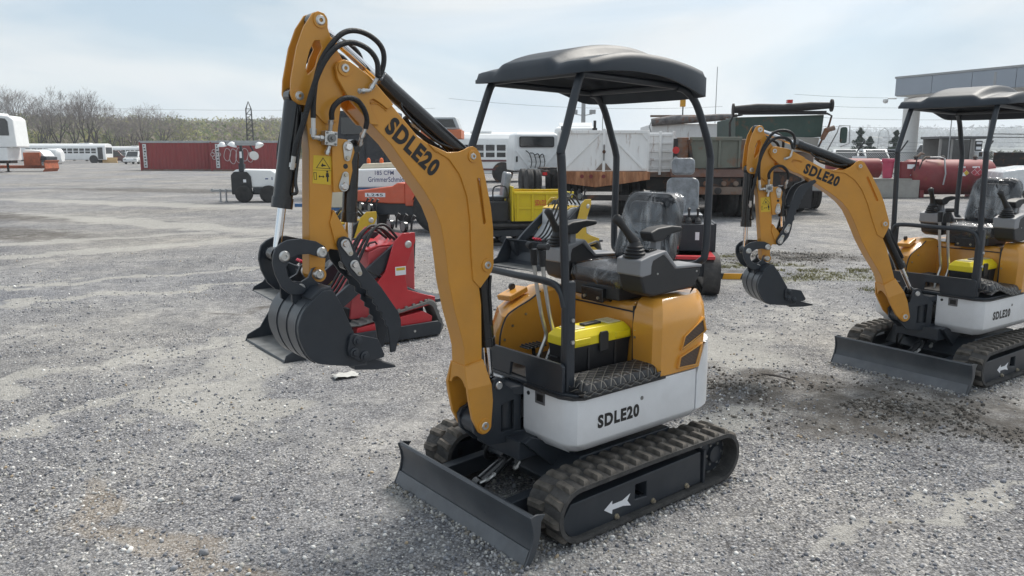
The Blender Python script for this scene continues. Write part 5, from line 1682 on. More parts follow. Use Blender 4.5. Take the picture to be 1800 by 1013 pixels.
    for s in (1, -1):
        obj('bucket_side', MB().prism([(1.075, .0), (1.05, .06), (.93, .115), (.84, .25), (.74, .405), (.66, .345), (.61, .20), (.65, .05), (.74, .0)], s * .478, s * .492), DARK, bk, bev=.003)
        obj('bucket_bracket', MB().prism([(.62, .10), (.66, .34), (.76, .36), (.72, .20)], s * .28, s * .36), DARK, bk, bev=.004)
    for k, (y0, dz) in enumerate(((-.05, 0), (.03, .03), (.11, .015), (.20, .05))):
        hose(o, [(-.20, y0, .92), (-.05, y0 + .01, 1.02 + dz), (.10, y0 + .05, .98 + dz), (.28, y0 + .08, .74), (.45, y0 + .09, .50), (.58, y0 + .06, .40)], .014, n=4)
    cp = obj('hydraulic_coupler', MB().box(.50, .62, .02, .20, .34, .42), DARK, o, bev=.004)
    for yy in (.05, .11, .17):
        obj('coupler_cap', MB().cyl((.60, yy, .40), (.66, yy, .44), .018, n=10), REDPL, cp)
    return o
track_loader((-1.342, 7.246, 0), 217, REDP, REDBODY, 'red track loader with its black bucket on the gravel behind the excavator boom')
track_loader((-2.12, 9.75, 0), 214, YELLOWPAINT, CHECK, 'yellow track loader parked between the red loader and the orange tractor', False)
track_loader((.78, 12.15, 0), 222, YELLOWPAINT, CHECK, 'yellow track loader standing beside the yellow tracked dumper', False)

# ------------------------------------------------------------------ tracked dumpers
def dumper_track(o, s, x0, x1, h, yc, w_):
    loop = arc(x1 - h * .45, h * .5, h * .48, 90, -90, 8) + arc(x0 + h * .45, h * .5, h * .48, 270, 90, 8)
    inner = [((x0 + x1) / 2 + (p[0] - (x0 + x1) / 2) * .93, h * .5 + (p[1] - h * .5) * .78) for p in loop]
    b_ = obj('rubber_track', MB().prism(loop, yc - w_ / 2, yc + w_ / 2, holes=[inner]), TRACKR, o, ang=40)
    n = 5
    for k in range(n):
        x = x0 + h * .5 + (x1 - x0 - h) * k / (n - 1)
        obj('roller', MB().cyl((x, yc - w_ * .4, h * .3), (x, yc + w_ * .45, h * .3), h * .16, n=14), DARK, o)
    obj('track_frame', MB().box(x0 + h * .5, x1 - h * .5, yc - w_ * .3, yc + w_ * .3, h * .42, h * .70), DARK, o, bev=.008)
    return b_
def wrapped_seat(o, x, z, s=1.0, head=False, face=1):
    st = obj('seat', MB().rings([ring_z(rrect(x - .22, x + .22, -.22, .22, .06), z + q, i_) for q, i_ in ((0, .02), (.03, 0), (.08, 0), (.10, .04))]), SEATV, o, bev=.01)
    WR = MATS.get('wrapped_vinyl') or paint('wrapped_vinyl', (.20, .215, .235), .30, var=.45, scale=9, bump=.9, bscale=16, spec=.7)
    bk = rrect(-.21, .21, .06, .56, .08)
    bp = obj('backrest', MB().prism(bk, -.06, .06, 'x', mat=Matrix.Translation((x - face * .22, 0, z)) @ Matrix.Rotation(R(-8 * face), 4, 'Y')), WR, o, bev=.03, seg=3)
    obj('seat_wrap', MB().prism(rrect(x - .23, x + .23, -.23, .23, .06), z + .085, z + .115, 'z'), WR, st, bev=.02, seg=3)
    if head:
        obj('headrest', MB().prism(rrect(-.15, .15, .60, .82, .06), -.05, .05, 'x', mat=Matrix.Translation((x - face * .22, 0, z)) @ Matrix.Rotation(R(-8 * face), 4, 'Y')), WR, bp, bev=.03, seg=3)
    return st
# yellow one: skip bed behind, operator seat at the left
o = thing('tracked_dumper', 'yellow tracked dumper with ribbed skip bed and a film wrapped seat', 'dumper', (-.03, 14.7, 0), 10)
for s in (1, -1):
    dumper_track(o, s, -.75, 1.0, .42, s * .36, .22)
obj('chassis', MB().box(-.75, .95, -.30, .30, .30, .46), DARK, o, bev=.01)
bed = obj('skip_bed', MB().prism([(.0, .46), (-.02, 1.02), (-.005, 1.02), (.015, .475), (.96, .475), (1.10, .98), (1.115, .98), (.97, .46)], -.46, .46), DUMPERY, o, bev=.004)
for s in (1, -1):
    sp = obj('bed_side', MB().prism([(.0, .46), (-.02, 1.02), (1.115, .98), (.97, .46)], s * .455, s * .475), DUMPERY, bed, bev=.004)
    for x in (.05, .33, .60, .87):
        obj('rib', MB().box(x - .02, x + .02, s * .475, s * .505, .47, .96), DUMPERY, sp, bev=.004)
    obj('top_rail', MB().box(-.02, 1.11, s * .455, s * .51, .955, 1.0), DUMPERY, sp, bev=.005)
    obj('mid_rail', MB().box(.0, 1.03, s * .475, s * .495, .68, .715), DUMPERY, sp, bev=.004)
text('lettering', 'SDLD25', (.50, -.4965, .80), (1, 0, 0), (0, 0, 1), .24, .10, REDPL, bed, bold=.01)
obj('headboard', MB().box(-.05, -.02, -.47, .47, .46, 1.10), DUMPERY, bed, bev=.005)
obj('engine_box', MB().box(-.62, -.10, -.36, .36, .44, .82), BLACKP, o, bev=.02)
wrapped_seat(o, -.36, .80, face=-1)
obj('guard_hoop', MB().tube(spline([(-.12, -.30, .80), (-.12, -.30, 1.02), (-.17, -.30, 1.10), (-.32, -.30, 1.10), (-.38, -.30, 1.03), (-.38, -.30, .82)], 4), .014, 8), BLACK, o, ang=50)
# red one behind the excavator canopy post
o = thing('tracked_dumper', 'red and black tracked carrier with a grey headrest seat behind the excavator seat', 'dumper', (2.19, 9.75, 0), 262)
for s in (1, -1):
    dumper_track(o, s, -.55, .62, .50, s * .30, .20)
obj('chassis', MB().box(-.5, .5, -.24, .24, .24, .50), DARK, o, bev=.01)
obj('deck', MB().box(-.05, .58, -.27, .33, .46, .50), REDP, o, bev=.005)
obj('side_box', MB().box(-.25, .10, -.32, -.10, .50, .84), REDP, o, bev=.01)
cb_ = obj('control_box', MB().box(-.20, .08, -.06, .36, .50, .84), DARK, o, bev=.008)
obj('caution_label', MB().box(.0805, .082, .13, .18, .64, .74), WHITEDEC, cb_)
obj('end_plate', MB().box(-.55, .05, .36, .39, .06, .85), DARK, o, bev=.006)
wrapped_seat(o, -.25, .84, head=True, face=1)
for yy in (.05, .16):
    j = obj('control_lever', MB().lathe([(.05, 0), (.052, .01), (.042, .03), (.044, .04), (.03, .06), (.014, .08), (.014, .15), (.022, .17), (.02, .19), (.004, .20)], (.0, yy, .84), 'z', 14), BLACKP, o)
obj('red_knob', MB().lathe([(.03, 0), (.03, .05), (.07, .06), (.07, .09), (.03, .10), (.03, .12), (.002, .12)], (.34, -.16, .50), 'z', 14), REDPL, o)
# wheel stop
o = thing('wheel_stop', 'black rubber wheel stop with a yellow reflective block on the gravel', 'wheel stop', (3.0, 10.5, 0), -4)
ws = obj('bar', MB().prism([(-.075, 0), (-.055, .09), (.055, .09), (.075, 0)], -.55, .60, 'x'), BLACKP, o, bev=.006)
for x in (.02,):
    obj('reflector', MB().prism([(x - .13, .004), (x - .10, .088), (x + .14, .088), (x + .11, .004)], -.079, -.062, 'y'), paint('reflector_yellow', (.75, .36, .02), .35), ws)

# ------------------------------------------------------------------ compressor and tractor seen under the boom
o = thing('air_compressor', 'white towable air compressor with navy lettering and two orange beacons', 'compressor', (-3.15, 19.7, 0), 0)
bd = obj('canopy_shell', MB().prism([(-.86, .84), (-.80, 1.30), (.62, 1.34), (1.0, 1.02), (1.12, .84)], -.65, .0), WHITET, o, bev=.06, seg=3)
text('lettering', '185 CFM', (.02, -.6512, 1.215), (1, 0, 0), (0, 0, 1), .46, .105, BLUETXT, bd, bold=.012)
text('lettering', 'GrimmerSchmidt', (.08, -.6512, 1.055), (1, 0, 0), (0, 0, 1), .92, .125, BLUETXT, bd, bold=.012)
obj('blue_band', MB().box(-1.42, 1.14, -.66, .02, .76, .838), BLUEB, o, bev=.004)
obj('lower_body', MB().box(-1.42, 1.14, -.655, .01, .36, .758), CREAM, o, bev=.02)
obj('lower_band', MB().box(-1.43, 1.15, -.665, .02, .28, .358), BLUEB, o, bev=.004)
tc2 = obj('top_cowl', MB().prism([(-.62, 1.302), (-.52, 1.43), (.40, 1.47), (.52, 1.34)], -.50, -.06), CREAM, o, bev=.03)
for x in (-.40, -.08):
    bcn = obj('beacon', MB().lathe([(.045, 1.44), (.05, 1.50), (.035, 1.56), (.004, 1.575)], (x, -.4, 0), 'z', 14), BEACON, o)
obj('lift_bail', MB().tube([(-.24, -.3, 1.44), (-.24, -.3, 1.52), (-.16, -.3, 1.52), (-.16, -.3, 1.44)], .012, 6), DARK, tc2)
wheel(o, -.55, -.72, .31, .31, .18, CREAM, out_=-1)
wheel(o, .55, -.72, .31, .31, .18, CREAM, out_=-1)
obj('drawbar', MB().box(-2.3, -1.42, -.36, -.28, .36, .44), BLUEB, o, bev=.006)
o = thing('farm_tractor', 'orange farm tractor with white hood lettering parked under the raised boom', 'tractor', (-2.35, 17.2, 0), 172)
hd = obj('hood', MB().prism([(-.05, .60), (-.05, 1.05), (.12, 1.06), (.24, .985), (1.12, .87), (1.24, .80), (1.26, .66), (.3, .60)], -.27, .27), TRACTORO, o, bev=.03, seg=3)
obj('hood_badge', MB().box(.40, .86, .2705, .274, .745, .835), WHITEDEC, hd)
text('lettering', 'L245', (.63, .2745, .79), (-1, 0, 0), (0, 0, 1), .36, .06, DARK, hd, bold=.02)
for s in (1, -1):
    hl = obj('headlight', MB().lathe([(.10, 1.12), (.105, 1.30), (.09, 1.31), (.004, 1.30)], (0, s * .30, .78), 'x', 18), DARK, o)
    obj('lens', MB().cyl((1.308, s * .30, .78), (1.315, s * .30, .78), .085, n=18), LAMPG, hl)
obj('grille', MB().box(1.20, 1.27, -.22, .22, .45, .60), DARK, o, bev=.01)
obj('dashboard', MB().box(-.25, -.05, -.30, .30, .55, 1.10), TRACTORO, o, bev=.03)
obj('frame', MB().box(-1.0, 1.15, -.18, .18, .35, .62), DARK, o, bev=.02)
obj('steering_wheel', MB().tube([(-.35 + .05 * math.cos(a) * .4, .19 * math.sin(a), 1.22 + .19 * math.cos(a) * .35) for a in [k * math.pi / 10 for k in range(21)]], .014, 6), BLACKP, o, ang=60)
obj('seat', MB().box(-1.0, -.65, -.22, .22, .72, .82).box(-1.05, -.97, -.22, .22, .80, 1.12), BLACKP, o, bev=.03)
for s in (1, -1):
    obj('fender', MB().prism(arc(-.85, .50, .62, 20, 150, 8) + arc(-.85, .50, .58, 150, 20, 8), s * .34, s * .62), TRACTORO, o, bev=.01)
    wheel(o, -.85, s * .50, .54, .54, .28, REDBODY, out_=s)
    wheel(o, .85, s * .46, .30, .30, .18, REDBODY, out_=s)

# ------------------------------------------------------------------ trucks along the back row
# dark truck behind the boom
o = thing('flatbed_truck', 'dark navy truck with a grey crane cab on an orange frame', 'truck', (-4.3, 30, 0), 0)
obj('dump_body', MB().box(-2.35, -.05, -1.0, 1.2, 1.15, 3.20), NAVY, o, bev=.04)
for x in (-1.9, -1.2, -.5):
    obj('body_rib', MB().box(x - .05, x + .05, -1.05, -1.0, 1.2, 3.15), NAVY, o, bev=.01)
obj('window', MB().box(-2.0, -.4, -1.06, -1.052, 2.35, 2.95), GLASSD, o)
obj('truck_frame', MB().box(-2.4, 2.8, -.6, .6, .75, 1.14), CHASSIS, o, bev=.02)
for x in (-1.7, .2, 1.9):
    for s in (1, -1):
        wheel(o, x, s * .95, .50, .50, .28, out_=s)
obj('orange_frame', MB().box(.9, 2.42, -.9, .9, 2.18, 2.52), paint('faded_orange_paint', (.55, .16, .07), .5, dust=.15), o, bev=.03)
cc = obj('crane_cab', MB().prism([(1.2, 2.52), (1.2, 2.98), (2.20, 2.98), (2.38, 2.52)], -.8, .8), paint('grey_cab_paint', (.42, .45, .47), .45), o, bev=.05)
obj('cab_window', MB().prism([(1.32, 2.60), (1.32, 2.90), (2.10, 2.90), (2.22, 2.60)], -.812, -.80), GLASSD, cc)
obj('mast_base', MB().box(.9, 1.3, -.4, .4, 1.15, 2.18), NAVY, o, bev=.02)
# bus with maroon stripes
def bus(name, label, loc, rz, L_, h, stripes, nwin, group=None, door=True):
    o = thing(name, label, 'bus', loc, rz, group)
    ro = [(-1.15, .45), (-1.2, h * .62), (-1.12, h * .86), (-.85, h * .96), (0, h), (.85, h * .96), (1.12, h * .86), (1.2, h * .62), (1.15, .45)]
    b_ = obj('body', MB().prism(ro, -L_ / 2, L_ / 2, 'x'), WHITET, o, bev=.06, seg=3)
    pitch = (L_ - 2.2) / nwin
    for k in range(nwin):
        x = -L_ / 2 + 1.0 + pitch * (k + .5)
        for s in (1, -1):
            wf = obj('window', MB().box(x - pitch * .40, x + pitch * .40, s * 1.165, s * 1.197, h * .50, h * .745), GLASSD, o)
            obj('window_bar', MB().box(x - pitch * .40, x + pitch * .40, s * 1.19, s * 1.205, h * .615, h * .635), GALV, wf)
    for z0, z1 in stripes:
        for s in (1, -1):
            obj('stripe', MB().box(-L_ / 2 + .3, L_ / 2 - .2, s * 1.17, s * 1.206, z0, z1), MAROON, o)
    for x in (-L_ * .28, L_ * .36):
        for s in (1, -1):
            obj('wheel_arch', MB().cyl((x, s * 1.0, .52), (x, s * 1.199, .52), .60, n=20), CHASSIS, o)
            wheel(o, x, s * 1.08, .48, .48, .28, out_=s)
    obj('windscreen', MB().box(L_ / 2 - .02, L_ / 2 + .012, -.95, .95, h * .48, h * .80), GLASSD, o)
    if door:
        obj('door', MB().box(L_ / 2 - 1.05, L_ / 2 - .35, -1.21, -1.17, .55, h * .80), GLASSD, o)
    obj('roof_hatch', MB().box(L_ * .18, L_ * .30, -.5, .5, h * .985, h * 1.03), WHITET, o, bev=.03)
    return o
bus('school_bus', 'white bus with two maroon stripes along its side behind the truck cab', (-4.2, 45, 0), 0, 10.2, 2.78, [(1.14, 1.24), (.66, .76)], 13)
bus('school_bus', 'plain white bus, the larger of two parked under the bare trees', (-64.5, 113, 0), 2, 12.2, 2.75, [], 12, 'white buses under the trees')
bus('school_bus', 'white bus standing behind the maroon pickup', (-62.8, 126, 0), 0, 9.0, 2.45, [], 9, 'white buses under the trees')
# white tractor unit
def tractor_unit(label, loc, rz, cabh, sleeper, wheels=True):
    o = thing('semi_truck', label, 'truck', loc, rz, 'white semi trucks in the back row')
    top = cabh
    cb_ = obj('cab', MB().rings([[(-1.05, 0, .85), (1.05, 0, .85), (1.05, 2.0, .85), (-1.05, 2.0, .85)], [(-1.08, 0, 1.6), (1.08, 0, 1.6), (1.08, 2.0, 1.6), (-1.08, 2.0, 1.6)], [(-.98, .06, top - .12), (.98, .06, top - .12), (.95, 1.8, top - .12), (-.95, 1.8, top - .12)], [(-.80, .25, top), (.80, .25, top), (.80, 1.6, top), (-.80, 1.6, top)]]), WHITET, o, bev=.06, seg=3)
    if not sleeper:
        wd = obj('rear_window', MB().prism(rrect(-.80, .80, top - .68, top - .20, .08), -.03, .05, 'y'), DARKPOST, o)
        obj('glass', MB().prism(rrect(-.76, .76, top - .64, top - .24, .07), -.04, .0, 'y'), GLASSD, wd)
        for pl in ([(-1.0, 1.75), (-.35, .92), (-.25, .92), (-.90, 1.75)], [(1.0, 1.75), (.35, .92), (.25, .92), (.90, 1.75)]):
            obj('pressed_rib', MB().prism(pl, -.035, .0, 'y'), WHITET, cb_, bev=.015)
        for z in (1.10, 1.32, 1.54):
            obj('pressed_panel', MB().prism([(-.32, z - .07), (-.40, z), (-.32, z + .07), (.32, z + .07), (.40, z), (.32, z - .07)], -.03, .0, 'y'), WHITET, cb_, bev=.012)
        obj('door_handle', MB().box(-.96, -.88, -.03, .0, 1.25, 1.50), DARKPOST, cb_)
    else:
        for z in (1.3, 1.7, 2.1):
            obj('seam', MB().box(-1.05, 1.05, -.012, .0, z, z + .02), GALV, cb_)
        obj('roof_fairing', MB().prism([(.2, top - .02), (.5, top + .18), (1.7, top + .16), (1.9, top - .05)], -.8, .8, 'x'), WHITET, cb_, bev=.05)
    st = obj('exhaust_stack', MB().cyl((.95 if sleeper else 1.15, -.15, .9), (.95 if sleeper else 1.15, -.15, top + .25), .07, n=12).cyl((.95 if sleeper else 1.15, -.15, top - .5), (.95 if sleeper else 1.15, -.15, top - .1), .12, n=12), DARKPOST, o)
    obj('rails', MB().box(-.45, -.33, -4.2, 2.5, .72, .95).box(.33, .45, -4.2, 2.5, .72, .95), CHASSIS, o, bev=.01)
    fw_ = obj('fifth_wheel', MB().prism([(-.45, -3.2), (-.45, -2.3), (.45, -2.3), (.45, -3.2), (.12, -3.35), (0, -2.8), (-.12, -3.35)], .98, 1.06, 'z'), CHASSIS, o, bev=.01)
    for k in range(4):
        x = -.5 + .2 * k
        hose(o, [(x, -.02, 1.75 - .1 * k), (x + .12, -.25, 1.6), (x + .2, -.35, 1.25), (x + .1, -.6, 1.0)], .022, n=3)
    if wheels:
        for y in (-2.2, -3.5):
            for s in (1, -1):
                for dx in (0, .32):
                    w_ = wheel(o, 0, 0, 0, .50, .27, GALV, out_=1)
                    w_.matrix_local = Matrix.Translation((s * (1.05 - dx), y, .50)) @ Matrix.Rotation(R(90 if s < 0 else -90), 4, 'Z')
    for s in (1, -1):
        obj('tail_lamp', MB().box(s * .55 - .09, s * .55 + .09, -4.24, -4.2, .78, .90), TAIL, o)
    return o
tractor_unit('white day cab semi truck with a rear window and pressed back panel', (1.12, 35.3, 0), 10, 2.58, False)
tractor_unit('white sleeper semi truck with a black exhaust stack beside the day cab truck', (3.05, 38.0, 0), -6, 2.92, True)
# rusty stake trailer with double rear doors
o = thing('stake_trailer', 'white rust streaked trailer with double rear doors over a rusted beam', 'trailer', (2.35, 20.0, 0), -3)
for s in (1, -1):
    dr = obj('rear_door', MB().box(s * .02, s * 1.09, -.03, .03, 1.24, 2.24) if s > 0 else MB().box(-1.09, -.02, -.03, .03, 1.24, 2.24), WHITER, o, bev=.006)
    brace = [(s * .06, 2.20), (s * .12, 2.20), (s * 1.05, 1.30), (s * 1.0, 1.27)]
    obj('brace', MB().prism(brace, -.065, -.03), WHITER, dr, bev=.006)
    obj('frame_rail', MB().box(min(s * .02, s * 1.10), max(s * .02, s * 1.10), -.07, -.03, 2.18, 2.26), WHITER, dr, bev=.006)
    obj('corner_gusset', MB().prism([(s * 1.09, 2.18), (s * 1.09, 2.0), (s * .95, 2.18)], -.06, -.03), WHITER, dr)
    obj('hinge_plate', MB().prism([(s * .04, 1.26), (s * .20, 1.26), (s * .05, 1.44)], -.075, -.03), BROWNR, dr)
    sd_ = obj('side_wall', MB().box(s * 1.10 - .03, s * 1.10 + .03, .0, 5.5, 1.24, 2.22), WHITER, o, bev=.006)
    for k in range(9):
        obj('stake_post', MB().box(s * 1.10 - .06, s * 1.10 + .06, .05 + k * .66, .15 + k * .66, 1.10, 2.26), WHITER, sd_, bev=.01)
obj('centre_post', MB().box(-.035, .035, -.08, -.03, 1.22, 2.30), WHITER, o, bev=.006)
obj('latch', MB().lathe([(.03, -.14), (.045, -.12), (.045, -.09), (.02, -.08)], (0, 0, 1.72), 'y', 12).box(-.01, .01, -.12, -.08, 1.5, 1.9), CHASSIS, o)
obj('rear_beam', MB().prism([(-1.15, 1.22), (1.18, 1.22), (1.18, 1.02), (.55, .92), (-.20, .82), (-1.0, .92), (-1.15, .98)], -.10, .02), RUSTO, o, bev=.01)
for x in (-1.0, -.55, -.32, .0, .3):
    obj('marker_lamp', MB().lathe([(.05, -.12), (.05, -.10), (.02, -.10)], (x, 0, 1.10), 'y', 12), paint('dull_red_lamp', (.16, .02, .02), .5), o)
obj('bed', MB().box(-1.12, 1.12, .0, 5.5, 1.08, 1.23), BROWNR, o, bev=.01)
obj('chassis_rails', MB().box(-.5, .5, .1, 5.5, .70, 1.07), CHASSIS, o, bev=.02)
obj('bumper_bar', MB().box(-.9, .9, -.05, .05, .48, .62), CHASSIS, o, bev=.02)
for y in (1.2, 2.4):
    for s in (1, -1):
        for dx in (0, .30):
            w_ = wheel(o, 0, 0, 0, .50, .26, CHASSIS)
            w_.matrix_local = Matrix.Translation((s * (.92 - dx), y, .50)) @ Matrix.Rotation(R(90 if s < 0 else -90), 4, 'Z')
# white ribbed stake truck side beside it
o = thing('stake_truck', 'white ribbed truck bed side with rust along its foot beside the trailer doors', 'truck', (3.87, 20.6, 0), -4)
pn = obj('panel', MB().box(-.38, .40, -.03, .03, 1.20, 2.22), WHITER, o, bev=.004)
for x in (-.34, .03, .37):
    obj('post', MB().box(x - .035, x + .035, -.09, -.03, 1.12, 2.25), WHITER, pn, bev=.008)
for z in (1.30, 1.52, 1.74, 1.96, 2.16):
    obj('rail', MB().box(-.38, .40, -.06, -.03, z - .035, z + .035), WHITER, pn, bev=.008)
obj('bed_floor', MB().box(-.40, .42, .0, 4.2, 1.06, 1.19), BROWNR, o, bev=.01)
obj('far_panel', MB().box(-.38, .40, 4.1, 4.16, 1.20, 2.2), WHITER, o, bev=.004)
obj('rails', MB().box(-.3, .3, .1, 4.2, .70, 1.05), CHASSIS, o, bev=.02)
for y in (1.0, 3.2):
    for s in (1, -1):
        w_ = wheel(o, 0, 0, 0, .48, .26, CHASSIS)
        w_.matrix_local = Matrix.Translation((s * .42, y, .48)) @ Matrix.Rotation(R(90 if s < 0 else -90), 4, 'Z')
# brown dump truck
o = thing('dump_truck', 'rusted brown dump truck with an olive tailgate and red tail lamp', 'truck', (5.25, 19.9, 0), -3, 'old dump trucks in the back row')
tg = obj('tailgate', MB().box(-.72, .55, -.05, .03, 1.30, 2.06), OLIVE, o, bev=.02)
for x in (-.70, -.20, .02, .52):
    obj('gate_rib', MB().box(x - .03, x + .03, -.10, -.05, 1.32, 2.04), OLIVE, tg, bev=.01)
obj('gate_rail', MB().box(-.74, .57, -.10, -.04, 2.0, 2.09), OLIVE, tg, bev=.01)
obj('corner_post', MB().box(-1.05, -.76, -.10, .10, 1.05, 2.08), BROWNR, o, bev=.02)
lp = obj('lamp_panel', MB().box(-1.14, -1.04, -.14, -.02, 1.15, 2.05), CHASSIS, o, bev=.01)
obj('tail_lamp', MB().lathe([(.09, -.17), (.08, -.155), (.08, -.14)], (-1.09, 0, 1.76), 'y', 16), TAIL, lp)
obj('clear_lamp', MB().lathe([(.065, -.165), (.06, -.14)], (-1.09, 0, 1.54), 'y', 16), GALV, lp)
obj('body', MB().prism([(-1.05, 1.25), (-1.0, 2.0), (1.0, 2.05), (1.1, 1.25)], .05, 4.2, 'y'), BROWNR, o, bev=.03)
obj('strut', MB().prism([(-.80, 2.02), (-.74, 2.02), (-.62, 1.40), (-.70, 1.38)], -.18, -.10), CHASSIS, o)
obj('bed_rail', MB().box(-1.18, 1.15, -.12, .10, 1.08, 1.28), paint('brown_red_rail', (.15, .085, .07), .7, rust=.3, dust=.2), o, bev=.02)
obj('air_line', MB().tube([(-.9, -.16, 1.32), (-.3, -.2, 1.29), (.5, -.18, 1.33), (1.05, -.16, 1.34)], .012, 6), CHASSIS, o)
obj('frame', MB().box(-.6, .6, -.05, 5.5, .78, 1.07), CHASSIS, o, bev=.02)
bm = obj('rear_bumper', MB().box(-1.05, 1.05, -.12, .12, .64, .84), BROWNR, o, bev=.02)
for x in (-.3, .15, .45):
    obj('fitting', MB().lathe([(.05, -.20), (.07, -.16), (.07, -.12)], (x, 0, .92), 'y', 10), BROWNR, bm)
obj('tow_hook', MB().lathe([(.03, -.24), (.09, -.22), (.09, -.16), (.04, -.12)], (0, 0, .74), 'y', 12), CHASSIS, o)
for y in (.9, 2.3):
    for s in (1, -1):
        for dx in (0, .30):
            w_ = wheel(o, 0, 0, 0, .55, .28, CHASSIS)
            w_.matrix_local = Matrix.Translation((s * (.85 - dx), y, .55)) @ Matrix.Rotation(R(90 if s < 0 else -90), 4, 'Z')
# white grey dump truck behind with a rolled tarp
o = thing('dump_truck', 'faded white dump body with a torn grey tarp roll and amber beacon', 'truck', (6.2, 27, 0), -4, 'old dump trucks in the back row')
obj('body', MB().box(-1.4, 1.42, -.1, 4, 1.3, 2.66), WHITER, o, bev=.03)
obj('tarp_roll', MB().tube([(-1.42, -.2, 2.70), (-.7, -.22, 2.78), (0, -.2, 2.80), (.8, -.22, 2.86), (1.44, -.2, 2.88)], [.13, .16, .13, .12, .10], 10), GREYTARP, o, ang=50)
obj('top_rail', MB().box(-1.45, 1.45, -.16, .0, 2.88, 2.95), BROWNR, o, bev=.01)
obj('roll_arm', MB().tube([(1.30, -.3, 1.5), (1.36, -.35, 2.5), (1.30, -.33, 2.74), (1.05, -.3, 2.82)], .025, 8), GALV, o)
obj('roll_arm', MB().tube([(-1.40, -.3, 2.25), (-1.5, -.33, 2.55), (-1.44, -.3, 2.70), (-1.2, -.3, 2.72)], .022, 8), GALV, o)
ps = obj('beacon_post', MB().cyl((-.36, -.1, 2.9), (-.36, -.1, 3.25), .022, n=8), DARKPOST, o)
obj('beacon', MB().box(-.46, -.28, -.18, -.02, 3.22, 3.50), paint('amber_lens', (.62, .30, .02), .3), ps, bev=.02)
obj('frame', MB().box(-.7, .7, 0, 5, .75, 1.28), CHASSIS, o, bev=.02)
for y in (.9, 2.3):
    for s in (1, -1):
        w_ = wheel(o, 0, 0, 0, .52, .5, CHASSIS)
        w_.matrix_local = Matrix.Translation((s * .85, y, .52)) @ Matrix.Rotation(R(90 if s < 0 else -90), 4, 'Z')
# green dump truck
o = thing('dump_truck', 'dark green dump truck with a black tarp roller across its top', 'truck', (7.35, 21.8, 0), -6, 'old dump trucks in the back row')
obj('body', MB().prism([(-1.12, 2.06), (-1.15, 2.66), (1.22, 2.72), (1.18, 2.12)], -.1, 3.2, 'y'), GREENT, o, bev=.02)
obj('lower_body', MB().prism([(-1.05, 1.15), (-1.12, 2.055), (1.1, 2.055), (1.0, 1.15)], -.04, 3.2, 'y'), BROWNR, o, bev=.03)
obj('apron', MB().prism([(-.2, 1.75), (-.15, 2.14), (1.12, 2.10), (1.05, 1.70)], -.16, -.1, 'y'), CONCRETE, o, bev=.01)
rl = obj('tarp_roller', MB().tube([(-1.22, -.2, 2.86), (-.6, -.22, 2.90), (.1, -.2, 2.90), (.8, -.22, 2.94), (1.36, -.2, 2.96)], [.10, .12, .105, .115, .085], 12), TARP, o, ang=50)
for x, z in ((-1.24, 2.86), (1.37, 2.96)):
    obj('end_cap', MB().lathe([(.17, x - .02), (.17, x + .02), (.03, x + .02)], (0, -.2, z), 'x', 14), CHASSIS, rl)
obj('torn_mesh', MB().box(-1.1, 1.25, -.20, -.17, 2.72, 2.82), TARP, o)
obj('red_beacon', MB().box(.20, .34, -.2, -.05, 3.03, 3.12), TAIL, o)
obj('roll_arm', MB().tube([(-1.30, -.25, 1.95), (-1.33, -.3, 2.5), (-1.25, -.3, 2.68), (-1.0, -.28, 2.72)], .028, 8), CHASSIS, o)
obj('roll_arm', MB().tube([(1.02, -.25, 1.7), (1.30, -.3, 2.4), (1.36, -.3, 2.68), (1.25, -.28, 2.74), (1.0, -.28, 2.74)], .028, 8), CHASSIS, o)
obj('exhaust', MB().tube([(1.15, -.3, 2.05), (1.25, -.32, 2.30), (1.45, -.32, 2.36)], [.06, .08, .07], 10), BROWNR, o)
mr = obj('mirror', MB().prism(rrect(1.66, 1.84, 1.95, 2.38, .06), -.2, -.12, 'y'), GREENT, o, bev=.02)
obj('mirror_bracket', MB().tube([(1.45, .2, 1.75), (1.60, -.1, 2.25), (1.62, -.16, 2.42), (1.90, -.16, 2.42), (1.92, -.16, 1.95), (1.70, -.1, 1.85)], .016, 6), GALV, mr)
obj('cab', MB().box(.55, 1.65, 3.0, 4.6, 1.1, 2.45), GREENT, o, bev=.08)
obj('frame', MB().box(-.6, .7, 0, 5, .72, 1.14), CHASSIS, o, bev=.02)
obj('step_tank', MB().box(1.0, 1.75, .2, 1.4, .62, .98), GALV, o, bev=.04)
obj('mud_flap', MB().box(.55, 1.05, -.06, -.03, .15, .9), DARKPOST, o)
for y in (.7, 2.0):
    for s in (1, -1):
        w_ = wheel(o, 0, 0, 0, .50, .5, CHASSIS)
        w_.matrix_local = Matrix.Translation((s * .78, y, .50)) @ Matrix.Rotation(R(90 if s < 0 else -90), 4, 'Z')
w_ = wheel(o, 0, 0, 0, .48, .3, GALV)
w_.matrix_local = Matrix.Translation((1.62, 1.9, .48)) @ Matrix.Rotation(R(-90), 4, 'Z')
# whip antennas and poles
def pole(x, y, h, r, label, cat, top=None, mat=None):
    o = thing('pole', label, cat, (x, y, 0), 0)
    obj('shaft', MB().cyl((0, 0, -.1), (0, 0, h), r, r * .7, 10), mat or GALV, o)
    return o
p_ = pole(4.35, 48, 6.4, .16, 'tall grey light pole rising behind the sleeper truck', 'light pole')
for dx in (-.55, .55):
    obj('floodlight', MB().box(dx - .18, dx + .18, -.2, .1, 3.95, 4.2).tube([(0, 0, 3.85), (dx, 0, 3.95)], .03, 6), GALV, p_, bev=.02)
pole(5.3, 46, 7.2, .03, 'thin whip antenna above the white trailer', 'antenna')
pole(7.1, 27.5, 4.6, .018, 'thin whip antenna beside the tarp covered dump body', 'antenna')
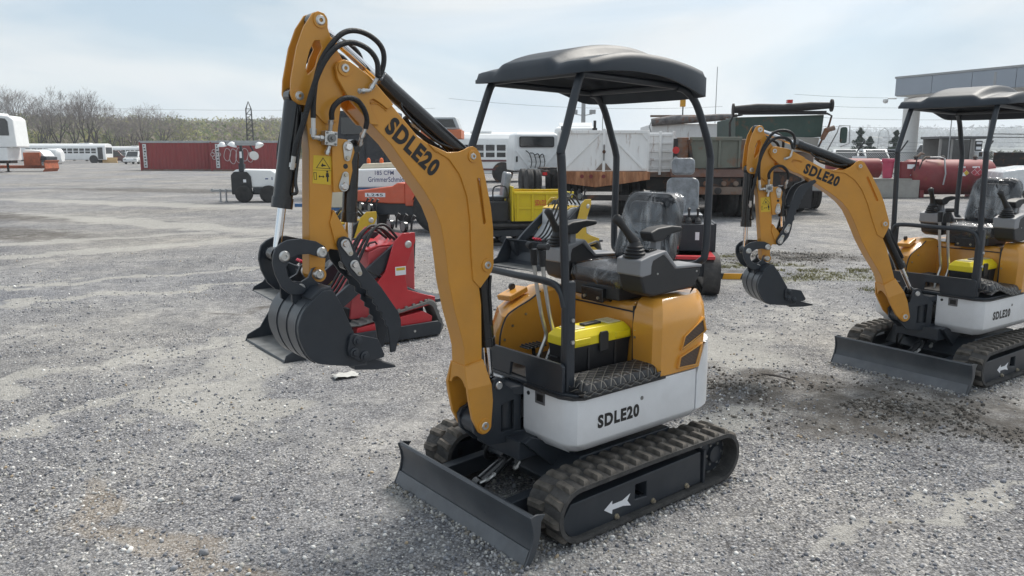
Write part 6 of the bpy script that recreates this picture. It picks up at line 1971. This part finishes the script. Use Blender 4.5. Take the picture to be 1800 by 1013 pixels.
# ------------------------------------------------------------------ left side of the yard
def container(label, x0, x1, y0, rz, letters):
    L_ = x1 - x0
    o = thing('shipping_container', label, 'container', ((x0 + x1) / 2, y0, 0), rz, 'red shipping containers')
    bd = obj('corrugated_wall', MB().prism([(-L_ / 2 + .1 + k * (L_ - .2) / 120, -1.20 + (.035 if (k % 6) in (1, 2, 3) else 0.0)) for k in range(121)] + [(L_ / 2 - .1, 1.2), (-L_ / 2 + .1, 1.2)], .12, 2.42, 'z'), CONTRED, o, ang=20)
    for x in (-L_ / 2, L_ / 2 - .12):
        obj('corner_post', MB().box(x, x + .12, -1.235, 1.22, .0, 2.5), CONTRED, o, bev=.01)
    obj('bottom_rail', MB().box(-L_ / 2 + .12, L_ / 2 - .12, -1.225, 1.2, .0, .12), BROWNR, o, bev=.01)
    obj('top_rail', MB().box(-L_ / 2 + .12, L_ / 2 - .12, -1.225, 1.2, 2.42, 2.50), GREYROOF, o, bev=.01)
    obj('roof', MB().box(-L_ / 2, L_ / 2, -1.23, 1.2, 2.50, 2.60), GREYROOF, o, bev=.02)
    if letters is not None:
        st = obj('white_strip', MB().box(letters - .16, letters + .16, -1.245, -1.236, .25, 2.32), paint('worn_white_strip', (.62, .63, .64), .5, var=.15, rust=.15), o)
        for k in range(8):
            z = 2.18 - k * .245
            obj('faded_mark', MB().box(letters - .07, letters + .02 + .05 * ((k * 7) % 3), -1.2475, -1.2455, z - .08, z + .03), BLACKDEC, st)
    return o
container('red container with a lettered white strip near its outer end', -33.0, -26.55, 70.4, 0, -2.75)
c2 = container('red container scrawled with looping pale graffiti', -26.35, -19.9, 69.4, 1.5, -2.6)
# graffiti loops painted on the second container
GR = paint('pale_spray_paint', (.55, .46, .46), .6)
loops = []
for cx, w_, z0, z1 in ((-1.75, .28, .85, 1.95), (-1.25, .30, .6, 1.9), (-.75, .26, .7, 2.0), (-.25, .30, .85, 1.95), (.25, .26, .75, 1.6)):
    loops.append([(cx + w_ * math.cos(a) * (1 + .2 * math.sin(2 * a)), -1.243, (z0 + z1) / 2 + (z1 - z0) / 2 * math.sin(a)) for a in [q * math.pi / 9 for q in range(-5, 14)]])
for k in range(6):
    a = k * math.pi / 3
    loops.append([(-2.75 + .26 * math.cos(a) + .17 * math.cos(b_), -1.252, 1.42 + .30 * math.sin(a) + .17 * math.sin(b_)) for b_ in [q * math.pi / 5 for q in range(11)]])
for lp in loops:
    obj('graffiti_stroke', MB().tube(lp, .028, 5), GR, c2, ang=60)
# light tower
o = thing('light_tower', 'white towable light tower with four floodlights folded down on its mast', 'light tower', (-8.95, 27.0, 0), 0)
obj('body', MB().prism([(-.62, .50), (-.62, 1.02), (-.50, 1.12), (.70, 1.10), (.95, .95), (1.0, .50)], -.42, .50), WHITET, o, bev=.06, seg=3)
fr = obj('front_panel', MB().prism([(-.66, .34), (-.66, .92), (-.55, 1.04), (-.10, 1.04), (.02, .88), (.05, .34)], -.47, -.425), BLACKP, o, bev=.02)
obj('caution_label', MB().box(-.24, -.14, -.4735, -.471, .68, .78), WHITEDEC, fr)
obj('skirt', MB().box(.06, .98, -.45, .50, .30, .50), DARK, o, bev=.02)
obj('chassis', MB().box(-.70, .95, -.35, .40, .26, .36), DARK, o, bev=.02)
obj('marking', MB().box(.50, .60, -.4245, -.422, .78, .82).box(.72, .75, -.4245, -.422, .76, .86), BLUETXT, o)
for x in (-.22, .62):
    wheel(o, x, -.52, .29, .29, .19, GALV, out_=-1)
obj('drawbar', MB().box(-1.45, -.62, -.10, .02, .34, .42).prism([(-1.55, .36), (-1.45, .32), (-1.45, .45), (-1.52, .44)], -.08, .0), GALV, o, bev=.01)
for x in (-1.18, -.98):
    obj('jack_leg', MB().cyl((x, -.12, .02), (x, -.12, .44), .028, n=8).cyl((x, -.12, .0), (x, -.12, .03), .06, n=8), GALV, o)
ms = obj('mast', MB().box(-.39, -.21, -.42, -.24, .36, 1.30).box(-.36, -.24, -.39, -.27, 1.30, 1.75).box(-.34, -.26, -.37, -.29, 1.75, 2.02), DARK, o, bev=.008)
obj('mast_label', MB().box(-.34, -.26, -.395, -.391, 1.50, 1.72), WHITEDEC, ms)
obj('lamp_bar', MB().box(-.80, .25, -.38, -.28, 1.92, 2.02), GALV, o, bev=.008)
for k, (x, z, rx, ry) in enumerate(((-.92, 2.02, 100, 0), (-.55, 2.02, 95, 20), (.18, 1.62, 20, 0), (.30, 2.0, 80, -30))):
    M_ = Matrix.Translation((x, -.36, z)) @ Matrix.Rotation(R(ry), 4, 'Y') @ Matrix.Rotation(R(rx), 4, 'X')
    lm = obj('floodlight', MB().lathe([(.05, -.02), (.08, .0), (.15, .09), (.16, .12), (.14, .125)], (0, 0, 0), 'z', 18).xf(M_ @ Matrix.Rotation(R(90), 4, 'X') if False else M_ @ Matrix.Rotation(R(180), 4, 'X') @ Matrix.Rotation(R(-90), 4, 'X')), WHITET, o, ang=40)
    obj('lens', MB().cyl((0, 0, .112), (0, 0, .118), .138, n=18).xf(M_ @ Matrix.Rotation(R(180), 4, 'X') @ Matrix.Rotation(R(-90), 4, 'X')), LAMPG, lm)
    obj('lamp_bracket', MB().tube([(x, -.34, z), (x * .6 - .12, -.33, 1.99)], .032, 6), DARK, lm)
# lattice mast
o = thing('lattice_mast', 'dark steel lattice mast with a pointed head behind the red containers', 'mast', (-40.1, 120, 0), 12)
for sx in (-1, 1):
    for sy in (-1, 1):
        obj('leg', MB().cyl((sx * .5, sy * .5, 0), (sx * .38, sy * .38, 8.0), .055, n=6).cyl((sx * .38, sy * .38, 8.0), (0, 0, 9.1), .05, n=6), DARKPOST, o)
for k in range(10):
    z0, z1 = k * .8, (k + 1) * .8
    w0, w1 = .5 - .015 * k, .5 - .015 * (k + 1)
    for s in (-1, 1):
        obj('brace', MB().cyl((-w0, s * w0, z0), (w1, s * w1, z1), .03, n=5), DARKPOST, o)
        obj('brace', MB().cyl((s * w0, -w0, z0), (s * w1, w1, z1), .03, n=5), DARKPOST, o)
        obj('strut', MB().cyl((-w1, s * w1, z1), (w1, s * w1, z1), .035, n=5), DARKPOST, o)
# refrigerated trailer
o = thing('reefer_trailer', 'white refrigerated trailer with a black grilled cooling unit on its nose', 'trailer', (-42.5, 64, 0), 8)
bx = obj('box', MB().box(-5.5, .9, -1.25, 1.3, 1.0, 4.75), WHITET, o, bev=.05)
lv = obj('louvre_panel', MB().box(-.35, .22, -1.29, -1.252, 3.35, 4.6), CHASSIS, bx)
for k in range(9):
    obj('louvre', MB().box(-.33, .20, -1.33, -1.29, 3.40 + k * .13, 3.46 + k * .13), GALV, lv)
un = obj('cooling_unit', MB().prism([(.92, 2.0), (.92, 4.62), (1.9, 4.50), (2.25, 4.25), (2.35, 2.0)], -1.15, 1.15), WHITET, o, bev=.12, seg=3)
obj('grille', MB().prism([(1.02, 2.95), (1.0, 4.35), (1.70, 4.28), (1.86, 4.05), (1.88, 2.95)], -1.19, -1.145), GLASSD, un, bev=.03)
obj('lower_nose', MB().box(.1, 1.6, -1.2, 1.2, .95, 1.98), WHITET, o, bev=.05)
obj('door_mark', MB().box(-.7, -.25, -1.256, -1.252, 2.1, 2.3), BLUETXT, bx)
for s in (1, -1):
    obj('landing_leg', MB().box(.55, .68, s * .8 - .07, s * .8 + .07, .05, 1.0).box(.45, .78, s * .8 - .15, s * .8 + .15, .0, .05), CHASSIS, o)
    wheel(o, -3.6, s * .95, .5, .5, .3, out_=s)
    wheel(o, -4.7, s * .95, .5, .5, .3, out_=s)
obj('frame', MB().box(-5.4, 1.5, -.6, .6, .72, .99), CHASSIS, o, bev=.02)
# snow plow frame under the nose
o = thing('snow_plow', 'rusty orange snow plow with its frame under the refrigerated trailer nose', 'snow plow', (-41.6, 66.8, 0), 0)
obj('mouldboard', MB().prism([(2.0, .02), (2.2, .25), (2.15, .75), (2.3, .95), (2.35, .93), (2.22, .72), (2.28, .26), (2.1, .0)], -1.2, .8), PLOWR, o, bev=.01)
obj('push_frame', MB().box(-2.6, 2.1, -.5, -.3, .25, .5).box(-2.6, 2.1, .2, .4, .25, .5), PLOWR, o, bev=.02)
obj('upright', MB().box(.3, 1.7, -.9, -.7, .5, 1.6), PLOWR, o, bev=.03)
obj('truck_hood', MB().prism([(.2, 1.25), (.2, 1.85), (1.6, 1.75), (2.0, 1.25)], -.6, .9), WHITET, o, bev=.08)
obj('bumper', MB().box(.4, 2.2, -.8, .8, .95, 1.22), NAVY, o, bev=.03)
# tipped fibreglass cab
o = thing('truck_cap', 'white rounded fibreglass truck cap tipped on its side beside the bus', 'truck cap', (-57.9, 98, 0), 0)
sh_ = [[(-1.35, y * .95, z) for y, z in rrect(-.9, .9, .05, 1.85, .12)], [(.3, y, z) for y, z in rrect(-.95, .95, .02, 2.0, .3)], [(1.1, y * .95, z) for y, z in rrect(-.9, .9, .1, 2.0, .6)], [(1.5, y * .5, .3 + z * .7) for y, z in rrect(-.9, .9, .1, 2.0, .8)]]
obj('shell', MB().rings(sh_), WHITET, o, bev=.04)
of = obj('window_frame', MB().prism([(-1.2, .15), (-1.2, 1.55), (.3, 1.6), (.45, .15)], -.99, -.955), GALV, o, bev=.02)
obj('opening', MB().prism([(-.75, .3), (-.75, 1.45), (.0, 1.5), (.1, .3)], -1.0, -.985), GLASSD, of)
obj('opening', MB().prism([(-1.1, .3), (-1.1, 1.45), (-.86, 1.45), (-.86, .3)], -1.0, -.985), GLASSD, of)
obj('opening', MB().prism([(.14, .35), (.1, 1.45), (.26, 1.48), (.36, .35)], -1.0, -.985), GLASSD, of)

def car(label, loc, rz, mat, L_=4.4, h=1.45, style='car', group=None, sc=1.0):
    o = thing('parked_' + style, label, {'car': 'car', 'van': 'van', 'pickup': 'pickup'}[style], loc, rz, group)
    W_ = .88
    lo = [(-L_ / 2, .35), (-L_ / 2 + .05, .80), (-L_ / 2 + .9, .88), (L_ / 2 - 1.1, .92), (L_ / 2 - .1, .78), (L_ / 2, .5), (L_ / 2 - .05, .28), (-L_ / 2 + .1, .25)]
    if style == 'van':
        lo = [(-L_ / 2, .35), (-L_ / 2, 1.1), (L_ / 2 - 1.0, 1.1), (L_ / 2 - .1, .95), (L_ / 2, .5), (L_ / 2 - .05, .3)]
    bdy = obj('body', MB().prism(lo, -W_, W_), mat, o, bev=.07, seg=3)
    g = {'car': [(-L_ / 2 + .5, .86), (-L_ / 2 + 1.1, h), (.5, h), (1.35, .90)], 'pickup': [(-.35, .88), (-.25, h + .25), (.75, h + .25), (1.5, .92)], 'van': [(-L_ / 2 + .02, 1.08), (-L_ / 2 + .1, h), (.7, h), (1.45, 1.05)]}[style]
    def gr(y, k):
        cx = sum(p[0] for p in g) / 4
        return [(cx + (p[0] - cx) * k, y, p[1]) for p in g]
    cab = obj('cabin', MB().rings([gr(-W_ + .04, 1), gr(W_ - .04, 1)]), mat, o, bev=.08, seg=3)
    for s in (1, -1):
        gg = [(p[0] * .92 + (g[0][0] + g[3][0]) * .04, p[1]) for p in g]
        zt = max(p[1] for p in g) - .10
        zb = min(p[1] for p in g) + .06
        xs = [gg[0][0] + .15, gg[1][0] + .05, gg[2][0] - .02, gg[3][0] - .25]
        obj('side_window', MB().prism([(xs[0], zb), (xs[1], zt), (xs[2], zt), (xs[3], zb)], s * (W_ - .045), s * (W_ - .025)), GLASSD, cab)
        for x in (-L_ * .30, L_ * .31):
            wheel(o, x, s * (W_ - .10), .32, .32, .2, out_=s)
        obj('headlight', MB().box(L_ / 2 - .12, L_ / 2 + .01, s * .62 - .16, s * .62 + .16, .60, .74), LAMPG, bdy, bev=.02)
    ws = Vector((g[3][0] - g[2][0], 0, g[3][1] - g[2][1]))
    obj('windscreen', MB().rings([[(g[3][0] - .06, -.72, g[3][1] + .07), (g[3][0] - .06, .72, g[3][1] + .07), (g[3][0] - .03, .72, g[3][1] + .08), (g[3][0] - .03, -.72, g[3][1] + .08)], [(g[2][0] + .07, -.62, g[2][1] - .06), (g[2][0] + .07, .62, g[2][1] - .06), (g[2][0] + .10, .62, g[2][1] - .05), (g[2][0] + .10, -.62, g[2][1] - .05)]]), GLASSD, cab)
    o.scale = (sc, sc, sc)
    return o
pk = car('dark maroon pickup truck parked in front of a white bus', (-58.9, 116, 0), 0, CARR, 5.2, 1.5, 'pickup')
o = thing('plow_blade', 'tan snow plow blade lying in front of the maroon pickup', 'plow blade', (-58.0, 112.5, 0), 0)
obj('blade', MB().prism([(-.1, 0), (.1, .0), (.0, .35), (.12, .75), (.02, .78), (-.1, .35)], -1.05, 1.05, 'x'), PLOWO, o, bev=.01)
obj('blade_rib', MB().box(-.9, .9, .02, .10, .1, .2), PLOWO, o)
car('white pickup facing the yard beside the red container', (-50.2, 104, 0), -82, CARW, 4.6, 1.45, 'pickup')

# ------------------------------------------------------------------ right side: canopy, tanks, booth, fence, cars
d_ = Vector((24.5 - 21.3, 37.4 - 44.0, 0))
ang_ = math.degrees(math.atan2(d_.y, d_.x))
o = thing('filling_canopy', 'grey panelled filling station canopy on a round white column', 'canopy', (21.3, 44.0, 0), ang_)
fs_ = obj('soffit', MB().box(.05, 15, .05, 8, 4.70, 5.55), COLUMNW, o)
for k in range(7):
    x0_ = .0 + k * 2.2
    obj('fascia_panel', MB().box(x0_ + .012, x0_ + 2.19, -.03, .05, 4.74, 5.66), FASCIA, o, bev=.006)
obj('end_panel', MB().box(-.03, .05, .06, 8, 4.74, 5.66), COLUMNW, o)
obj('cap_trim', MB().box(-.05, 15.1, -.06, .12, 5.665, 5.78), GALV, o, bev=.01)
obj('column', MB().lathe([(.52, 0), (.52, .9), (.44, .92), (.44, 4.70), (.2, 4.70)], (-.05, 1.55, 0), 'z', 32), COLUMNW, o)
cm = obj('security_camera', MB().tube([(.05, .1, 4.60), (-.30, -.15, 4.62)], .035, 8), COLUMNW, o)
obj('camera_dome', MB().lathe([(.13, 4.58), (.15, 4.48), (.10, 4.38), (.01, 4.35)], (-.40, -.22, 0), 'z', 16), COLUMNW, cm)
o = thing('fuel_tank', 'large dull red horizontal fuel tank with hazard diamonds', 'tank', (16.55, 29.6, 0), -2)
R_ = .66
obj('shell', MB().lathe([(.02, -1.62), (.45, -1.60), (.62, -1.54), (R_, -1.46), (R_, 1.46), (.62, 1.54), (.45, 1.60), (.02, 1.62)], (0, 0, .76), 'x', 36), TANKRED, o, ang=40)
for x in (-1.1, 1.1):
    obj('saddle', MB().box(x - .08, x + .08, -.5, .5, 0, .28), TANKRED, o, bev=.01)
for x, z in ((.30, .95), (.55, .98)):
    pass
def diamond(par, x, y, z, s, cols):
    base = obj('hazard_diamond', MB().prism([(x - s, z), (x, z + s), (x + s, z), (x, z - s)], y - .006, y), WHITEDEC, par)
    for (dx, dz), c in zip(((-.5, 0), (0, .5), (.5, 0), (0, -.5)), cols):
        q = s * .46
        obj('diamond_field', MB().prism([(x + dx * s - q, z + dz * s), (x + dx * s, z + dz * s + q), (x + dx * s + q, z + dz * s), (x + dx * s, z + dz * s - q)], y - .010, y - .0062), c, base)
DBL, DRD, DYL, DWH = paint('diamond_blue', (.02, .14, .35), .4), paint('diamond_red', (.45, .06, .08), .4), paint('diamond_yellow', (.62, .42, .03), .4), WHITEDEC
diamond(o, .28, -.645, .93, .21, (DBL, DRD, DYL, DWH))
diamond(o, .78, -.645, .95, .22, (DRD, DRD, DRD, DRD))
obj('notice', MB().box(.10, .36, -.60, -.588, 1.12, 1.17).box(.62, .88, -.60, -.588, 1.12, 1.17), WHITEDEC, o)
obj('fill_pipe', MB().tube([(-.9, -.2, 1.42), (-.9, -.2, 1.50), (-.45, -.3, 1.50), (-.38, -.5, 1.46), (-.42, -.75, .9), (-.50, -.8, .5)], .028, 8), GALV, o, ang=50)
for x in (-1.2, -.2, 1.0):
    obj('vent_cap', MB().lathe([(.06, 1.40), (.06, 1.48), (.10, 1.50), (.05, 1.56), (.005, 1.58)], (x, 0, 0), 'z', 12), CHASSIS, o)
o = thing('fuel_tank', 'smaller red tank lying behind the concrete block', 'tank', (13.6, 31.0, 0), 0)
obj('shell', MB().lathe([(.02, -1.05), (.30, -1.02), (.40, -.95), (.40, .95), (.30, 1.02), (.02, 1.05)], (0, 0, 1.05), 'x', 28), TANKRED, o, ang=40)
for x in (-.6, .6):
    obj('saddle', MB().box(x - .1, x + .1, -.3, .3, 0, .72), CONCRETE, o, bev=.01)
o = thing('concrete_block', 'weathered grey concrete block in front of the red tanks', 'block', (14.45, 29.4, 0), -2)
obj('block', MB().box(-.82, .80, -.4, .4, 0, .67), CONCRETE, o, bev=.02)
obj('cap', MB().box(-.84, .50, -.42, .42, .672, .72), CONCRETE, o, bev=.015)
o = thing('plastic_drum', 'pinkish red plastic drum standing on the concrete block', 'drum', (14.25, 29.5, .722), 0)
obj('drum', MB().lathe([(.16, 0), (.19, .35), (.205, .60), (.24, .62), (.24, .72), (.22, .73), (.21, .66)], (0, 0, 0), 'z', 24), PINKRED, o)
obj('rim', MB().lathe([(.242, .60), (.25, .62), (.25, .64), (.242, .66)], (0, 0, 0), 'z', 24), PINKRED, o)
o = thing('pump_cabinet', 'small red pump cabinet with a blue hazard diamond on the concrete block', 'cabinet', (14.92, 29.3, .722), 0)
cbn = obj('cabinet', MB().box(-.33, .33, -.15, .2, 0, .62), TANKRED, o, bev=.02)
diamond(o, .18, -.156, .12, .17, (DBL, DRD, DYL, DWH))
obj('notice', MB().box(-.12, .16, -.160, -.152, .36, .52), WHITEDEC, cbn)
obj('gauge_post', MB().tube([(.06, -.22, -.1), (.16, -.22, .55), (.20, -.22, .85)], .022, 6).tube([(.30, -.22, .35), (.42, -.2, .72)], .02, 6), DARKPOST, o)
obj('nozzle', MB().tube([(.20, -.22, .80), (.32, -.22, .92), (.44, -.22, .90)], [.05, .06, .03], 8).tube([(.40, -.2, .66), (.52, -.2, .78), (.66, -.2, .80)], [.04, .05, .03], 8), BROWNR, o, ang=50)
# attendant booth
o = thing('guard_booth', 'small grey windowed booth with a welcome board and an air conditioner', 'booth', (22.1, 38.2, 0), -4)
BG = paint('booth_grey', (.30, .29, .28), .6, var=.1)
obj('base', MB().box(-1.15, 1.15, -.05, 1.9, 0, 1.18), BG, o, bev=.01)
obj('roof', MB().box(-1.25, 1.25, -.15, 2.0, 2.32, 2.44), paint('booth_roof', (.12, .12, .125), .6), o, bev=.02)
for x in (-1.15, -.62, .30, .42, 1.10):
    obj('mullion', MB().box(x - .05, x + .05, -.05, .05, 1.18, 2.32), BG, o)
obj('back_wall', MB().box(-1.15, .42, 1.82, 1.9, 1.18, 2.32), BG, o)
for x0_, x1_ in ((-1.10, -.67), (-.57, .25)):
    obj('window', MB().box(x0_, x1_, -.01, .01, 1.22, 2.28), GLASSD, o)
obj('notice_board', MB().box(.48, .80, -.06, -.03, 1.75, 2.22), DARKPOST, o)
obj('poster', MB().box(.52, .76, -.07, -.062, 2.06, 2.17).box(.52, .76, -.07, -.062, 1.80, 1.94), WHITEDEC, o)
ac = obj('air_conditioner', MB().box(.50, .92, -.35, .0, 1.42, 1.72), WHITET, o, bev=.02)
obj('ac_grille', MB().box(.53, .70, -.356, -.35, 1.46, 1.68), CHASSIS, ac)
wb = obj('welcome_board', MB().box(.40, 1.12, -.12, -.08, 1.18, 1.38), WHITEDEC, o)
text('lettering', 'WELCOME', (.76, -.1225, 1.28), (1, 0, 0), (0, 0, 1), .62, .14, BLACKDEC, wb, bold=.02)
# chain link fence
def wire_mat():
    m = bpy.data.materials.new('chain_link')
    m.use_nodes = True
    t = m.node_tree
    b = t.nodes['Principled BSDF']
    b.inputs['Base Color'].default_value = (.42, .43, .44, 1)
    b.inputs['Metallic'].default_value = .6
    c = t.nodes.new('ShaderNodeTexCoord')
    fac = None
    for a in (45, -45):
        mp_ = t.nodes.new('ShaderNodeMapping'); mp_.inputs['Rotation'].default_value = (0, R(a), 0)
        wv = t.nodes.new('ShaderNodeTexWave'); wv.inputs['Scale'].default_value = 3.6; wv.bands_direction = 'X'
        t.links.new(c.outputs['Object'], mp_.inputs['Vector']); t.links.new(mp_.outputs['Vector'], wv.inputs['Vector'])
        g = t.nodes.new('ShaderNodeMath'); g.operation = 'GREATER_THAN'; g.inputs[1].default_value = .93
        t.links.new(wv.outputs['Fac'], g.inputs[0])
        if fac is None: fac = g.outputs[0]
        else:
            q = t.nodes.new('ShaderNodeMath'); q.operation = 'MAXIMUM'
            t.links.new(fac, q.inputs[0]); t.links.new(g.outputs[0], q.inputs[1]); fac = q.outputs[0]
    t.links.new(fac, b.inputs['Alpha'])
    return m
WIRE = wire_mat()
o = thing('chain_link_fence', 'chain link fence with dark cranked posts behind the red tanks', 'fence', (18.2, 42.0, 0), 2)
obj('wire_panel', MB().box(-2.2, 13, -.004, .004, .05, 1.62), WIRE, o)
obj('top_rail', MB().cyl((-2.2, 0, 1.64), (13, 0, 1.64), .022, n=8), GALV, o)
for k in range(7):
    x = -2.0 + k * 2.35
    obj('post', MB().tube([(x, .05, 0), (x, .05, 1.65), (x + .12, .05, 1.82), (x + .42, .05, 2.28)], .04, 8), DARKPOST, o)
for z, x in ((1.80, .10), (1.98, .22), (2.18, .36)):
    obj('barbed_wire', MB().cyl((-2.2, .05, z), (13, .05, z), .008, n=4), GALV, o)
obj('sign_plate', MB().box(-1.3, -.95, -.03, -.01, 1.25, 1.7).box(.1, .9, -.03, -.01, 1.15, 1.45), WHITEDEC, o)
CL = [('white hatchback behind the chain link fence', CARW, 'car'), ('silver sedan parked beyond the fence next to the pines', CARG, 'car'), ('dark blue car parked between two pale cars', CARD, 'car'), ('white sedan beside the canopy column', CARW, 'car'), ('silver hatchback beyond the canopy column', CARG, 'car')]
for k, (lb, mt, stl) in enumerate(CL):
    car(lb, (25.6 + k * 2.35, 60 + .6 * (k % 2), .15), 250 + 12 * (k % 3), mt, 4.5, 1.55, stl, 'cars parked beyond the fence', 1.1)
car('tall white cargo van parked beside the guard booth', (27.2, 50, 0), 205, CARW, 5.2, 2.15, 'van')
car('white work van partly hidden behind the excavator seat', (20.2, 27.5, 0), 168, CARW, 5.4, 2.3, 'van', None, 1.1)
# gate frame and poles
o = thing('pipe_gate', 'grey pipe gate frame standing beyond the guard booth', 'gate', (26.2, 41.5, 0), 0)
for x in (-.9, 1.4, 2.0, 2.7):
    obj('upright', MB().cyl((x, 0, 0), (x, 0, 2.95 if x > 0 else 2.7), .03, n=6), GALV, o)
for z in (2.45, 2.62):
    obj('crossbar', MB().cyl((-.9, 0, z), (1.4, 0, z - .02), .025, n=6), GALV, o)
obj('crossbar', MB().cyl((2.0, 0, 2.75), (2.7, 0, 2.75), .025, n=6), GALV, o)
obj('gate_leaf', MB().box(-.5, 2.9, .1, .16, .9, 1.65), CHASSIS, o)
pole(20.4, 36.5, 4.4, .03, 'slim grey pole rising left of the guard booth windows', 'pole')
pole(21.6, 35.5, 5.2, .075, 'stout grey pole in front of the guard booth', 'pole')
pole(24.3, 36.0, 5.2, .06, 'grey pole near the pipe gate', 'pole')
# arched pylon and wires
o = thing('lattice_pylon', 'arched lattice power pylon standing behind the dark pines', 'pylon', (52.2, 110, 0), 0)
for s in (-1, 1):
    obj('pylon_leg', MB().tube([(s * .95, 0, 0), (s * .75, 0, 2.6), (s * .72, 0, 3.8), (s * .5, 0, 4.5), (0, 0, 4.85)], .045, 5), GALV, o)
    obj('cross_arm', MB().tube([(0, 0, 3.55), (s * 1.5, 0, 3.6), (s * 2.6, 0, 3.5)], .035, 5), GALV, o)
for k in range(6):
    z = .6 + k * .55
    obj('lattice_brace', MB().cyl((-.85, 0, z), (.8, 0, z + .5), .025, n=4), GALV, o)
    obj('lattice_brace', MB().cyl((.85, 0, z), (-.8, 0, z + .5), .025, n=4), GALV, o)
def wire(label, a, b_, sag, r):
    P = []
    for k in range(13):
        t = k / 12
        p = Vector(a) * (1 - t) + Vector(b_) * t
        p.z -= sag * 4 * t * (1 - t)
        P.append(p)
    w_ = obj('power_line', MB().tube(P, r, 4), DARKPOST)
    tag(w_, label, 'power line', 'overhead power lines')
WL = ['overhead power line strung high above the red tanks', 'overhead power line sagging below a higher line', 'overhead power line crossing just over the far hills', 'overhead power line high over the guard booth']
for k, (z0, z1, sg) in enumerate(((8.2, 9.6, 1.2), (6.6, 7.4, 1.0), (5.3, 5.6, .6), (9.6, 11.4, 1.4))):
    wire(WL[k], (40, 112, z0), (86, 106, z1), sg, .022)
wire('long overhead power line above the left wooded hillside', (-130, 205, 13.2), (-20, 205, 12.6), .8, .035)
wire('overhead power line behind the truck cabs and white trailer', (-12, 150, 11.5), (40, 150, 10.0), 1.0, .03)
# litter on the gravel
mb = MB()
rg_ = random.Random(5)
nn = 7
for j in range(nn):
    for i in range(nn):
        mb.v.append((-.13 + .26 * i / (nn - 1) + rg_.gauss(0, .008), -.08 + .16 * j / (nn - 1) + rg_.gauss(0, .008), .012 + abs(rg_.gauss(0, .012))))
for j in range(nn - 1):
    for i in range(nn - 1):
        a = j * nn + i
        mb.f.append((a, a + 1, a + nn + 1, a + nn))
q = obj('crumpled_paper', mb, PAPER, ang=25)
sm = q.modifiers.new('Solid', 'SOLIDIFY'); sm.thickness = .002
q.scale = (.75, .75, .6); q.location = (-1.30, 5.80, .012); q.rotation_euler = (0, 0, .5)
tag(q, 'crumpled white paper scrap lying on the gravel behind the bucket', 'paper')
q = obj('stick', MB().tube([(-.12, 0, .012), (-.02, .005, .02), (.14, -.004, .016)], [.006, .008, .005], 6), BARK)
q.location = (2.05, 5.75, .01); q.rotation_euler = (0, 0, -.75)
tag(q, 'thin weathered stick on the gravel near the second excavator blade', 'stick')
# ------------------------------------------------------------------ spring haze over the yard and hills
def haze():
    m = bpy.data.materials.new('haze_air')
    m.use_nodes = True
    t = m.node_tree
    t.nodes.clear()
    o_ = t.nodes.new('ShaderNodeOutputMaterial')
    v = t.nodes.new('ShaderNodeVolumePrincipled')
    v.inputs['Color'].default_value = (.86, .92, 1.0, 1)
    v.inputs['Density'].default_value = .00045
    v.inputs['Anisotropy'].default_value = 0.2
    t.links.new(v.outputs[0], o_.inputs['Volume'])
    q = obj('haze', MB().box(-3300, 3300, -70, 3300, -2.0, 78), m)
    return kind(q, 'stuff')
haze()
